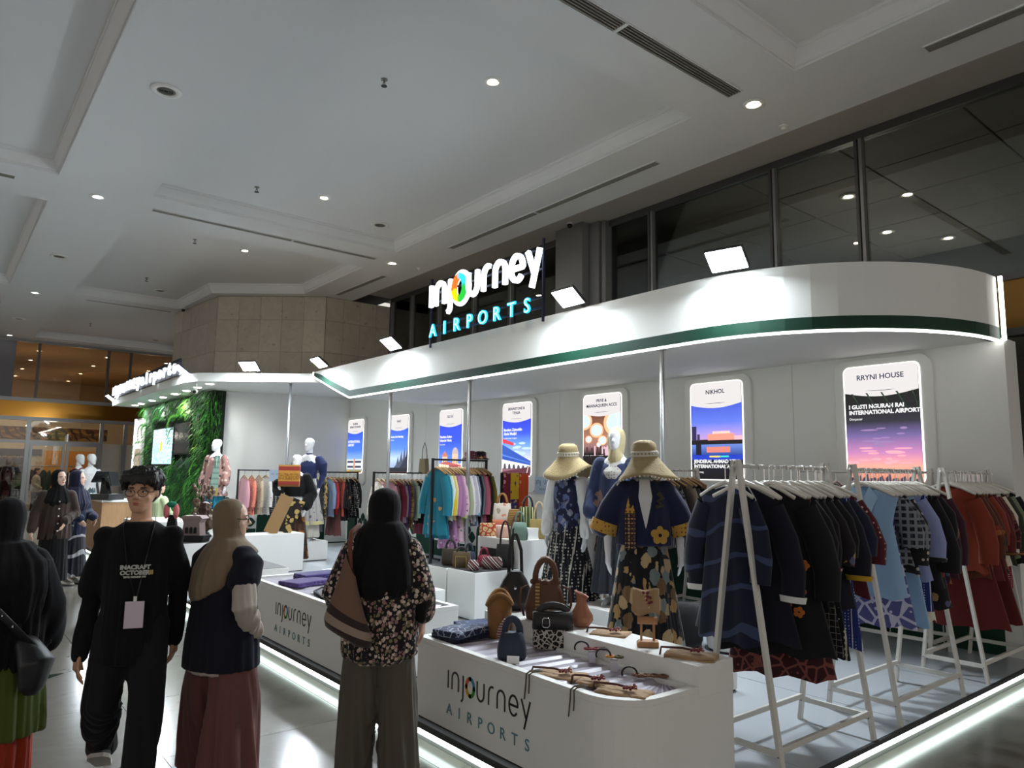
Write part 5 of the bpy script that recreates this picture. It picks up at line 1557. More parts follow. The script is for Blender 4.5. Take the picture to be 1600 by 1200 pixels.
vox('hair', b, HAIR, .005, t, 1, lambda p, n: p + n * (.008 * noise.noise(V((p.x * 55, p.y * 55, p.z * 16))) + .004 * noise.noise(V((p.x * 120, p.y * 120, p.z * 30)))))
g = B()
for s in (-1, 1):
    g.tube([P(s * .033 + .026 * math.cos(a), -.1 + .006 * abs(math.cos(a)) * (1 if s * math.cos(a) > 0 else 0), .108 + .0205 * math.sin(a)) for a in (2 * PI * i / 16 for i in range(17))], .0018, 5, False)
    g.tube([P(s * .059, -.095, .113), P(s * .074, -.04, .113), P(s * .078, .01, .112)], .0016, 5)
g.tube([P(-.008, -.1, .112), P(.008, -.1, .112)], .0016, 5)
mk('glasses', g, BLACKMETAL, t, True)
TW = mat('shirt_print', rgb(186, 186, 180), .8)
for s_, z, sz in (('INACRAFT', 1.155, .03), ('OCTOBER', 1.127, .03), ('YOUR LOCAL DAY OUT', 1.112, .0095)):
    text('shirt_print', s_, sz, TW, t, (.01, -.163, z), .002, 'CENTER', .0016)
mk('shirt_print', B().box(.078, -.167, 1.127, .096, -.163, 1.149), mat('gold_print', rgb(170, 140, 80), .7), t)
LAN = mat('lanyard_black', rgb(34, 34, 38), .7)
b = thing('badge', 'blank pinkish-white badge hanging from a black lanyard on the man', 'badge', (.93, 4.36, 0), -.33)
ln = B()
for s in (-1, 1):
    ln.tube([(s * .07, .03, 1.41), (s * .075, -.06, 1.37), (s * .045 + .01, -.152, 1.2), (s * .006 + .023, -.17, 1.015)], [(.009, .002)] * 4, 6)
mk('lanyard', ln, LAN, b)
bev(mk('card', B().box(-.022, -.186, .86, .068, -.18, .995), mat('badge_card', rgb(206, 190, 204), .35), b), .002)
mk('clip', B().box(.015, -.184, .99, .031, -.172, 1.02), CHROME, b)

# woman in the tan hijab
t = thing('person', 'woman in a tan hijab, navy vest and wide mauve trousers, hand in pocket', 'person', (1.36, 4.22, 0), 1.86)
J = figure(t, 1.5, {'R': ((-.275, .07, .95), (-.175, -.07, .79)), 'L': ((.25, .0, .96), (.2, -.14, .78))}, {'R': ((-.13, -.01, .45), (-.16, .03, .08)), 'L': ((.13, -.01, .45), (.16, -.05, .08))}, -.62, .05, False, SKIN2)
face(t, J['ch'], J['M'], J['k'])
legs_cloth(t, J, MAUVE, .115, .148, .03, 'wide_trousers', hip=.19, amp=.02, sd=7)
top_cloth(t, J, CREAM, [(.575, .205, .16), (.7, .19, .145), (.9, .17, .13)], {}, 'under_shirt', amp=.008)
b = B()
for n_, s in (('R', -1), ('L', 1)):
    limb(b, [J['sh' + n_], J['el' + n_], J['wr' + n_]], [.068, .06, .05])
vox('cream_sleeves', b, CREAM, .01, t, 5, folds(.012, 9, 1.3, .7, 7, 3))
sl = {n_: ([J['sh' + n_] + V((-s * .04, 0, .0)), J['sh' + n_] + V((s * .045, 0, -.03)), J['sh' + n_].lerp(J['el' + n_], .42)], [.085, .088, .09]) for n_, s in (('R', -1), ('L', 1))}
top_cloth(t, J, NAVYV, [(.6, .236, .188), (.75, .228, .178), (.95, .21, .155), (1.1, .205, .145), (1.19, .17, .11), (1.24, .1, .08)], sl, 'vest', amp=.008, sd=5)
hijab(t, J, TANH, [(1.03, .15, .12, .05, .3, .55), (1.1, .19, .15, .03, .3, .5), (1.17, .205, .155, .01, .15, .25), (1.23, .165, .125, 0, .05, .1), (1.29, .088, .085, 0)], amp=.014, sd=2, hs=1.06)
P = lambda x, y, z: J['ch'] + J['M'] @ (V((x, y, z)) * J['k'])
g = B()
for s in (-1, 1):
    g.tube([P(s * .033 + .025 * math.cos(a), -.1, .108 + .02 * math.sin(a)) for a in (2 * PI * i / 14 for i in range(15))], .002, 5, False)
    g.tube([P(s * .059, -.097, .112), P(s * .078, -.03, .112)], .0018, 5)
mk('glasses', g, BLACKMETAL, t, True)
for n_ in 'RL':
    shoe(t, J['an' + n_], .95, mat('beige_shoe', rgb(170, 160, 150), .6), mat('white_rubber', rgb(190, 186, 176), .6))

# woman in the rose-print blouse
t = thing('person', 'woman in a long black hijab, rose-print blouse and olive-grey trousers seen from behind', 'person', (2.06, 3.7, 0), 2.5)
J = figure(t, 1.57, {'R': ((-.225, .0, 1.0), (-.225, -.1, .82)), 'L': ((.235, .02, 1.0), (.19, -.16, .88))}, {'R': ((-.105, -.01, .45), (-.125, .02, .08)), 'L': ((.105, -.01, .45), (.125, -.02, .08))}, .05, .12, False, SKIN2)
face(t, J['ch'], J['M'], J['k'])
legs_cloth(t, J, OLIVE, .108, .104, .05, 'trousers', hip=.18, amp=.014, sd=9)
sl = {'R': ([J['shR'], J['elR'], J['elR'].lerp(J['wrR'], .6)], [.075, .085, .08]), 'L': ([J['shL'], J['elL'], J['elL'].lerp(J['wrL'], .7)], [.08, .1, .105])}
top_cloth(t, J, FLORB, [(.62, .16, .12), (.66, .205, .165), (.8, .21, .165), (1.0, .195, .15), (1.15, .19, .13), (1.24, .185, .115), (1.285, .16, .095), (1.33, .09, .075)], sl, 'rose_print_blouse', amp=.014, sd=6)
hijab(t, J, BLKH, [(.98, .1, .05, .1), (1.05, .2, .13, .05), (1.15, .205, .15, .02), (1.25, .19, .135, 0), (1.32, .155, .13, 0), (1.39, .105, .105, .01)], 'long_hijab', 1.18, .012, 8)
b = B()
limb(b, [(-.18, .02, 1.16), (-.225, .03, 1.0), (-.23, .02, .86)], [.05, .045, .03])
vox('hijab_end', b, BLKH, .01, t, 4)
for n_ in 'RL':
    shoe(t, J['an' + n_], .95, mat('dark_shoe', rgb(60, 52, 46), .5), mat('white_rubber', rgb(190, 186, 176), .6))
# her shoulder bag
t = thing('shoulder_bag', 'brown suede shoulder bag with dark and pale stripes, hanging on her shoulder', 'bag', (2.06, 3.7, 0), 2.5)
SUEDE, DKB, PALE = fab('brown_suede', rgb(116, 88, 72)), fab('dark_brown_suede', rgb(52, 40, 38)), fab('pale_taupe_suede', rgb(150, 130, 116))
def bagband(nm, L_, m):
    return mk(nm, B().rings([[(.15 + rx * .8 * math.cos(a), .17 + ry * math.sin(a), z + .06 * math.cos(a)) for a in (2 * PI * i / 20 for i in range(20))] for z, rx, ry in L_], True, False), m, t, True)
prof = [(.8, .055, .045), (.795, .155, .075), (.83, .165, .085), (.875, .15, .085), (.92, .128, .08), (.965, .105, .075), (1.1, .055, .05), (1.17, .035, .03)]
bagband('bag_base', prof[:3], DKB)
bagband('pale_stripe', prof[2:4], PALE)
bagband('dark_stripe', prof[3:5], DKB)
bagband('pale_stripe', prof[4:6], PALE) if False else bagband('bag_body', prof[4:], SUEDE)
mk('strap', B().tube([(.15, .17, 1.15), (.16, .16, 1.28), (.165, .1, 1.34), (.14, .0, 1.37), (.17, -.1, 1.3), (.22, .05, 1.1)], [(.012, .016)] * 6, 8), fab('rust_strap', rgb(120, 70, 54)), t, True)
mk('ring', B().tube([(.15, .14 + .02 * math.cos(a), 1.17 + .02 * math.sin(a)) for a in (2 * PI * i / 10 for i in range(11))], .003, 5), CHROME, t)

# dark woman at the left edge
t = thing('person', 'woman in a long black veil, green tunic and orange skirt at the left edge', 'person', (.36, 4.72, 0), 2.75)
J = figure(t, 1.5, {'R': ((-.21, -.03, .95), (-.2, -.1, .74)), 'L': ((.2, -.03, .95), (.18, -.14, .78))}, None, .1, .1, False, SKIN, size=.009)
face(t, J['ch'], J['M'], J['k'])
vox('orange_skirt', B().ell([(0, 0, .05, .2, .2), (.0, 0, .25, .2, .19), (0, 0, .6, .17, .15)], 24), fab('orange_cloth', rgb(150, 46, 22)), .014, t, 5, folds(.022, 5, .6, .1, .8, 3))
vox('green_tunic', B().ell([(0, 0, .3, .235, .2), (.0, 0, .5, .225, .19), (0, 0, .8, .19, .15)], 24), fab('green_cloth', rgb(72, 84, 26)), .012, t, 5, folds(.022, 5, .8, .3, .8, 5))
top_cloth(t, J, BLKH, [(.6, .15, .12), (.64, .21, .18), (.8, .22, .18), (1.0, .22, .17), (1.15, .2, .15), (1.24, .13, .11)], {'R': ([J['shR'], J['elR'], J['wrR']], [.07, .075, .065]), 'L': ([J['shL'], J['elL'], J['wrL']], [.07, .075, .065])}, 'black_top', amp=.02, sd=4)
hijab(t, J, BLKH, [(.82, .12, .08, .1), (.9, .2, .15, .05), (1.05, .235, .18, .02), (1.18, .225, .165, 0), (1.28, .12, .1, 0)], 'long_veil', 1.08, .016, 6)
for n_ in 'RL':
    shoe(t, J['an' + n_], .95, BLACKMETAL, DARKGREY)
t = thing('crossbody_bag', 'black crossbody bag on the veiled woman at the left edge', 'bag', (.36, 4.72, 0), 2.75)
vox('bag_body', B().tube([(-.2, .14, .74), (-.24, .16, .68), (-.235, .17, .62)], [(.06, .09), (.075, .12), (.06, .1)], 14, True, 0, True), mat('black_nylon', rgb(26, 26, 30), .5), .01, t, 5)
mk('strap', B().tube([(-.23, .18, .76), (-.05, .235, .98), (.1, .2, 1.2), (.14, .08, 1.29), (.1, -.1, 1.2), (-.1, -.2, .95), (-.24, -.02, .74)], [(.018, .006)] * 7, 8), mat('black_nylon', rgb(26, 26, 30), .5), t, True)
for i in range(4):
    mk('rivet', B().sph((-.14 + i * .05, .228 - i * .0, .88 + i * .055), .008, 6), CHROME, t)

# two women by the cashier
t = thing('person', 'woman in a black hijab and dark brown buttoned shirt beside the cashier counter', 'person', (1.45, 11.9, 0), -.05)
J = figure(t, 1.63, {'R': ((-.24, .0, 1.03), (-.27, -.06, .82)), 'L': ((.23, .02, 1.03), (.1, -.2, .93))}, None, .55, 0, False, SKIN2)
face(t, J['ch'], J['M'], J['k'], mat('red_lip', rgb(180, 70, 70), .45))
vox('black_skirt', B().ell([(0, 0, .12, .2, .19), (0, 0, .6, .18, .16), (0, 0, .95, .15, .12)], 24), BLKH, .014, t, 5, folds(.02, 5, .95, .1, .8, 3))
BRN = fab('dark_brown_shirt', rgb(58, 46, 42))
top_cloth(t, J, BRN, [(.68, .195, .15), (.85, .19, .145), (1.05, .17, .13), (1.2, .175, .13), (1.3, .16, .1), (1.36, .09, .07)], {n_: ([J['sh' + n_], J['el' + n_], J['wr' + n_]], [.075, .075, .06]) for n_ in 'RL'}, 'shirt', amp=.012, sd=6)
for i in range(5):
    mk('button', B().sph((.02, -.14 - .004 * i, 1.2 - i * .1), .012, 8), MANQ, t)
hijab(t, J, BLKH, [(1.12, .1, .06, -.06), (1.2, .17, .12, -.03), (1.3, .16, .11, 0), (1.38, .1, .09, 0)], 'hijab', 1.05, .01, 4)
for n_ in 'RL':
    shoe(t, J['an' + n_], .95, mat('silver_shoe', rgb(180, 178, 172), .3, .6), DARKGREY)
t = thing('person', 'woman in a navy hijab and dark blue floral dress, facing right behind her friend', 'person', (1.72, 12.25, 0), .7)
J = figure(t, 1.62, {'R': ((-.23, -.02, 1.03), (-.15, -.22, .95)), 'L': ((.23, .0, 1.03), (.15, -.2, .95))}, None, .5, 0, False, SKIN2)
face(t, J['ch'], J['M'], J['k'])
vox('long_skirt', B().ell([(0, 0, .12, .21, .2), (0, 0, .6, .18, .16), (0, 0, .95, .15, .12)], 24), fab('black_white_hem', rgb(26, 26, 34), 'wave', (rgb(150, 150, 154),), 1.2, thr=.08), .014, t, 5, folds(.02, 5, .95, .1, .8, 3))
top_cloth(t, J, fab('navy_sprig', rgb(30, 38, 62), 'flower', (rgb(130, 130, 120),), 9, thr=.14), [(.7, .19, .15), (.85, .18, .145), (1.05, .165, .13), (1.2, .175, .13), (1.3, .16, .1), (1.36, .09, .07)], {n_: ([J['sh' + n_], J['el' + n_], J['wr' + n_]], [.075, .08, .065]) for n_ in 'RL'}, 'blouse', amp=.012, sd=6)
hijab(t, J, fab('navy_hijab', rgb(30, 32, 56)), [(1.05, .1, .06, -.08), (1.15, .18, .13, -.03), (1.3, .16, .11, 0), (1.38, .1, .09, 0)], 'hijab', 1.05, .01, 5)
for n_ in 'RL':
    shoe(t, J['an' + n_], .95, mat('silver_shoe', rgb(180, 178, 172), .3, .6), DARKGREY)
# seated people partly hidden
def seated(label, loc, rz, hc, top, bottom, scarf=True, hm=None):
    t = thing('person', label, 'person', loc, rz)
    J = figure(t, 1.6, {'R': ((-.22, -.05, 1.02), (-.12, -.28, .92)), 'L': ((.22, -.05, 1.02), (.12, -.28, .92))}, {'R': ((-.1, -.4, .84), (-.1, -.38, .46)), 'L': ((.1, -.4, .84), (.1, -.38, .46))}, 0, .1, False, SKIN2, size=.009)
    face(t, J['ch'], J['M'], J['k'])
    legs_cloth(t, J, bottom, .1, .085, .03, hip=.17)
    top_cloth(t, J, top, [(.8, .18, .14), (1.0, .17, .13), (1.2, .175, .13), (1.28, .15, .1), (1.33, .09, .07)], {n_: ([J['sh' + n_], J['el' + n_], J['wr' + n_]], [.075, .075, .06]) for n_ in 'RL'}, amp=.012)
    if scarf:
        hijab(t, J, hc, [(1.14, .14, .1, 0), (1.24, .17, .12, 0), (1.33, .1, .09, 0)], 'hijab', 1.05)
    else:
        P = lambda x, y, z: J['ch'] + J['M'] @ (V((x, y, z)) * J['k'])
        vox('hair', B().sph(P(0, .02, .16), (.085, .098, .075), 14).sph(P(0, .045, .11), (.08, .07, .08), 12), HAIR, .008, t, 2)
    for n_ in 'RL':
        shoe(t, J['an' + n_], .95, BLACKMETAL, DARKGREY)
    return t
seated('seated person in an olive hijab behind the left hat mannequin', (6.72, 6.2, ZP - .38), -.9, fab('olive_hijab', rgb(120, 104, 70)), dflor, fab('taupe', rgb(140, 126, 108)))
seated('seated person in a pale green shirt behind the man in black', (3.5, 15.1, ZP - .3), 2.0, None, fab('pale_green_shirt', rgb(176, 190, 150)), BLKH, False, HAIR)
for lab, x, y, z in (('low stool under the person in the olive hijab', 6.75, 6.17, .29), ('low stool under the person in the pale green shirt', 3.47, 15.12, .37)):
    t = thing('stool', lab, 'stool', (x, y, ZP))
    mk('seat', B().lathe([(.001, z), (.16, z), (.16, z + .03), (.001, z + .03)]), BLACKMETAL, t)
    for a in range(4):
        mk('leg', B().bar((.12 * math.cos(a * PI / 2), .12 * math.sin(a * PI / 2), z), (.15 * math.cos(a * PI / 2), .15 * math.sin(a * PI / 2), 0), .02), BLACKMETAL, t)
t = thing('person', 'shopper in a beige jacket inside the shop at the far left', 'person', (3.1, 31.3, 0), 1.2)
J = figure(t, 1.62, {'R': ((-.24, .0, 1.03), (-.2, -.2, .9))}, None, 0, .1, False, SKIN2, size=.01)
legs_cloth(t, J, BLKH, .1, .09, .03)
top_cloth(t, J, fab('beige_jacket', rgb(176, 166, 140)), [(.75, .2, .15), (1.0, .19, .14), (1.2, .185, .135), (1.3, .16, .1), (1.36, .09, .07)], {n_: ([J['sh' + n_], J['el' + n_], J['wr' + n_]], [.08, .08, .065]) for n_ in 'RL'})
P = lambda x, y, z: J['ch'] + J['M'] @ (V((x, y, z)) * J['k'])
vox('hair', B().sph(P(0, .02, .16), (.085, .098, .075), 14).sph(P(0, .05, .08), (.08, .07, .11), 12), HAIR, .008, t, 2)
for n_ in 'RL':
    shoe(t, J['an' + n_], .95, BLACKMETAL, DARKGREY)

# ------------------------------------------------------------------ mannequins
def mannequin(label, loc, rz, h=1.76, arms=None, yaw=0.0, stand=True, size=.009):
    t = thing('mannequin', label, 'mannequin', loc, rz)
    J = figure(t, h, arms, None, yaw, 0, False, MANQ, True, size, .35, barefoot=True)
    if stand:
        s = mk('base_plate', B().lathe([(.001, 0), (.17, 0), (.17, .008), (.001, .008)], (0, .06, 0)), CHROME, t)
        mk('rod', B().tube([(.0, .14, .006), (.0, .14, .3), (.06, .06, .36)], .009, 8), CHROME, s)
    return t, J
def skirt_cloth(t, m, lv, name='skirt', amp=.025, fr=6, sd=1.0, size=.012):
    return vox(name, B().ell([(0, 0, z, rx, ry) for z, rx, ry in lv], 28), m, size, t, 4, folds(amp, fr, lv[-1][0], lv[0][0], .5, sd))
STRAW = mat('straw', rgb(160, 142, 102), .8, vary=.2, vs=40, bump=.6, bs=90)
LACE = mat('white_lace', rgb(206, 200, 188), .8)
def hat(label, loc, rz, k=1.0, tilt=0.0, wv=.032):
    t = thing('straw_hat', label, 'hat', loc, rz)
    R, n = [], 48
    for i, (r, z) in enumerate(((.02, .125), (.06, .12), (.09, .1), (.098, .05), (.1, .0), (.125, -.03), (.165, -.075), (.205, -.115), (.235, -.14))):
        q = max(0, (i - 4) / 4)
        R.append([((r + .02 * q * math.cos(3 * a + 1)) * k * math.cos(a), (r * .95 + .02 * q * math.cos(3 * a + 1)) * k * math.sin(a), k * (z + q * (wv * math.cos(2 * a + .6) + .016 * math.cos(3 * a)) - .03 * q * abs(math.cos(a)))) for a in (2 * PI * j / n for j in range(n))])
    h = mk('straw_body', B().rings(R, True, False), STRAW, t, True)
    m = h.modifiers.new('thick', 'SOLIDIFY')
    m.thickness = .006
    bnd = B()
    for z in (.008, .035):
        bnd.tube([(.101 * k * math.cos(a), .097 * k * math.sin(a), z * k) for a in (2 * PI * j / 24 for j in range(25))], [(.008, .005)] * 25, 6)
    for j in range(24):
        a = 2 * PI * j / 24
        bnd.sph((.106 * k * math.cos(a), .102 * k * math.sin(a), .021 * k), .008, 6)
    mk('lace_band', bnd, LACE, t)
    pm_ = B()
    for j in range(0, n):
        p = R[-1][j]
        pm_.sph((p[0], p[1], p[2] - .006), .0065, 6)
    mk('pompom_edge', pm_, LACE, t)['kind'] = 'stuff'
    t.rotation_euler = (tilt, 0, rz)
    return t
NVFL = fab('navy_leaf_print', rgb(30, 34, 60), 'flower', (rgb(130, 132, 146), rgb(90, 100, 140)), 13, thr=.5)
# left hat mannequin
t, J = mannequin('mannequin in a straw hat, navy leaf-print vest and long dotted skirt', (5.22, 5.5, .2), -1.3, 1.74, {'L': ((.24, .0, 1.1), (.25, -.08, .86)), 'R': ((-.23, .02, 1.1), (-.22, -.06, .86))})
skirt_cloth(t, dots, [(.14, .33, .29), (.5, .25, .22), (.9, .17, .14), (1.06, .135, .11)], 'dotted_skirt', .03)
b = B()
for n_ in 'RL':
    limb(b, [J['sh' + n_], J['el' + n_] + V((0, 0, -.02)), J['wr' + n_] + V((0, 0, .02))], [.08, .085, .06])
vox('white_sleeves', b, whitec, .01, t, 4, folds(.012, 9, 1.3, .8, 5))
top_cloth(t, J, NVFL, [(.88, .165, .14), (1.05, .15, .125), (1.25, .165, .13), (1.36, .165, .11), (1.42, .12, .09), (1.46, .08, .07)], {}, 'leaf_print_vest', amp=.012)
mk('bow', B().tube([(.02, -.14, 1.2), (.09, -.16, 1.22), (.03, -.15, 1.17), (.1, -.15, 1.08)], [(.012, .005)] * 4, 6).tube([(.02, -.14, 1.2), (-.05, -.16, 1.22), (0, -.15, 1.17), (-.03, -.15, 1.06)], [(.012, .005)] * 4, 6), NVFL, t)
hat('straw hat with a drooping brim on the mannequin in the leaf-print vest', (5.2, 5.48, 1.86), -1.1, 1.08, .1, .075)
# right hat mannequin in the navy blazer
t, J = mannequin('mannequin in a straw hat, navy blazer with gold flower and brown-leaf skirt', (4.22, 3.62, .26), -.78, 1.66, {'L': ((.27, .04, 1.06), (.26, -.06, .84)), 'R': ((-.27, .04, 1.06), (-.27, -.06, .84))}, size=.008)
BRL = fab('brown_leaf_print', rgb(24, 24, 28), 'flower', (rgb(172, 136, 88), rgb(120, 92, 64), rgb(120, 130, 130), rgb(186, 160, 120)), 12, thr=.52, stretch=(1, 1, .7))
skirt_cloth(t, BRL, [(.05, .3, .26), (.4, .25, .21), (.8, .19, .155), (1.0, .145, .115)], 'leaf_skirt', .022)
top_cloth(t, J, whitec, [(.98, .14, .12), (1.2, .15, .125), (1.34, .12, .1), (1.4, .07, .07)], {}, 'white_blouse', amp=.008)
NVB = fab('blazer_navy', rgb(32, 36, 66))
GOLDP = fab('gold_batik_cuff', rgb(190, 146, 66), 'spot', (rgb(120, 76, 30),), 34, thr=.3)
sl = {n_: ([J['sh' + n_] + V((0, 0, -.005)), J['sh' + n_].lerp(J['el' + n_], .6) + V((s * .02, .0, 0)), J['el' + n_].lerp(J['wr' + n_], .12) + V((s * .02, 0, 0))], [.078, .09, .1]) for n_, s in (('R', -1), ('L', 1))}
bl = top_cloth(t, J, NVB, [(.9, .215, .165), (1.0, .205, .155), (1.2, .185, .145), (1.3, .17, .115), (1.365, .12, .085), (1.39, .075, .065)], sl, 'navy_blazer', amp=.008)
mk('shirt_front', B().add([(-.035, -.09, 1.38), (.035, -.09, 1.38), (.05, -.147, 1.26), (.03, -.163, 1.12), (0, -.172, 1.03), (-.03, -.163, 1.12), (-.05, -.147, 1.26)], [(0, 1, 2, 3, 4, 5, 6)]), whitec, t)
for s in (-1, 1):
    mk('lapel', B().add([(s * .04, -.085, 1.385), (s * .1, -.13, 1.3), (s * .085, -.158, 1.2), (s * .0, -.176, 1.02), (s * .04, -.158, 1.2)], [(0, 1, 4), (1, 2, 4), (2, 3, 4)]), fab('lapel_navy', rgb(26, 30, 56)), t)
for n_, s in (('R', -1), ('L', 1)):
    p = sl[n_][0]
    mk('gold_cuff', B().tube([V(p[2]) + (V(p[1]) - V(p[2])).normalized() * .035, V(p[2]) + (V(p[2]) - V(p[1])).normalized() * .05], [.107, .112], 18, False), GOLDP, t, True)
PLB = fab('brown_plaid_scarf', rgb(70, 44, 46), 'plaid', (rgb(176, 140, 100), rgb(40, 30, 34)), 9, thr=.2)
mk('scarf_pocket', B().box(-.15, -.178, .88, -.075, -.168, 1.14), PLB, t)
mk('gold_crown', B().prism([(-.15, 1.14), (-.075, 1.14), (-.09, 1.2), (-.11, 1.17), (-.125, 1.25), (-.14, 1.19)], -.172, -.166), GOLDP, t)
fl_ = B()
for i in range(5):
    a = PI / 2 + 2 * PI * i / 5
    x, z = .1 + .038 * math.cos(a), .985 + .038 * math.sin(a)
    fl_.prism([(x + .03 * math.cos(q) * (abs(math.cos(a)) * .2 + .8), z + .03 * math.sin(q)) for q in (2 * PI * n / 12 for n in range(12))], -.19, -.18)
mk('gold_flower', fl_, GOLDP, t)
mk('flower_heart', B().sph((.1, -.19, .985), .013, 8), BLK, t)
mk('brooch', B().tube([(.1, -.15, 1.28), (.125, -.155, 1.25), (.09, -.162, 1.23), (.12, -.162, 1.2), (.085, -.165, 1.19)], .014, 6, True, 0, True), fab('dark_gold_thread', rgb(64, 56, 30)), t, True)
hat('straw hat with a tall crown on the mannequin in the navy blazer', (4.21, 3.6, 1.815), -.78 + 2.2, 1.0, -.05)
# hijab mannequin behind
t, J = mannequin('mannequin in a cream hijab and blue spotted tunic behind the straw hats', (5.33, 4.92, .42), -1.2, 1.72, None, .1)
NSP = fab('blue_brown_spot', rgb(44, 54, 86), 'flower', (rgb(124, 100, 92), rgb(70, 92, 130)), 5, thr=.3)
skirt_cloth(t, F_('charcoal', c(48, 50, 58)), [(.12, .25, .22), (.6, .19, .16), (1.0, .14, .11)], 'charcoal_skirt')
top_cloth(t, J, NSP, [(.78, .22, .17), (1.0, .185, .15), (1.25, .175, .135), (1.34, .16, .11), (1.4, .09, .075)], {n_: ([J['sh' + n_], J['el' + n_], J['wr' + n_] + V((0, 0, .06))], [.085, .1, .1]) for n_ in 'RL'}, 'spotted_tunic', amp=.012)
hijab(t, J, fab('cream_hijab', rgb(186, 172, 132)), [(1.32, .1, .085, 0), (1.36, .085, .08, 0)], 'cream_hijab', 1.05, .006, 7)
top_cloth(t, J, fab('white_lace_scarf', rgb(190, 186, 180), 'spot', (rgb(120, 116, 112),), 36, thr=.25), [(1.2, .09, .05, -.09), (1.28, .13, .1, -.04), (1.36, .13, .1, 0), (1.43, .085, .08, 0), (1.47, .07, .07, 0)], {}, 'lace_scarf', amp=.006)
# blue blouse mannequin on the cube
t, J = mannequin('mannequin in a dark blue puff-sleeve blouse and grey floral skirt on the cube', (5.27, 12.25, .45), -.75, 1.8, {'L': ((.26, .03, 1.14), (.23, -.08, .92)), 'R': ((-.25, .03, 1.14), (-.16, -.14, .98))}, -.3)
skirt_cloth(t, fab('pale_lace', rgb(196, 192, 180), rough=.7), [(.06, .24, .2), (.3, .23, .2)], 'lace_hem')
skirt_cloth(t, fab('grey_floral_skirt', rgb(170, 166, 162), 'flower', (rgb(84, 84, 100), rgb(130, 126, 128), rgb(80, 70, 120)), 8, thr=.26), [(.3, .3, .26), (.7, .22, .19), (1.02, .15, .12), (1.1, .13, .105)], 'floral_skirt', .03)
mk('yellow_hem', B().rings([[(rr * math.cos(a), rr * .87 * math.sin(a), z) for a in (2 * PI * i / 32 for i in range(32))] for rr, z in ((.31, .29), (.306, .35))], True, False), fab('pale_yellow_trim', rgb(206, 196, 140)), t, True)
BLB = fab('blue_blouse', rgb(36, 46, 84))
sl = {n_: ([J['sh' + n_] + V((0, 0, .02)), J['sh' + n_].lerp(J['el' + n_], .35) + V((s * .03, 0, .01)), J['el' + n_], J['wr' + n_] + V((0, 0, .02))], [.075, .1, .062, .04]) for n_, s in (('R', -1), ('L', 1))}
top_cloth(t, J, BLB, [(1.08, .16, .13), (1.15, .145, .12), (1.3, .165, .13), (1.4, .15, .1), (1.46, .09, .08), (1.53, .062, .062)], sl, 'puff_blouse', amp=.01)
mk('white_pin', B().sph((.07, -.135, 1.4), (.025, .008, .012), 8), MANQ, t)
# black outfit mannequin with a batik shawl
t, J = mannequin('mannequin with a black wrap top and brown batik skirt behind the white plinth', (4.83, 11.72, ZP), -.65, 1.82, {'L': ((.27, .02, 1.15), (.22, -.14, .95)), 'R': ((-.27, -.1, 1.2), (-.22, -.24, 1.32))}, -.3)
skirt_cloth(t, fab('brown_gold_batik', rgb(62, 38, 24), 'flower', (rgb(150, 96, 44), rgb(110, 70, 36), rgb(30, 20, 18)), 8, thr=.42), [(.1, .26, .23), (.6, .2, .17), (1.08, .135, .11)], 'batik_skirt')
top_cloth(t, J, BLK, [(1.12, .17, .14), (1.25, .19, .15), (1.4, .19, .12), (1.5, .1, .085)], {n_: ([J['sh' + n_], J['el' + n_], J['wr' + n_] + V((0, 0, .03 if n_ == 'L' else 0))], [.085, .1, .1]) for n_ in 'RL'}, 'wrap_top', amp=.014)
t2 = thing('folded_shawl', 'folded red and gold shawl held up by the mannequin in black', 'shawl', (4.62, 11.42, 1.46), -.65)
mk('cloth_fold', B().box(-.2, -.03, -.02, .14, .03, .3), fab('red_gold_shawl', rgb(160, 60, 56), 'stripez', (rgb(206, 150, 70),), 2.6, thr=.4), t2)
mk('gold_band', B().box(-.2, -.034, .06, .14, .034, .17), fab('gold_weave', rgb(196, 146, 62), 'batik', (rgb(150, 96, 40),), 30), t2)
mk('fringe', B().box(-.2, -.02, -.05, .14, .02, -.02), fab('gold_fringe', rgb(150, 110, 60)), t2)
# batik mannequin at the wall
t, J = mannequin('mannequin in pink batik tunic and sage shawl beside the green wall', (4.35, 14.5, .5), -.9, 1.76, None, -.5)
PB = fab('pink_black_batik', rgb(150, 112, 104), 'flower', (rgb(60, 50, 52), rgb(196, 170, 156)), 13, thr=.36)
top_cloth(t, J, PB, [(.66, .26, .2), (.9, .22, .17), (1.2, .19, .14), (1.36, .17, .11), (1.45, .08, .07)], {n_: ([J['sh' + n_], J['el' + n_], J['wr' + n_] + V((0, 0, .06))], [.07, .08, .085]) for n_ in 'RL'}, 'batik_tunic', amp=.014)
skirt_cloth(t, F_('teal_cloth', c(24, 108, 130)), [(.42, .17, .15), (.8, .17, .14)], 'teal_hem')
mk('sage_shawl', B().rings([[(.12 + .015 * math.cos(3 * z), -.16 + .3 * q, z) for q in (0, .25, .5, .75, 1)] for z in (1.44, 1.3, 1.1, .9, .74)], False, False), fab('sage_shawl', rgb(124, 150, 136), 'stripez', (rgb(100, 126, 116),), 3, thr=.25), t, True)
mk('shawl_front', B().add([(.05, -.12, 1.44), (.16, -.12, 1.42), (.22, -.21, .8), (.04, -.22, .78)], [(0, 1, 2, 3)]).add([(.04, -.222, .78), (.22, -.212, .8), (.22, -.214, .7), (.04, -.224, .68)], [(0, 1, 2, 3)]), fab('sage_shawl', rgb(124, 150, 136)), t)
mk('gold_hem', B().add([(.035, -.228, .8), (.225, -.218, .82), (.225, -.22, .69), (.035, -.23, .67)], [(0, 1, 2, 3)]), fab('gold_hem', rgb(176, 160, 96)), t)
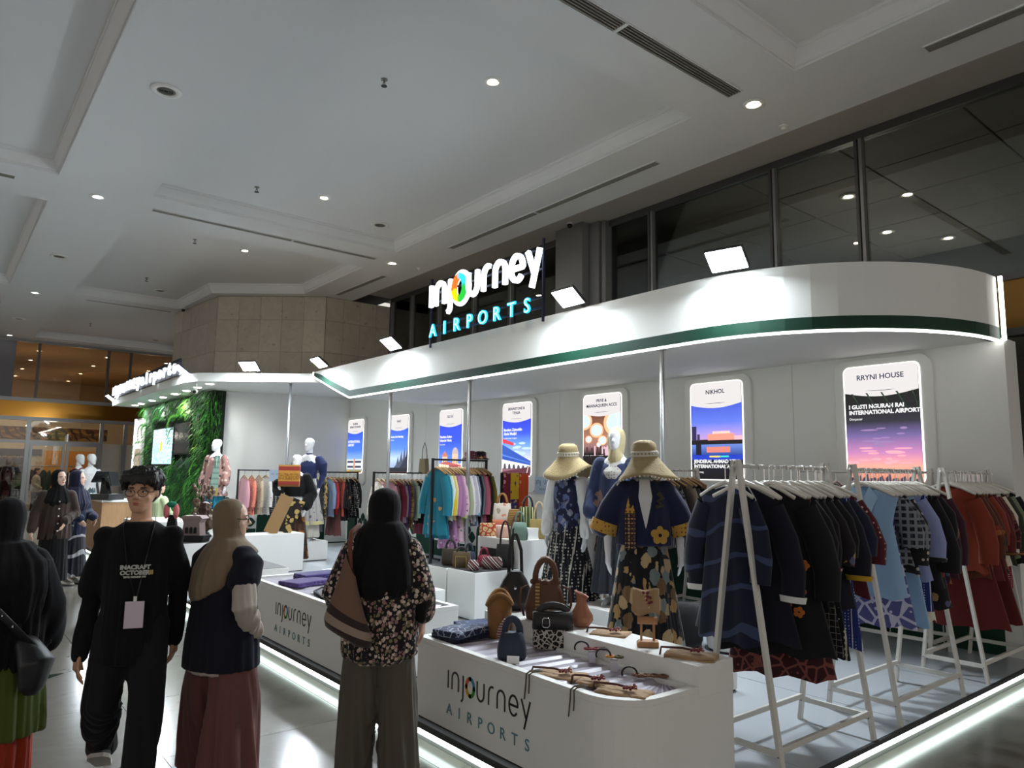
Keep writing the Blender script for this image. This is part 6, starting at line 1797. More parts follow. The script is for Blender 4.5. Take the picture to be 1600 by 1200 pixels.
# two mannequins beside the cashier
t, J = mannequin('bare-shouldered white mannequin with patterned teal trousers beyond the cashier', (2.82, 18.4, ZP), .3, 1.86, None, .4)
legs_cloth(t, J, fab('teal_tan_camouflage', rgb(70, 90, 96), 'flower', (rgb(120, 100, 70), rgb(36, 44, 50), rgb(110, 140, 150)), 5, thr=.5), .11, .09, .03, hip=.17)
t, J = mannequin('white mannequin in a long maroon dress beyond the cashier', (2.72, 19.3, ZP), 1.0, 1.86, None, -.3)
top_cloth(t, J, fab('maroon_knit', rgb(84, 24, 40)), [(.3, .2, .17), (.8, .18, .15), (1.1, .14, .115), (1.35, .16, .12), (1.5, .15, .1), (1.56, .07, .07)], {n_: ([J['sh' + n_], J['el' + n_], J['wr' + n_]], [.06, .055, .045]) for n_ in 'RL'}, 'maroon_dress', amp=.01)

# ------------------------------------------------------------------ bags and goods
def bag(label, loc, rz, w, d, h, m, hh=0.0, pinch=.9, hm=None, flap=None, base=None, belly=1.05, cat='bag', name='handbag', two=True, size=.007, hr=.007):
    """soft bag w x d x h; hh handle height"""
    t = thing(name, label, cat, loc, rz)
    b = B()
    b.ell([(0, 0, z * h, w / 2 * a, d / 2 * q) for z, a, q in ((.0, .93, .9), (.06, 1.0, 1.0), (.35, belly, belly), (.75, (belly + pinch) / 2, .85), (.97, pinch, .55), (1.0, pinch * .97, .5))], 24, True, 0, .55)
    vox('bag_body', b, m, size, t, 4)
    if hh:
        for s in ((-1, 1) if two else (0,)):
            mk('handle', B().tube([(-w * .27, s * d * .2, h * .9)] + [(w * .27 * -math.cos(a), s * d * .2, h + hh * math.sin(a) * .98) for a in (PI * i / 10 for i in range(1, 10))] + [(w * .27, s * d * .2, h * .9)], [(hr * 1.5, hr * .6)] * 11, 8), hm or m, t, True)
    if flap:
        mk('flap', B().ell([(0, 0, z * h, w / 2 * a, d / 2 * q) for z, a, q in ((.55, belly * 1.03, belly * 1.04), (.8, (belly + pinch) / 2 * 1.05, .96), (1.0, pinch * 1.04, .66), (1.02, pinch * .9, .4))], 24, True, 0, .55), flap, t, True)
    if base:
        mk('base_panel', B().ell([(0, 0, z * h, w / 2 * a, d / 2 * q) for z, a, q in ((-.002, .95, .93), (.06, 1.03, 1.03), (.25, belly * 1.02, belly * 1.02))], 24, True, 0, .55), base, t, True)
    return t
ZT1, ZL = ZP + .485, ZP + .602
LEATH = lambda n, r, g, b_, ro=.5: mat(n, rgb(r, g, b_), ro, vary=.12, vs=9, bump=.12, bs=140)
BRO, TANL, BLKL, NAVL = LEATH('brown_leather', 92, 58, 38, .6), LEATH('tan_suede', 140, 98, 52, .8), LEATH('black_leather', 28, 26, 26), LEATH('navy_leather', 40, 48, 68, .7)
# folded jeans
dn = [fab('dark_indigo_batik', rgb(36, 46, 74), 'batik', (rgb(150, 160, 180),), 16, thr=.16), fab('blue_denim', rgb(58, 76, 112)), fab('navy_denim', rgb(30, 36, 58))]
for i, (lab, x, y, r, w) in enumerate((('folded navy cloth at the bottom of the blue pile on the front counter', 2.84, 3.96, .1, .2), ('folded white-patterned indigo cloth on the front counter end', 2.8, 3.94, .25, .17), ('folded plain blue denim cloth beside the tan bucket bag', 2.95, 4.0, -.2, .12))):
    t = thing('folded_cloth', lab, 'cloth', (x, y, ZT1 + (.0, .032, .032)[i]), r)
    for j in range(2):
        vox('fold', B().box(-w, -.11, j * .018 + .002, w, .11, j * .018 + .024), dn[(2, 0, 1)[i]], .006, t, 6, folds(.003, 6, 1, 0, 9, i))
# tan bucket bag
t = thing('bucket_bag', 'slouchy tan suede bucket bag with a woven round patch on the front counter', 'bag', (3.04, 3.86, ZT1), .5)
R = []
for z, r, q in ((0, .085, 0), (.01, .09, 0), (.1, .094, .01), (.2, .098, .02), (.25, .1, .04), (.235, .08, .04), (.15, .07, .02)):
    R.append([(r * math.cos(a), r * .8 * math.sin(a), z + q * math.sin(2 * a + .6)) for a in (2 * PI * k_ / 28 for k_ in range(28))])
mk('bag_body', B().rings(R, True, True), TANL, t, True)
mk('woven_patch', B().lathe([(.001, 0), (.032, 0), (.036, .006), (.001, .012)], n=16), TANL, t).matrix_local = Matrix.Translation((-.085, -.025, .14)) @ Matrix.Rotation(-PI / 2 + .2, 4, 'Y')
mk('folded_collar', B().tube([(.098 * math.cos(a), .08 * math.sin(a), .245 + .04 * math.sin(2 * a + .6)) for a in (2 * PI * k_ / 24 for k_ in range(25))], .014, 8), TANL, t, True)
# black backpack hanging from a rod stand
t = thing('backpack', 'black leather backpack with brown sides hanging behind the tan bucket bag', 'bag', (3.3, 4.02, ZL + .01), -.5)
vox('bag_body', B().ell([(0, 0, z, rx, ry) for z, rx, ry in ((0, .1, .05), (.04, .125, .065), (.12, .12, .065), (.2, .085, .05), (.26, .045, .035))], 22, True, 0, .7), BLKL, .007, t, 4)
mk('side_panel', B().ell([(-.065, -.01, z, rx, ry) for z, rx, ry in ((.03, .05, .056), (.1, .055, .06), (.16, .03, .045))], 16), BRO, t, True)
for s in (-.045, .05):
    mk('strap', B().tube([(s, 0, .22), (s * .9, .01, .4), (s * .3, .02, .5), (s * .1, .02, .52)], [(.012, .004)] * 4, 8), BLKL, t, True)
mk('clasp', B().sph((-.01, -.062, .15), .012, 8), CHROME, t)
t = thing('bag_stand', 'thin black rod stand the backpack hangs from', 'stand', (3.31, 4.06, ZL))
mk('rod', B().tube([(0, 0, .006), (0, 0, .56), (-.02, -.03, .56)], .006, 8), BLACKMETAL, t)
mk('base', B().box(-.05, -.04, 0, .05, .04, .006), BLACKMETAL, t)
# drawstring bag
t = bag('brown leather drawstring bag with patterned ribbon on the counter ledge', (3.27, 3.66, ZL), -.75, .26, .13, .25, BRO, .14, .62, BRO, hr=.013)
for s in (-1, 1):
    mk('side_loop', B().tube([(s * .11, -.03, .22), (s * .16, -.04, .2), (s * .17, -.03, .1), (s * .14, -.02, .02)], [(.008, .004)] * 4, 6), BRO, t, True)
mk('ribbon', B().rings([[(-.052 + x, -.068 - .002 + .05 * max(0, z - .15) * 2, z) for x in (-.014, .014)] for z in (.01, .06, .12, .18, .235)], False, False), fab('ribbon_weave', rgb(120, 86, 50), 'stripez', (rgb(196, 160, 104),), 14, thr=.3), t)
for k_ in range(12):
    a = 2 * PI * k_ / 12
    mk('gather', B().sph((.085 * math.cos(a), .036 * math.sin(a), .24), (.02, .014, .02), 8), BRO, t, True)
# black bag with buckle
FLW = fab('black_white_floral', rgb(30, 28, 30), 'batik', (rgb(186, 180, 168),), 34, thr=.34)
t = bag('black handbag with a silver buckle and white floral lower half', (3.1, 3.4, ZT1), -.68, .25, .1, .22, FLW, .0, .95, flap=BLKL, base=None, belly=1.0)
mk('buckle', B().tube([(-.045 + .022 * c_, -.057, .165 + .028 * s_) for c_, s_ in ((-1, -.6), (-.6, -1), (.6, -1), (1, -.6), (1, .6), (.6, 1), (-.6, 1), (-1, .6), (-1, -.6))], .004, 6), CHROME, t, True)
mk('handle', B().tube([(-.09, 0, .2)] + [(.09 * -math.cos(a), 0, .215 + .045 * math.sin(a)) for a in (PI * i / 8 for i in range(1, 8))] + [(.09, 0, .2)], [(.022, .006)] * 9, 8), BLKL, t, True)
# navy round bag
t = bag('navy blue round handbag with a red-striped arched handle on the front counter', (2.75, 3.37, ZT1), -.7, .17, .13, .15, NAVL, .075, .72, NAVL, two=False, belly=1.02, hr=.014)
mk('striped_tab', B().tube([(-.075, 0, .12), (-.06, 0, .18), (-.03, .0, .215)], [(.018, .006)] * 3, 8), fab('red_grey_stripe', rgb(120, 60, 66), 'stripez', (rgb(180, 170, 170),), 22), t, True)
t = thing('price_card', 'blank white price card in front of the navy round bag', 'card', (2.67, 3.26, ZT1), -.8)
mk('card', B().box(-.035, -.002, 0, .035, .002, .045), WHITE, t)
mk('card_foot', B().box(-.035, -.002, 0, .035, .03, .003), WHITE, t)
t = thing('vase', 'carved terracotta vase with a slanted lip on the counter ledge', 'vase', (3.31, 3.36, ZL))
R = []
for z, r, q in ((0, .045, 0), (.008, .052, 0), (.04, .072, 0), (.07, .07, 0), (.11, .045, 0), (.14, .033, 0), (.17, .033, .01), (.2, .046, .02), (.196, .04, .02), (.17, .027, .01)):
    R.append([(r * (1 + (.025 * math.cos(14 * a) if .03 < z < .12 else 0)) * math.cos(a), r * (1 + (.025 * math.cos(14 * a) if .03 < z < .12 else 0)) * math.sin(a), z - q * math.cos(a + .8)) for a in (2 * PI * k_ / 56 for k_ in range(56))])
mk('vase_body', B().rings(R), mat('terracotta', rgb(150, 96, 70), .6, vary=.06), t, True)
# burlap pouches
BURL = fab('burlap', rgb(176, 146, 112), 'plaid', (rgb(150, 120, 88),), 60, thr=.2)
FLR = fab('dried_flower_red', rgb(110, 44, 50), 'flower', (rgb(160, 80, 84), rgb(206, 170, 140)), 60, thr=.4)
def pouch(label, loc, rz, w=.13, d=.08, n=1):
    t = thing('burlap_pouch', label, 'pouch', loc, rz)
    for j in range(n):
        R = []
        for q in range(5):
            y = -d + 2 * d * q / 4
            R.append([(x, y + .006 * math.sin(x * 60 + j), .006 + j * .012 + .004 * math.sin(x * 40 + y * 50 + j)) for x in (-w + 2 * w * i / 8 for i in range(9))])
        o_ = mk('pouch_cloth', B().rings(R, False, False), BURL, t, True)
        m_ = o_.modifiers.new('thick', 'SOLIDIFY')
        m_.thickness = .011
    b = B()
    for i in range(14):
        a, q = i * 2.4, .009 * math.sqrt(i)
        b.sph((.03 + q * math.cos(a), q * math.sin(a), .012 + n * .012 + .004 * (i % 3)), .009, 6)
    mk('dried_flowers', b, FLR, t)
    mk('ribbon_tie', B().tube([(.02, 0, .012 + n * .012), (-.05, .02, .012 + n * .012), (-.1, .01, .012 + n * .012), (-w - .03, -.01, .012 + n * .012), (-w - .035, -.02, -.005)], [(.006, .003)] * 5, 6), fab('dark_ribbon', rgb(80, 50, 44)), t, True)
    return t
pouch('burlap pouch with red dried flowers on the ledge right of the vase', (3.3, 3.1, ZL), -1.1, .11)
pouch('burlap pouch with red dried flowers at the right end of the ledge', (3.24, 2.46, ZL), -1.15, .13, .07, 2)
pouch('burlap pouch with red dried flowers on the rim of the front counter', (2.74, 2.94, ZT1), -1.15, .13)
pouch('small stacked burlap pouch between two larger ones on the front counter', (2.75, 2.71, ZT1), -1.1, .075, .05, 2)
pouch('burlap pouch with trailing ribbon at the rounded corner of the front counter', (2.76, 2.5, ZT1), -1.25, .13, .07, 2)
for lab, x, y in (('dark ribbon ends hanging over the front counter rim, left pair', 2.573, 3.0), ('dark ribbon ends hanging over the front counter rim, right pair', 2.573, 2.66)):
    t = thing('ribbon_ends', lab, 'ribbon', (x, y, ZT1 + .02))
    for s in (0, .018):
        mk('ribbon', B().tube([(.09, s, .0), (.02, s * 1.2, .006), (-.004, s * 1.3, -.005), (-.006, s * 1.5 - .003, -.05), (-.006, s * 2, -.1 - s * 2)], [(.005, .002)] * 5, 6), fab('olive_ribbon', rgb(84, 78, 60)), t, True)
def flowers(label, loc, rz, cols, n=3, band=True):
    t = thing('flower_accessory', label, 'accessory', loc, rz)
    if band:
        mk('hair_band', B().tube([(-.06 + .04 * math.cos(a), 0, .02 + .035 * math.sin(a)) for a in (PI * i / 8 for i in range(-1, 10))], .005, 6), BLACKMETAL, t, True)
    for i in range(n):
        b = B()
        cx = -.02 + i * .045
        for j in range(7):
            a = 2 * PI * j / 7
            b.sph((cx + .018 * math.cos(a), .018 * math.sin(a), .016), (.013, .013, .007), 6)
        mk('flower', b, cols[i % len(cols)], t, True)
        mk('flower_heart', B().sph((cx, 0, .02), .008, 6), fab('seed_brown', rgb(90, 60, 40)), t, True)
    mk('clear_stand', B().box(-.02, -.02, -.06, .02, .02, 0) if loc[2] > ZT1 + .05 else B().box(-.02, -.02, -.001, .02, .02, .006), mat('clear_acrylic', rgb(190, 188, 196), .2), t)
RF, OF_, BF = fab('red_petal', rgb(140, 60, 62)), fab('orange_petal', rgb(190, 130, 60)), fab('brown_petal', rgb(120, 82, 60))
flowers('hair band with small red flowers on a clear stand below the ledge', (3.06, 3.02, ZT1 + .062), -.7, [RF], 3)
flowers('curved black hair band with an orange flower on a clear stand', (3.03, 2.82, ZT1 + .062), -.9, [OF_, fab('leaf_green', rgb(80, 84, 50))], 2)
flowers('brown dried-flower hair band lying on the pleated sheet', (3.02, 2.62, ZT1 + .01), -.8, [BF], 4)
# wooden stand holding a pouch
t = thing('wooden_stand', 'small wooden stand on the counter ledge holding a flowered pouch', 'stand', (3.24, 2.76, ZL), -.8)
W1 = wood('pale_wood', rgb(176, 126, 80), rgb(150, 100, 60))
bev(mk('base', B().prism([(-.06, 0), (.06, 0), (.06, .03), (-.045, .03), (-.06, .018)], -.035, .035), W1, t), .003)
for s in (-1, 1):
    mk('post', B().tube([(s * .035, 0, .03), (s * .035, 0, .13)], .007, 8), W1, t)
mk('roll_rest', B().tube([(-.055, 0, .14), (.055, 0, .14)], .022, 12), W1, t, True)
t2 = thing('burlap_pouch', 'burlap pouch with red dried flowers standing on the wooden stand', 'pouch', (3.26, 2.78, ZL + .165), -.8)
o_ = mk('pouch_cloth', B().rings([[(x, .02 + .05 * q + .01 * math.sin(x * 40), .13 * q + .008 * math.sin(x * 50 + q * 5)) for x in (-.075 + .15 * i / 8 for i in range(9))] for q in (0, .25, .5, .75, 1)], False, False), BURL, t2, True)
o_.modifiers.new('thick', 'SOLIDIFY').thickness = .01
b = B()
for i in range(16):
    a, q = i * 2.4, .01 * math.sqrt(i)
    b.sph((q * math.cos(a) * .8, .035 - .018 + (.075 + q * math.sin(a)) * .3, .075 + q * math.sin(a) * 1.3), .01, 6)
mk('dried_flowers', b, FLR, t2)
# coloured bags on the tall plinth
ZE = .92
t = thing('display_riser', 'white riser box behind the colourful handbags', 'plinth', (5.52, 6.72, ZE))
mk('block', B().box(-.13, -.36, 0, .13, .36, .13), WHITE, t)
mk('edge', B().box(-.131, -.361, .12, -.13, .361, .13), WHITE, t)
bag('white and coral tote with a red tassel on the tall plinth', (5.5, 6.96, ZE + .13), -.9, .22, .1, .26, F_('cream_coral', c(200, 190, 176), 'flower', (c(190, 120, 100), c(150, 140, 120)), 9, thr=.3), .12, .95, TANL, base=F_('coral_panel', c(190, 110, 84)))
bag('tan woven basket bag between the coral tote and green tote', (5.5, 6.72, ZE + .13), -.7, .17, .1, .2, F_('tan_weave', c(150, 116, 66), 'stripez', (c(110, 80, 44),), 16, thr=.4), .0, .8)
bag('green and cream striped tote on the tall plinth', (5.52, 6.5, ZE + .13), -.6, .2, .08, .24, F_('green_stripe', c(70, 84, 40), 'stripe', (c(196, 190, 140), c(34, 40, 26)), 9, thr=.3), .12, 1.0, BLKL)
bag('khaki suede bag with tall pale handles at the right of the tall plinth', (5.6, 6.39, ZE), -.7, .22, .09, .23, LEATH('khaki_suede', 140, 122, 70, .85), .2, .95, F_('pale_handle', c(190, 170, 130)))
bag('grey-green bucket bag with leaf cutouts at the plinth corner', (5.33, 6.42, ZE), -.7, .19, .13, .2, LEATH('grey_green_leather', 100, 124, 112, .6), .12, .72, LEATH('grey_green_leather', 100, 124, 112), two=False)
bag('cream clutch with red floral embroidery on the tall plinth', (5.3, 6.98, ZE), -.8, .2, .06, .16, F_('red_floral_cream', c(190, 166, 120), 'batik', (c(160, 56, 40),), 17, thr=.35), 0, .97)
bag('dusty pink box bag on the tall plinth', (5.31, 6.7, ZE), -.8, .16, .07, .14, LEATH('dusty_pink_leather', 190, 150, 134), .0, .96, base=None)
bag('small dark brown bag behind the pink box bag', (5.44, 6.6, ZE), -.7, .16, .07, .2, BRO, .06, .8)
t = thing('name_card', 'black and brown standing card at the left end of the tall plinth', 'card', (5.3, 7.07, ZE), -.9)
mk('card', B().box(-.045, -.004, .05, .045, .004, .14), BLACKGAP, t)
mk('card_base', B().box(-.045, -.02, 0, .045, .02, .05), W1, t)
# dark bags on the cubes
bag('black woven tote with two handles on the left black-matted cube', (4.78, 7.0, .615), -.8, .2, .1, .19, F_('dark_weave', c(44, 38, 32), 'plaid', (c(64, 54, 42),), 20, thr=.3), .1, 1.0, BLKL)
t = bag('brown frame bag with brass legs on the black-matted cubes', (4.74, 6.72, .625), -.8, .2, .09, .17, F_('brown_grid', c(60, 50, 40), 'plaid', (c(110, 90, 60),), 20, thr=.2), .05, .96, BLKL)
mk('brass_frame', B().tube([(-.06, -.052, 0), (-.06, -.052, .12), (.06, -.052, .12), (.06, -.052, 0)], .005, 6), mat('brass', rgb(170, 140, 80), .35, .8), t)
bag('crimson basket bag with looped handles behind the striped pouches', (4.98, 6.62, .625), -.8, .16, .1, .13, LEATH('crimson', 140, 40, 64), .08, .85)
ST = F_('red_white_stripe', c(196, 186, 180), 'stripe', (c(110, 36, 44), c(40, 34, 40)), 11, rot=.8, thr=.4)
bag('small red and white striped pouch at the cube corner', (4.7, 6.44, .625), -.6, .12, .08, .11, ST, 0, .8, belly=1.1)
bag('large red and white striped pouch on the right cube', (4.94, 6.42, .625), -.75, .22, .1, .13, ST, 0, .9, belly=1.1)
bag('navy pompom bag at the back of the black-matted cubes', (5.06, 7.02, .615), -.8, .15, .1, .14, NAVL, .09, .8)
t = bag('tall black shoulder bag hanging by the tall plinth', (5.13, 6.43, .625), -.75, .2, .06, .26, BLKL, .26, .95, BLKL)
# other bags
bag('mint green handbag on top of the tall white plinth by the wall', (6.88, 7.35, 1.63), -.75, .22, .1, .2, F_('mint_tan', c(120, 134, 116), 'stripez', (c(176, 160, 120),), 2, thr=.3), .12, .86, BLKL)
bag('brown handbag on the plinth beside the left hat mannequin', (6.2, 6.6, .98), -.75, .2, .1, .17, BRO, .07, .8, BLKL)
t = thing('hanging_pouch', 'small olive pouch bag hung by its strap from the middle black rack', 'bag', (6.9, 11.0, 1.67), -PI / 2)
mk('pouch_body', B().prism([(-.12, -.02), (.12, -.02), (.085, .24), (-.085, .24)], -.05, .03), LEATH('olive_suede', 132, 120, 90, .85), t)
mk('strap', B().tube([(-.085, 0, .22), (-.07, 0, .42), (-.01, 0, .53), (.06, 0, .42), (.085, 0, .22)], .006, 6), BLACKMETAL, t, True)
for lab, x, m_ in (('black patterned bucket hat resting on the tall black rack', 6.14, dflor), ('maroon patterned bucket hat resting on the tall black rack', 5.97, mdot)):
    t = thing('bucket_hat', lab, 'hat', (x, 8.3, 1.867), 0)
    mk('crown', B().lathe([(.11, 0), (.09, .02), (.085, .1), (.05, .115), (.001, .118)], n=20), m_, t, True)
    mk('brim', B().lathe([(.088, .02), (.13, .0), (.132, .004), (.09, .028)], n=20), m_, t, True)
# scarves on a stand
t = thing('scarf_stand', 'black rail stand for scarves at the right end of the tall black rack', 'stand', (6.3, 8.0, ZP))
mk('post', B().box(-.012, -.012, 0, .012, .012, 1.56), BLACKMETAL, t)
mk('post', B().box(.46, -.012, 0, .484, .012, 1.56), BLACKMETAL, t)
mk('rail', B().box(0, -.01, 1.535, .48, .01, 1.555), BLACKMETAL, t)
mk('foot', B().box(-.012, -.2, 0, .012, .2, .02).box(.46, -.2, 0, .484, .2, .02), BLACKMETAL, t)
for i, (lab, m_, L_) in enumerate((('maroon flowered scarf draped on the scarf stand', F_('maroon_flower', c(120, 30, 50), 'flower', (c(200, 150, 140),), 9, thr=.25), .46), ('yellow scarf with dark sprigs draped on the scarf stand', F_('yellow_sprig', c(206, 170, 40), 'flower', (c(90, 80, 40),), 10, thr=.15), .36), ('orange flowered scarf draped longest on the scarf stand', F_('orange_flower', c(206, 80, 36), 'flower', (c(220, 170, 130),), 9, thr=.2), .72), ('violet patterned scarf below the yellow one on the scarf stand', F_('violet_pattern', c(70, 60, 120), 'flower', (c(200, 170, 120),), 14, thr=.3), .62))):
    x = 6.32 + (.0, .13, .29, .14)[i]
    w = (.13, .15, .17, .13)[i]
    yy = (0, 0, 0, .006)[i]
    o_ = thing('scarf', lab, 'scarf', (x, 8.0, ZP), 0, 'scarves on the scarf stand')
    sg = [(-.018 - .004 * math.sin(9 * q) + yy, 1.56 - L_ * q) for q in (1, .8, .6, .4, .2, .03)] + [(0, 1.562)] + [(.018, 1.56 - L_ * q * .9) for q in (.03, .3, .6, 1)]
    mk('scarf_cloth', B().rings([[(xx, y + .004 * math.sin(xx * 70), z) for xx in (w * i_ / 6 for i_ in range(7))] for y, z in sg], False, False), m_, o_, True)
    mk('scarf_hem', B().box(0, -.024 + yy, 1.56 - L_ - .012, w, -.016 + yy, 1.56 - L_ + .004), m_, o_)
# counter sign panel and poufs
t = thing('sign_panel', 'pale blue injourney airports panel on the tall white plinth', 'sign', (6.69, 7.56, 1.4), -PI / 2)
mk('panel', B().box(-.16, -.012, 0, .34, 0, .235), mat('pale_blue_panel', rgb(176, 194, 214), .4), t)
injourney(t, .056, .008, .002, mat('blue_grey_ink', rgb(84, 100, 130), .5), lambda x, y, z: (x - .13, y - .014, z + .13))
text('small_lettering', 'A I R P O R T S', .045, MT['blue_grey_ink'], t, (.09, -.0135, .045), .001)
t = thing('sign_panel', 'small pale blue sign on a thin stand beside the mannequin in black', 'sign', (4.72, 12.3, ZP), -.65)
mk('stand', B().tube([(.0, .012, 0), (.0, .012, 1.5)], .008, 8), STEEL, t)
mk('stand_foot', B().lathe([(.001, 0), (.1, 0), (.1, .008), (.001, .008)], (0, .012, 0)), STEEL, t)
mk('panel', B().box(-.13, -.006, 1.36, .13, .004, 1.56), MT['pale_blue_panel'], t)
injourney(t, .028, .004, .001, MT['blue_grey_ink'], lambda x, y, z: (x - .1, y - .0075, z + 1.47))
for lab, x, y, m_ in (('black round pouf behind the navy blazer mannequin', 5.55, 4.35, F_('black_boucle', c(30, 28, 30))), ('white round pouf behind the nearest white rack', 5.78, 3.95, F_('white_boucle', c(206, 204, 200)))):
    t = thing('pouf', lab, 'pouf', (x, y, ZP))
    mk('cushion', B().lathe([(.001, .02), (.2, .02), (.215, .06), (.22, .3), (.2, .36), (.12, .375), (.001, .375)], n=32), m_, t, True)
    mk('foot_ring', B().lathe([(.001, 0), (.19, 0), (.19, .02), (.001, .02)], n=24), BLACKMETAL, t)
# cloths on the second counter, paper sheet, boards on the plinth
for lab, x, y, m_, w, d, n, r in (('folded purple checked cloth, upper one at the back of the second counter', 3.1, 6.86, F_('purple_check', c(62, 54, 104), 'plaid', (c(84, 74, 130),), 26, thr=.3), .2, .12, 3, .1), ('folded violet cloth at the front of the second counter', 2.86, 6.6, F_('violet_cloth', c(82, 66, 122)), .2, .14, 2, .3)):
    t = thing('folded_cloth', lab, 'cloth', (x, y, ZT1), r)
    for j in range(n):
        vox('fold', B().box(-w, -d, j * .022 + .002, w, d, j * .022 + .026), m_, .008, t, 6, folds(.004, 6, 1, 0, 9, j))
t = thing('folded_vest', 'grey vest with black edging laid flat on the second counter', 'vest', (2.92, 5.95, ZT1 + .004), -.3)
mk('vest_body', B().prism([(-.2, -.3), (.22, -.28), (.2, .1), (.12, .26), (.04, .18), (-.06, .18), (-.14, .26), (-.22, .1)], 0, .016, 'z'), F_('grey_felt', c(104, 102, 106)), t)
mk('black_edge', B().tube([(.12, .26, .014), (.04, .18, .014), (-.06, .18, .014), (-.14, .26, .014), (-.22, .1, .012), (-.2, -.3, .01), (.22, -.28, .01)], .014, 6), black, t, True)
t = thing('paper_sheet', 'printed paper sheet lying on the low white plinth', 'paper', (4.15, 8.2, .441), -.6)
mk('sheet', B().box(-.16, -.24, 0, .16, .24, .003), mat('paper_white', rgb(220, 220, 216), .6), t)
mk('print', B().box(-.1, -.1, .003, .1, .08, .0035), mat('grey_print', rgb(150, 152, 156), .6), t)
for lab, x, m_, h in (('tall tan cloth board leaning on the white plinth', 4.2, F_('tan_board', c(150, 118, 80)), .62), ('black and gold batik cloth board leaning on the white plinth', 4.42, F_('black_gold_batik', c(34, 28, 24), 'flower', (c(176, 150, 90),), 11, thr=.45), .55)):
    t = thing('cloth_board', lab, 'cloth', (x, 11.1, .703), -.45)
    o_ = mk('board', B().box(-.1, -.014, 0, .1, .014, h), m_, t)
    o_.rotation_euler = (-.1, .38, 0)
    o_ = mk('edge_strip', B().box(-.105, -.01, 0, -.1, .01, h), F_('tan_board', c(150, 118, 80)), t)
    o_.rotation_euler = (-.1, .38, 0)
# carvings on the long table
WC = wood('dark_carved_wood', rgb(84, 58, 42), rgb(52, 36, 28), .5, 4)
ST1 = stone('carving_stone', rgb(110, 92, 90), rgb(140, 120, 116), rgb(80, 64, 62), .7, 6)
t = thing('stone_carving', 'mauve stone house carving on a black base on the carving table', 'carving', (2.98, 10.75, .665), -.7)
mk('base', B().prism([(-.17, 0), (.17, 0), (.2, .09), (-.2, .09)], -.12, .12), BLACKGAP, t)
mk('walls', B().prism([(-.13, .09), (.13, .09), (.11, .26), (.14, .32), (-.14, .32), (-.11, .26)], -.09, .09), ST1, t)
mk('roof', B().prism([(-.16, .32), (.16, .32), (.12, .36), (-.12, .36)], -.11, .11), ST1, t)
mk('knob', B().sph((0, 0, .375), .025, 8), ST1, t)
for i in range(3):
    mk('niche', B().prism([(-.08 + i * .06, .12), (-.04 + i * .06, .12), (-.04 + i * .06, .19), (-.06 + i * .06, .21), (-.08 + i * .06, .19)], -.1, -.088), BLACKGAP, t)
t = thing('wood_carving', 'carved wooden figure on a black pedestal on the carving table', 'carving', (3.3, 11.4, .665), -.7)
mk('pedestal', B().lathe([(.001, 0), (.12, 0), (.1, .03), (.05, .07), (.09, .12), (.001, .12)]), BLACKGAP, t, True)
vox('figure', B().ell([(0, 0, z, r, r * .8) for z, r in ((.11, .1), (.2, .12), (.3, .11), (.34, .07), (.42, .085), (.5, .06), (.52, .02))], 16, True, 0, .6).sph((-.09, -.02, .26), .05, 8).sph((.09, -.02, .26), .05, 8), WC, .012, t, 2, folds(.018, 3, 2, 0, 20, 2))
t = thing('wood_carving', 'tall dark tree carving with clustered leaves on the carving table', 'carving', (3.42, 11.95, .665), -.7)
mk('pedestal', B().lathe([(.001, 0), (.13, 0), (.11, .03), (.001, .03)]), WC, t, True)
b = B().tube([(0, 0, .02), (.02, 0, .25), (-.01, .01, .45), (.01, 0, .62)], [.05, .035, .03, .02], 8)
mk('trunk', b, WC, t, True)
rl = random.Random(2)
b = B()
for i in range(70):
    a, z = rl.uniform(0, 6.3), rl.uniform(.2, .75)
    r = .17 * math.sin(min(1, (z - .15) / .25) * PI / 2) * rl.uniform(.5, 1)
    p = V((r * math.cos(a), r * math.sin(a), z))
    b.sph(p, (.032, .012, .042), 6, 0, Matrix.Rotation(a, 3, 'Z'))
lv = mk('carved_leaves', b, wood('bronze_wood', rgb(120, 98, 76), rgb(70, 54, 42)), t, True)
lv['kind'] = 'stuff'
t = thing('slipper_stand', 'pink slippers on a small dark stand behind the stone carving', 'slippers', (3.0, 12.0, .665), -.7)
mk('stand', B().prism([(-.09, 0), (.09, 0), (.05, .3), (-.05, .3)], -.03, .03), BLACKGAP, t)
for s in (-1, 1):
    mk('slipper', B().sph((s * .075, -.05, .36), (.05, .03, .12), 10), F_('pink_slipper', c(206, 110, 116), 'flower', (c(170, 60, 70),), 20, thr=.3), t, True)
mk('green_bow', B().sph((0, -.05, .46), (.09, .03, .05), 10), F_('green_bow', c(20, 110, 80)), t, True)
t = thing('dried_plant', 'small pale dried plant beside the stone carving', 'plant', (3.12, 11.1, .665))
b = B()
for i in range(14):
    a = i * 2.4
    b.tube([(0, 0, 0), (.05 * math.cos(a), .05 * math.sin(a), .1), (.09 * math.cos(a), .09 * math.sin(a), .2 + .01 * i)], [.008, .012, .004], 5)
mk('stems', b, F_('pale_straw', c(190, 176, 120)), t, True)
mk('pot', B().lathe([(.001, 0), (.04, 0), (.05, .06), (.001, .06)]), WHITE, t, True)
for lab, x, y, m_, h in (('small wooden box with a dark card on the white cabinet', 2.72, 8.75, W1, .07), ('dark wooden box with a gold lid on the white cabinet', 2.72, 8.42, WC, .1)):
    t = thing('wooden_box', lab, 'box', (x, y, .645), -.9)
    mk('box_body', B().box(-.09, -.06, 0, .09, .06, h), m_, t)
    mk('lid', B().box(-.092, -.062, h, .092, .062, h + .02), W1 if h > .08 else m_, t)
    if h < .08:
        mk('card', B().box(-.02, -.075, .02, .06, -.068, .17), BLACKGAP, t)
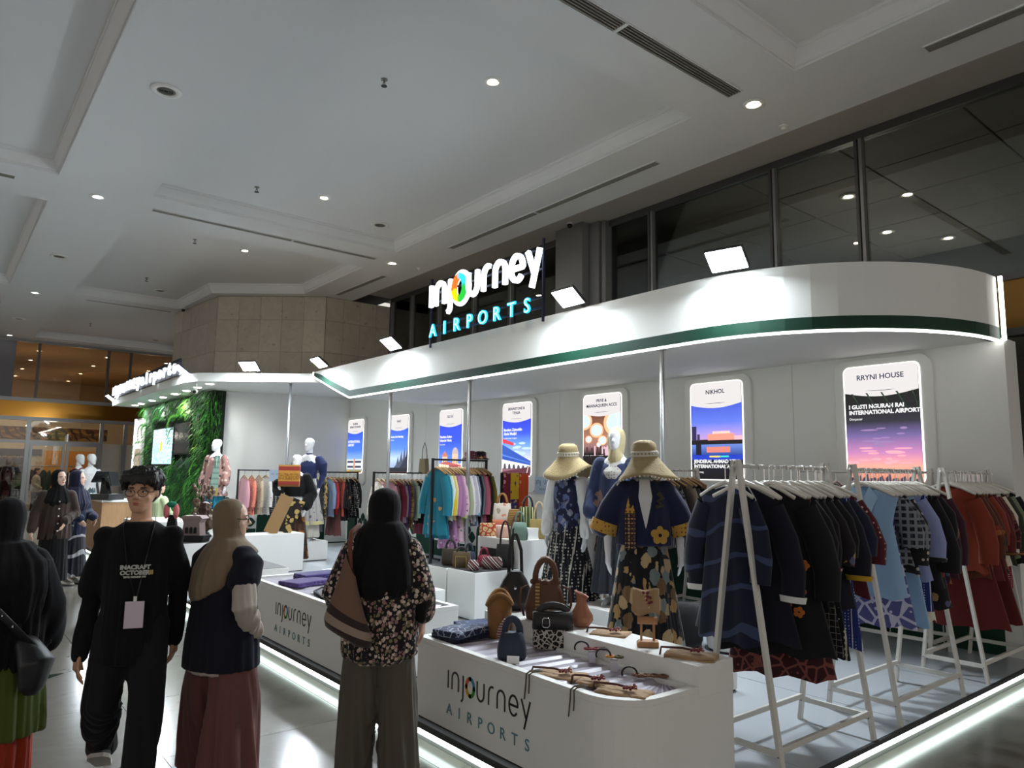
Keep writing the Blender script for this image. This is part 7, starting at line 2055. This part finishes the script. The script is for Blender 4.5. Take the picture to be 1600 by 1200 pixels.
# ------------------------------------------------------------------ green wall
GX = 4.6
gw = thing('living_wall', 'green wall of ferns and hanging leaves under the flat canopy', 'plant wall', (GX, 15.95, ZP))
mk('backing', B().box(.02, 0, 0, .3, 6.4, 3.24), mat('dark_green_backing', rgb(18, 34, 18), .9), gw)
LG = [mat('leaf_%s' % n_, rgb(*q), .5, spec=.4) for n_, q in (('deep', (22, 74, 28)), ('mid', (40, 118, 40)), ('bright', (86, 168, 52)), ('lime', (140, 178, 50)), ('blue', (30, 84, 56)))]
gr = random.Random(4)
hole = lambda y, z: (.9 < y < 2.35 and 1.78 < z < 2.66) or (2.4 < y < 4.4 and 1.62 < z < 2.66) or (5.6 < y < 6.4 and z < 2.9)
def leaf(b, y, z, L_, w, lean, out, mi, x0=0.0):
    """one drooping blade"""
    d = V((-out, lean, -1)).normalized()
    s = V((0, 1, lean)).normalized() * w / 2
    p = V((x0, y, z))
    m1, m2 = p + d * L_ * .4 + V((-.05 * L_, 0, .1 * L_)), p + d * L_
    b.add([p, m1 - s, m1 + s, m2], [(0, 1, 2), (1, 3, 2)], mi)
b = B()
for i in range(12000):
    y, z = gr.uniform(-.05, 6.4), gr.uniform(.0, 3.26)
    if hole(y, z - .06) or hole(y, z - .16):
        continue
    reg = noise.noise(V((y * .9, z * .9, 3)))
    mi = gr.choice([0, 0, 1, 1, 4] if reg < -.1 else [0, 1, 1, 2, 1] if reg < .3 else [1, 2, 2, 3, 0])
    leaf(b, y, z, gr.uniform(.1, .28), gr.uniform(.016, .04), gr.uniform(-.5, .5), gr.uniform(.2, 1.1), mi, gr.uniform(-.1, .02))
for i in range(700):
    z = gr.uniform(0, 3.25)
    leaf(b, -.02, z, gr.uniform(.1, .26), .03, gr.uniform(-1.0, -.2), gr.uniform(.0, .8), gr.choice([0, 1, 2]), gr.uniform(-.06, .25))
mk('foliage', b, LG, gw)['kind'] = 'stuff'
for i in range(46):
    y, z = gr.uniform(.1, 5.6), gr.uniform(.4, 3.2)
    if hole(y, z):
        z = 1.55 if y < 4.6 else z
    b = B()
    L_, ln, mi = gr.uniform(.35, .7), gr.uniform(-.4, .4), 0
    prev = None
    for k_ in range(13):
        q = k_ / 12
        p = V((-.1 - .28 * math.sin(q * 2.2) * L_ * 1.2, y + ln * q * L_, z + .14 * math.sin(q * PI * .8) * L_ - q * q * L_ * .9))
        if k_:
            for s in (-1, 1):
                e = p + V((-.03, s * .13 * L_ * (1.15 - q) * 1.6, -.06 * L_ * 2))
                n_ = V((0, 0, .022 * L_ / .5))
                b.add([p - n_, e, p + n_], [(0, 1, 2)])
        prev = p
    mk('fern_frond', b, LG[gr.choice([0, 1, 1, 1, 2])], gw)
for y, z, r in ((.25, .75, .16), (1.0, 1.66, .15), (.4, .5, .14), (2.0, 1.5, .12)):
    mk('broad_leaf', B().add([(-.14, y + r * 1.2 * math.sin(a) * (1 - .25 * math.cos(a)), z - r * math.cos(a)) for a in (2 * PI * k_ / 14 for k_ in range(14))] + [(-.16, y, z)], [(k_, (k_ + 1) % 14, 14) for k_ in range(14)]), LG[4], gw)
t = thing('wall_screen', 'bright cyan screen of drifting flecks mounted in the green wall', 'screen', (GX - .12, 20.3, 1.78), -PI / 2)
mk('bezel', B().box(-.03, 0, -.03, 1.93, .06, .9), BLACKMETAL, t)
scr = mat('cyan_screen', rgb(150, 220, 232), .3)
N, L = nodes(scr)
v_, tc_, rp_ = N.new('ShaderNodeTexVoronoi'), N.new('ShaderNodeTexCoord'), N.new('ShaderNodeValToRGB')
v_.inputs['Scale'].default_value = 26
L.new(tc_.outputs['Object'], v_.inputs['Vector'])
L.new(v_.outputs['Distance'], rp_.inputs[0])
rp_.color_ramp.elements[0].color, rp_.color_ramp.elements[1].color = (*rgb(226, 250, 252), 1), (*rgb(30, 90, 110), 1)
rp_.color_ramp.elements[0].position, rp_.color_ramp.elements[1].position = .25, .75
L.new(rp_.outputs[0], N['Principled BSDF'].inputs['Emission Color'])
N['Principled BSDF'].inputs['Emission Strength'].default_value = 1.0
mk('picture', B().box(0, -.006, 0, 1.9, 0, .87), scr, t)
mk('yellow_fleck', B().prism([(.72, .3), (.9, .34), (.98, .5), (.86, .62), (.78, .48)], -.009, -.006), emit('fleck_yellow', rgb(236, 200, 40), .9), t)
t = thing('wall_monitor', 'dark switched-off monitor mounted in the green wall', 'screen', (GX - .14, 18.18, 2.0), -PI / 2)
mk('case', B().box(0, 0, 0, 1.3, .06, .72), DARKGREY, t)
mk('panel', B().box(.03, -.004, .03, 1.27, 0, .69), mat('off_screen', rgb(56, 58, 62), .12), t)
t = thing('picture_lightbox', 'tall light-edged picture panel at the left end of the green wall', 'panel', (GX - .1, 22.62, 1.0), -PI / 2)
mk('frame', B().box(0, 0, 0, .85, .08, 2.05), PAINT, t)
mk('light_edge', B().box(-.01, -.03, 0, .13, 0, 2.05), emit('panel_led', (.92, .86, 1), 2.2), t)
mk('picture', B().box(.14, -.012, .05, .83, 0, 1.2), F_('panel_picture', c(186, 166, 130), 'flower', (c(210, 190, 160), c(120, 100, 60)), 5, thr=.3), t)
mk('upper_sheet', B().box(.14, -.012, 1.2, .83, 0, 2.0), emit('panel_white', (1, .98, .92), .62), t)
t = thing('security_camera', 'white bullet camera hanging at the corner of the flat canopy', 'camera', (4.05, 15.1, 3.37))
mk('bracket', B().tube([(0, 0, 0), (0, 0, -.12)], .012, 8), WHITE, t)
o_ = mk('camera_body', B().tube([(0, 0, 0), (-.06, -.14, -.02)], .045, 14), WHITE, t)
o_.location = (0, .04, -.15)
mk('lens', B().sph((-.064, -.148, -.021), .034, 10), BLACKGAP, o_)
# ------------------------------------------------------------------ goods inside the far shop
t = thing('shop_shelf', 'shop shelf crowded with dark handbags behind the far glass', 'shelf', (.2, 31.4, 0))
for z in (.55, 1.15, 1.7):
    mk('board', B().box(0, 0, z, 2.5, .4, z + .03), WC, t)
mk('side', B().box(-.03, 0, 0, 0, .4, 2.0).box(2.5, 0, 0, 2.53, .4, 2.0), WC, t)
mk('back_panel', B().box(0, .39, 0, 2.5, .4, 2.0), BLACKMAT, t)
cols = [BLKL, BRO, NAVL, LEATH('red_brown', 100, 50, 44), LEATH('grey_leather', 96, 92, 88), BLKL]
pr = []
n_ = 0
for z in (.585, 1.185, 1.735):
    for i in range(9):
        loc = (.35 + i * .27, 31.58, z)
        q = thing('handbag', 'dark handbag on the crowded shelf inside the far shop', 'bag', loc, gr.uniform(-.2, .2), 'handbags on the far shop shelf')
        h, w = gr.uniform(.2, .3), gr.uniform(.18, .24)
        m_ = cols[n_ % 6]
        mk('bag_body', B().ell([(0, 0, zz * h, w / 2 * a, .06 * a) for zz, a in ((0, .95), (.3, 1.05), (.8, .9), (1, .8))], 14, True, 0, .6), m_, q, True)
        mk('handle', B().tube([(w * .25 * -math.cos(a), 0, h + .1 * math.sin(a)) for a in (PI * i_ / 8 for i_ in range(9))], .009, 6), m_, q, True)
        n_ += 1
t = thing('shop_rail', 'rail of dark clothes inside the far shop', 'clothes rack', (2.9, 31.9, 0))
mk('rail', B().tube([(0, 0, 1.7), (1.7, 0, 1.7)], .02, 8), STEEL, t)
for x in (0, 1.7):
    mk('post', B().box(x - .02, -.02, 0, x + .02, .02, 1.7), STEEL, t)
for i in range(9):
    garment('shirt', 'dark garment on the rail inside the far shop, %s from the left' % ORD[i], (3.0 + i * .18, 31.9, 1.68), gr.uniform(.9, 1.5), (black, mar, navy, F_('charcoal', c(48, 50, 58)), F_('brown_weave', c(96, 74, 60)))[i % 5], .9, group='garments on the far shop rail')
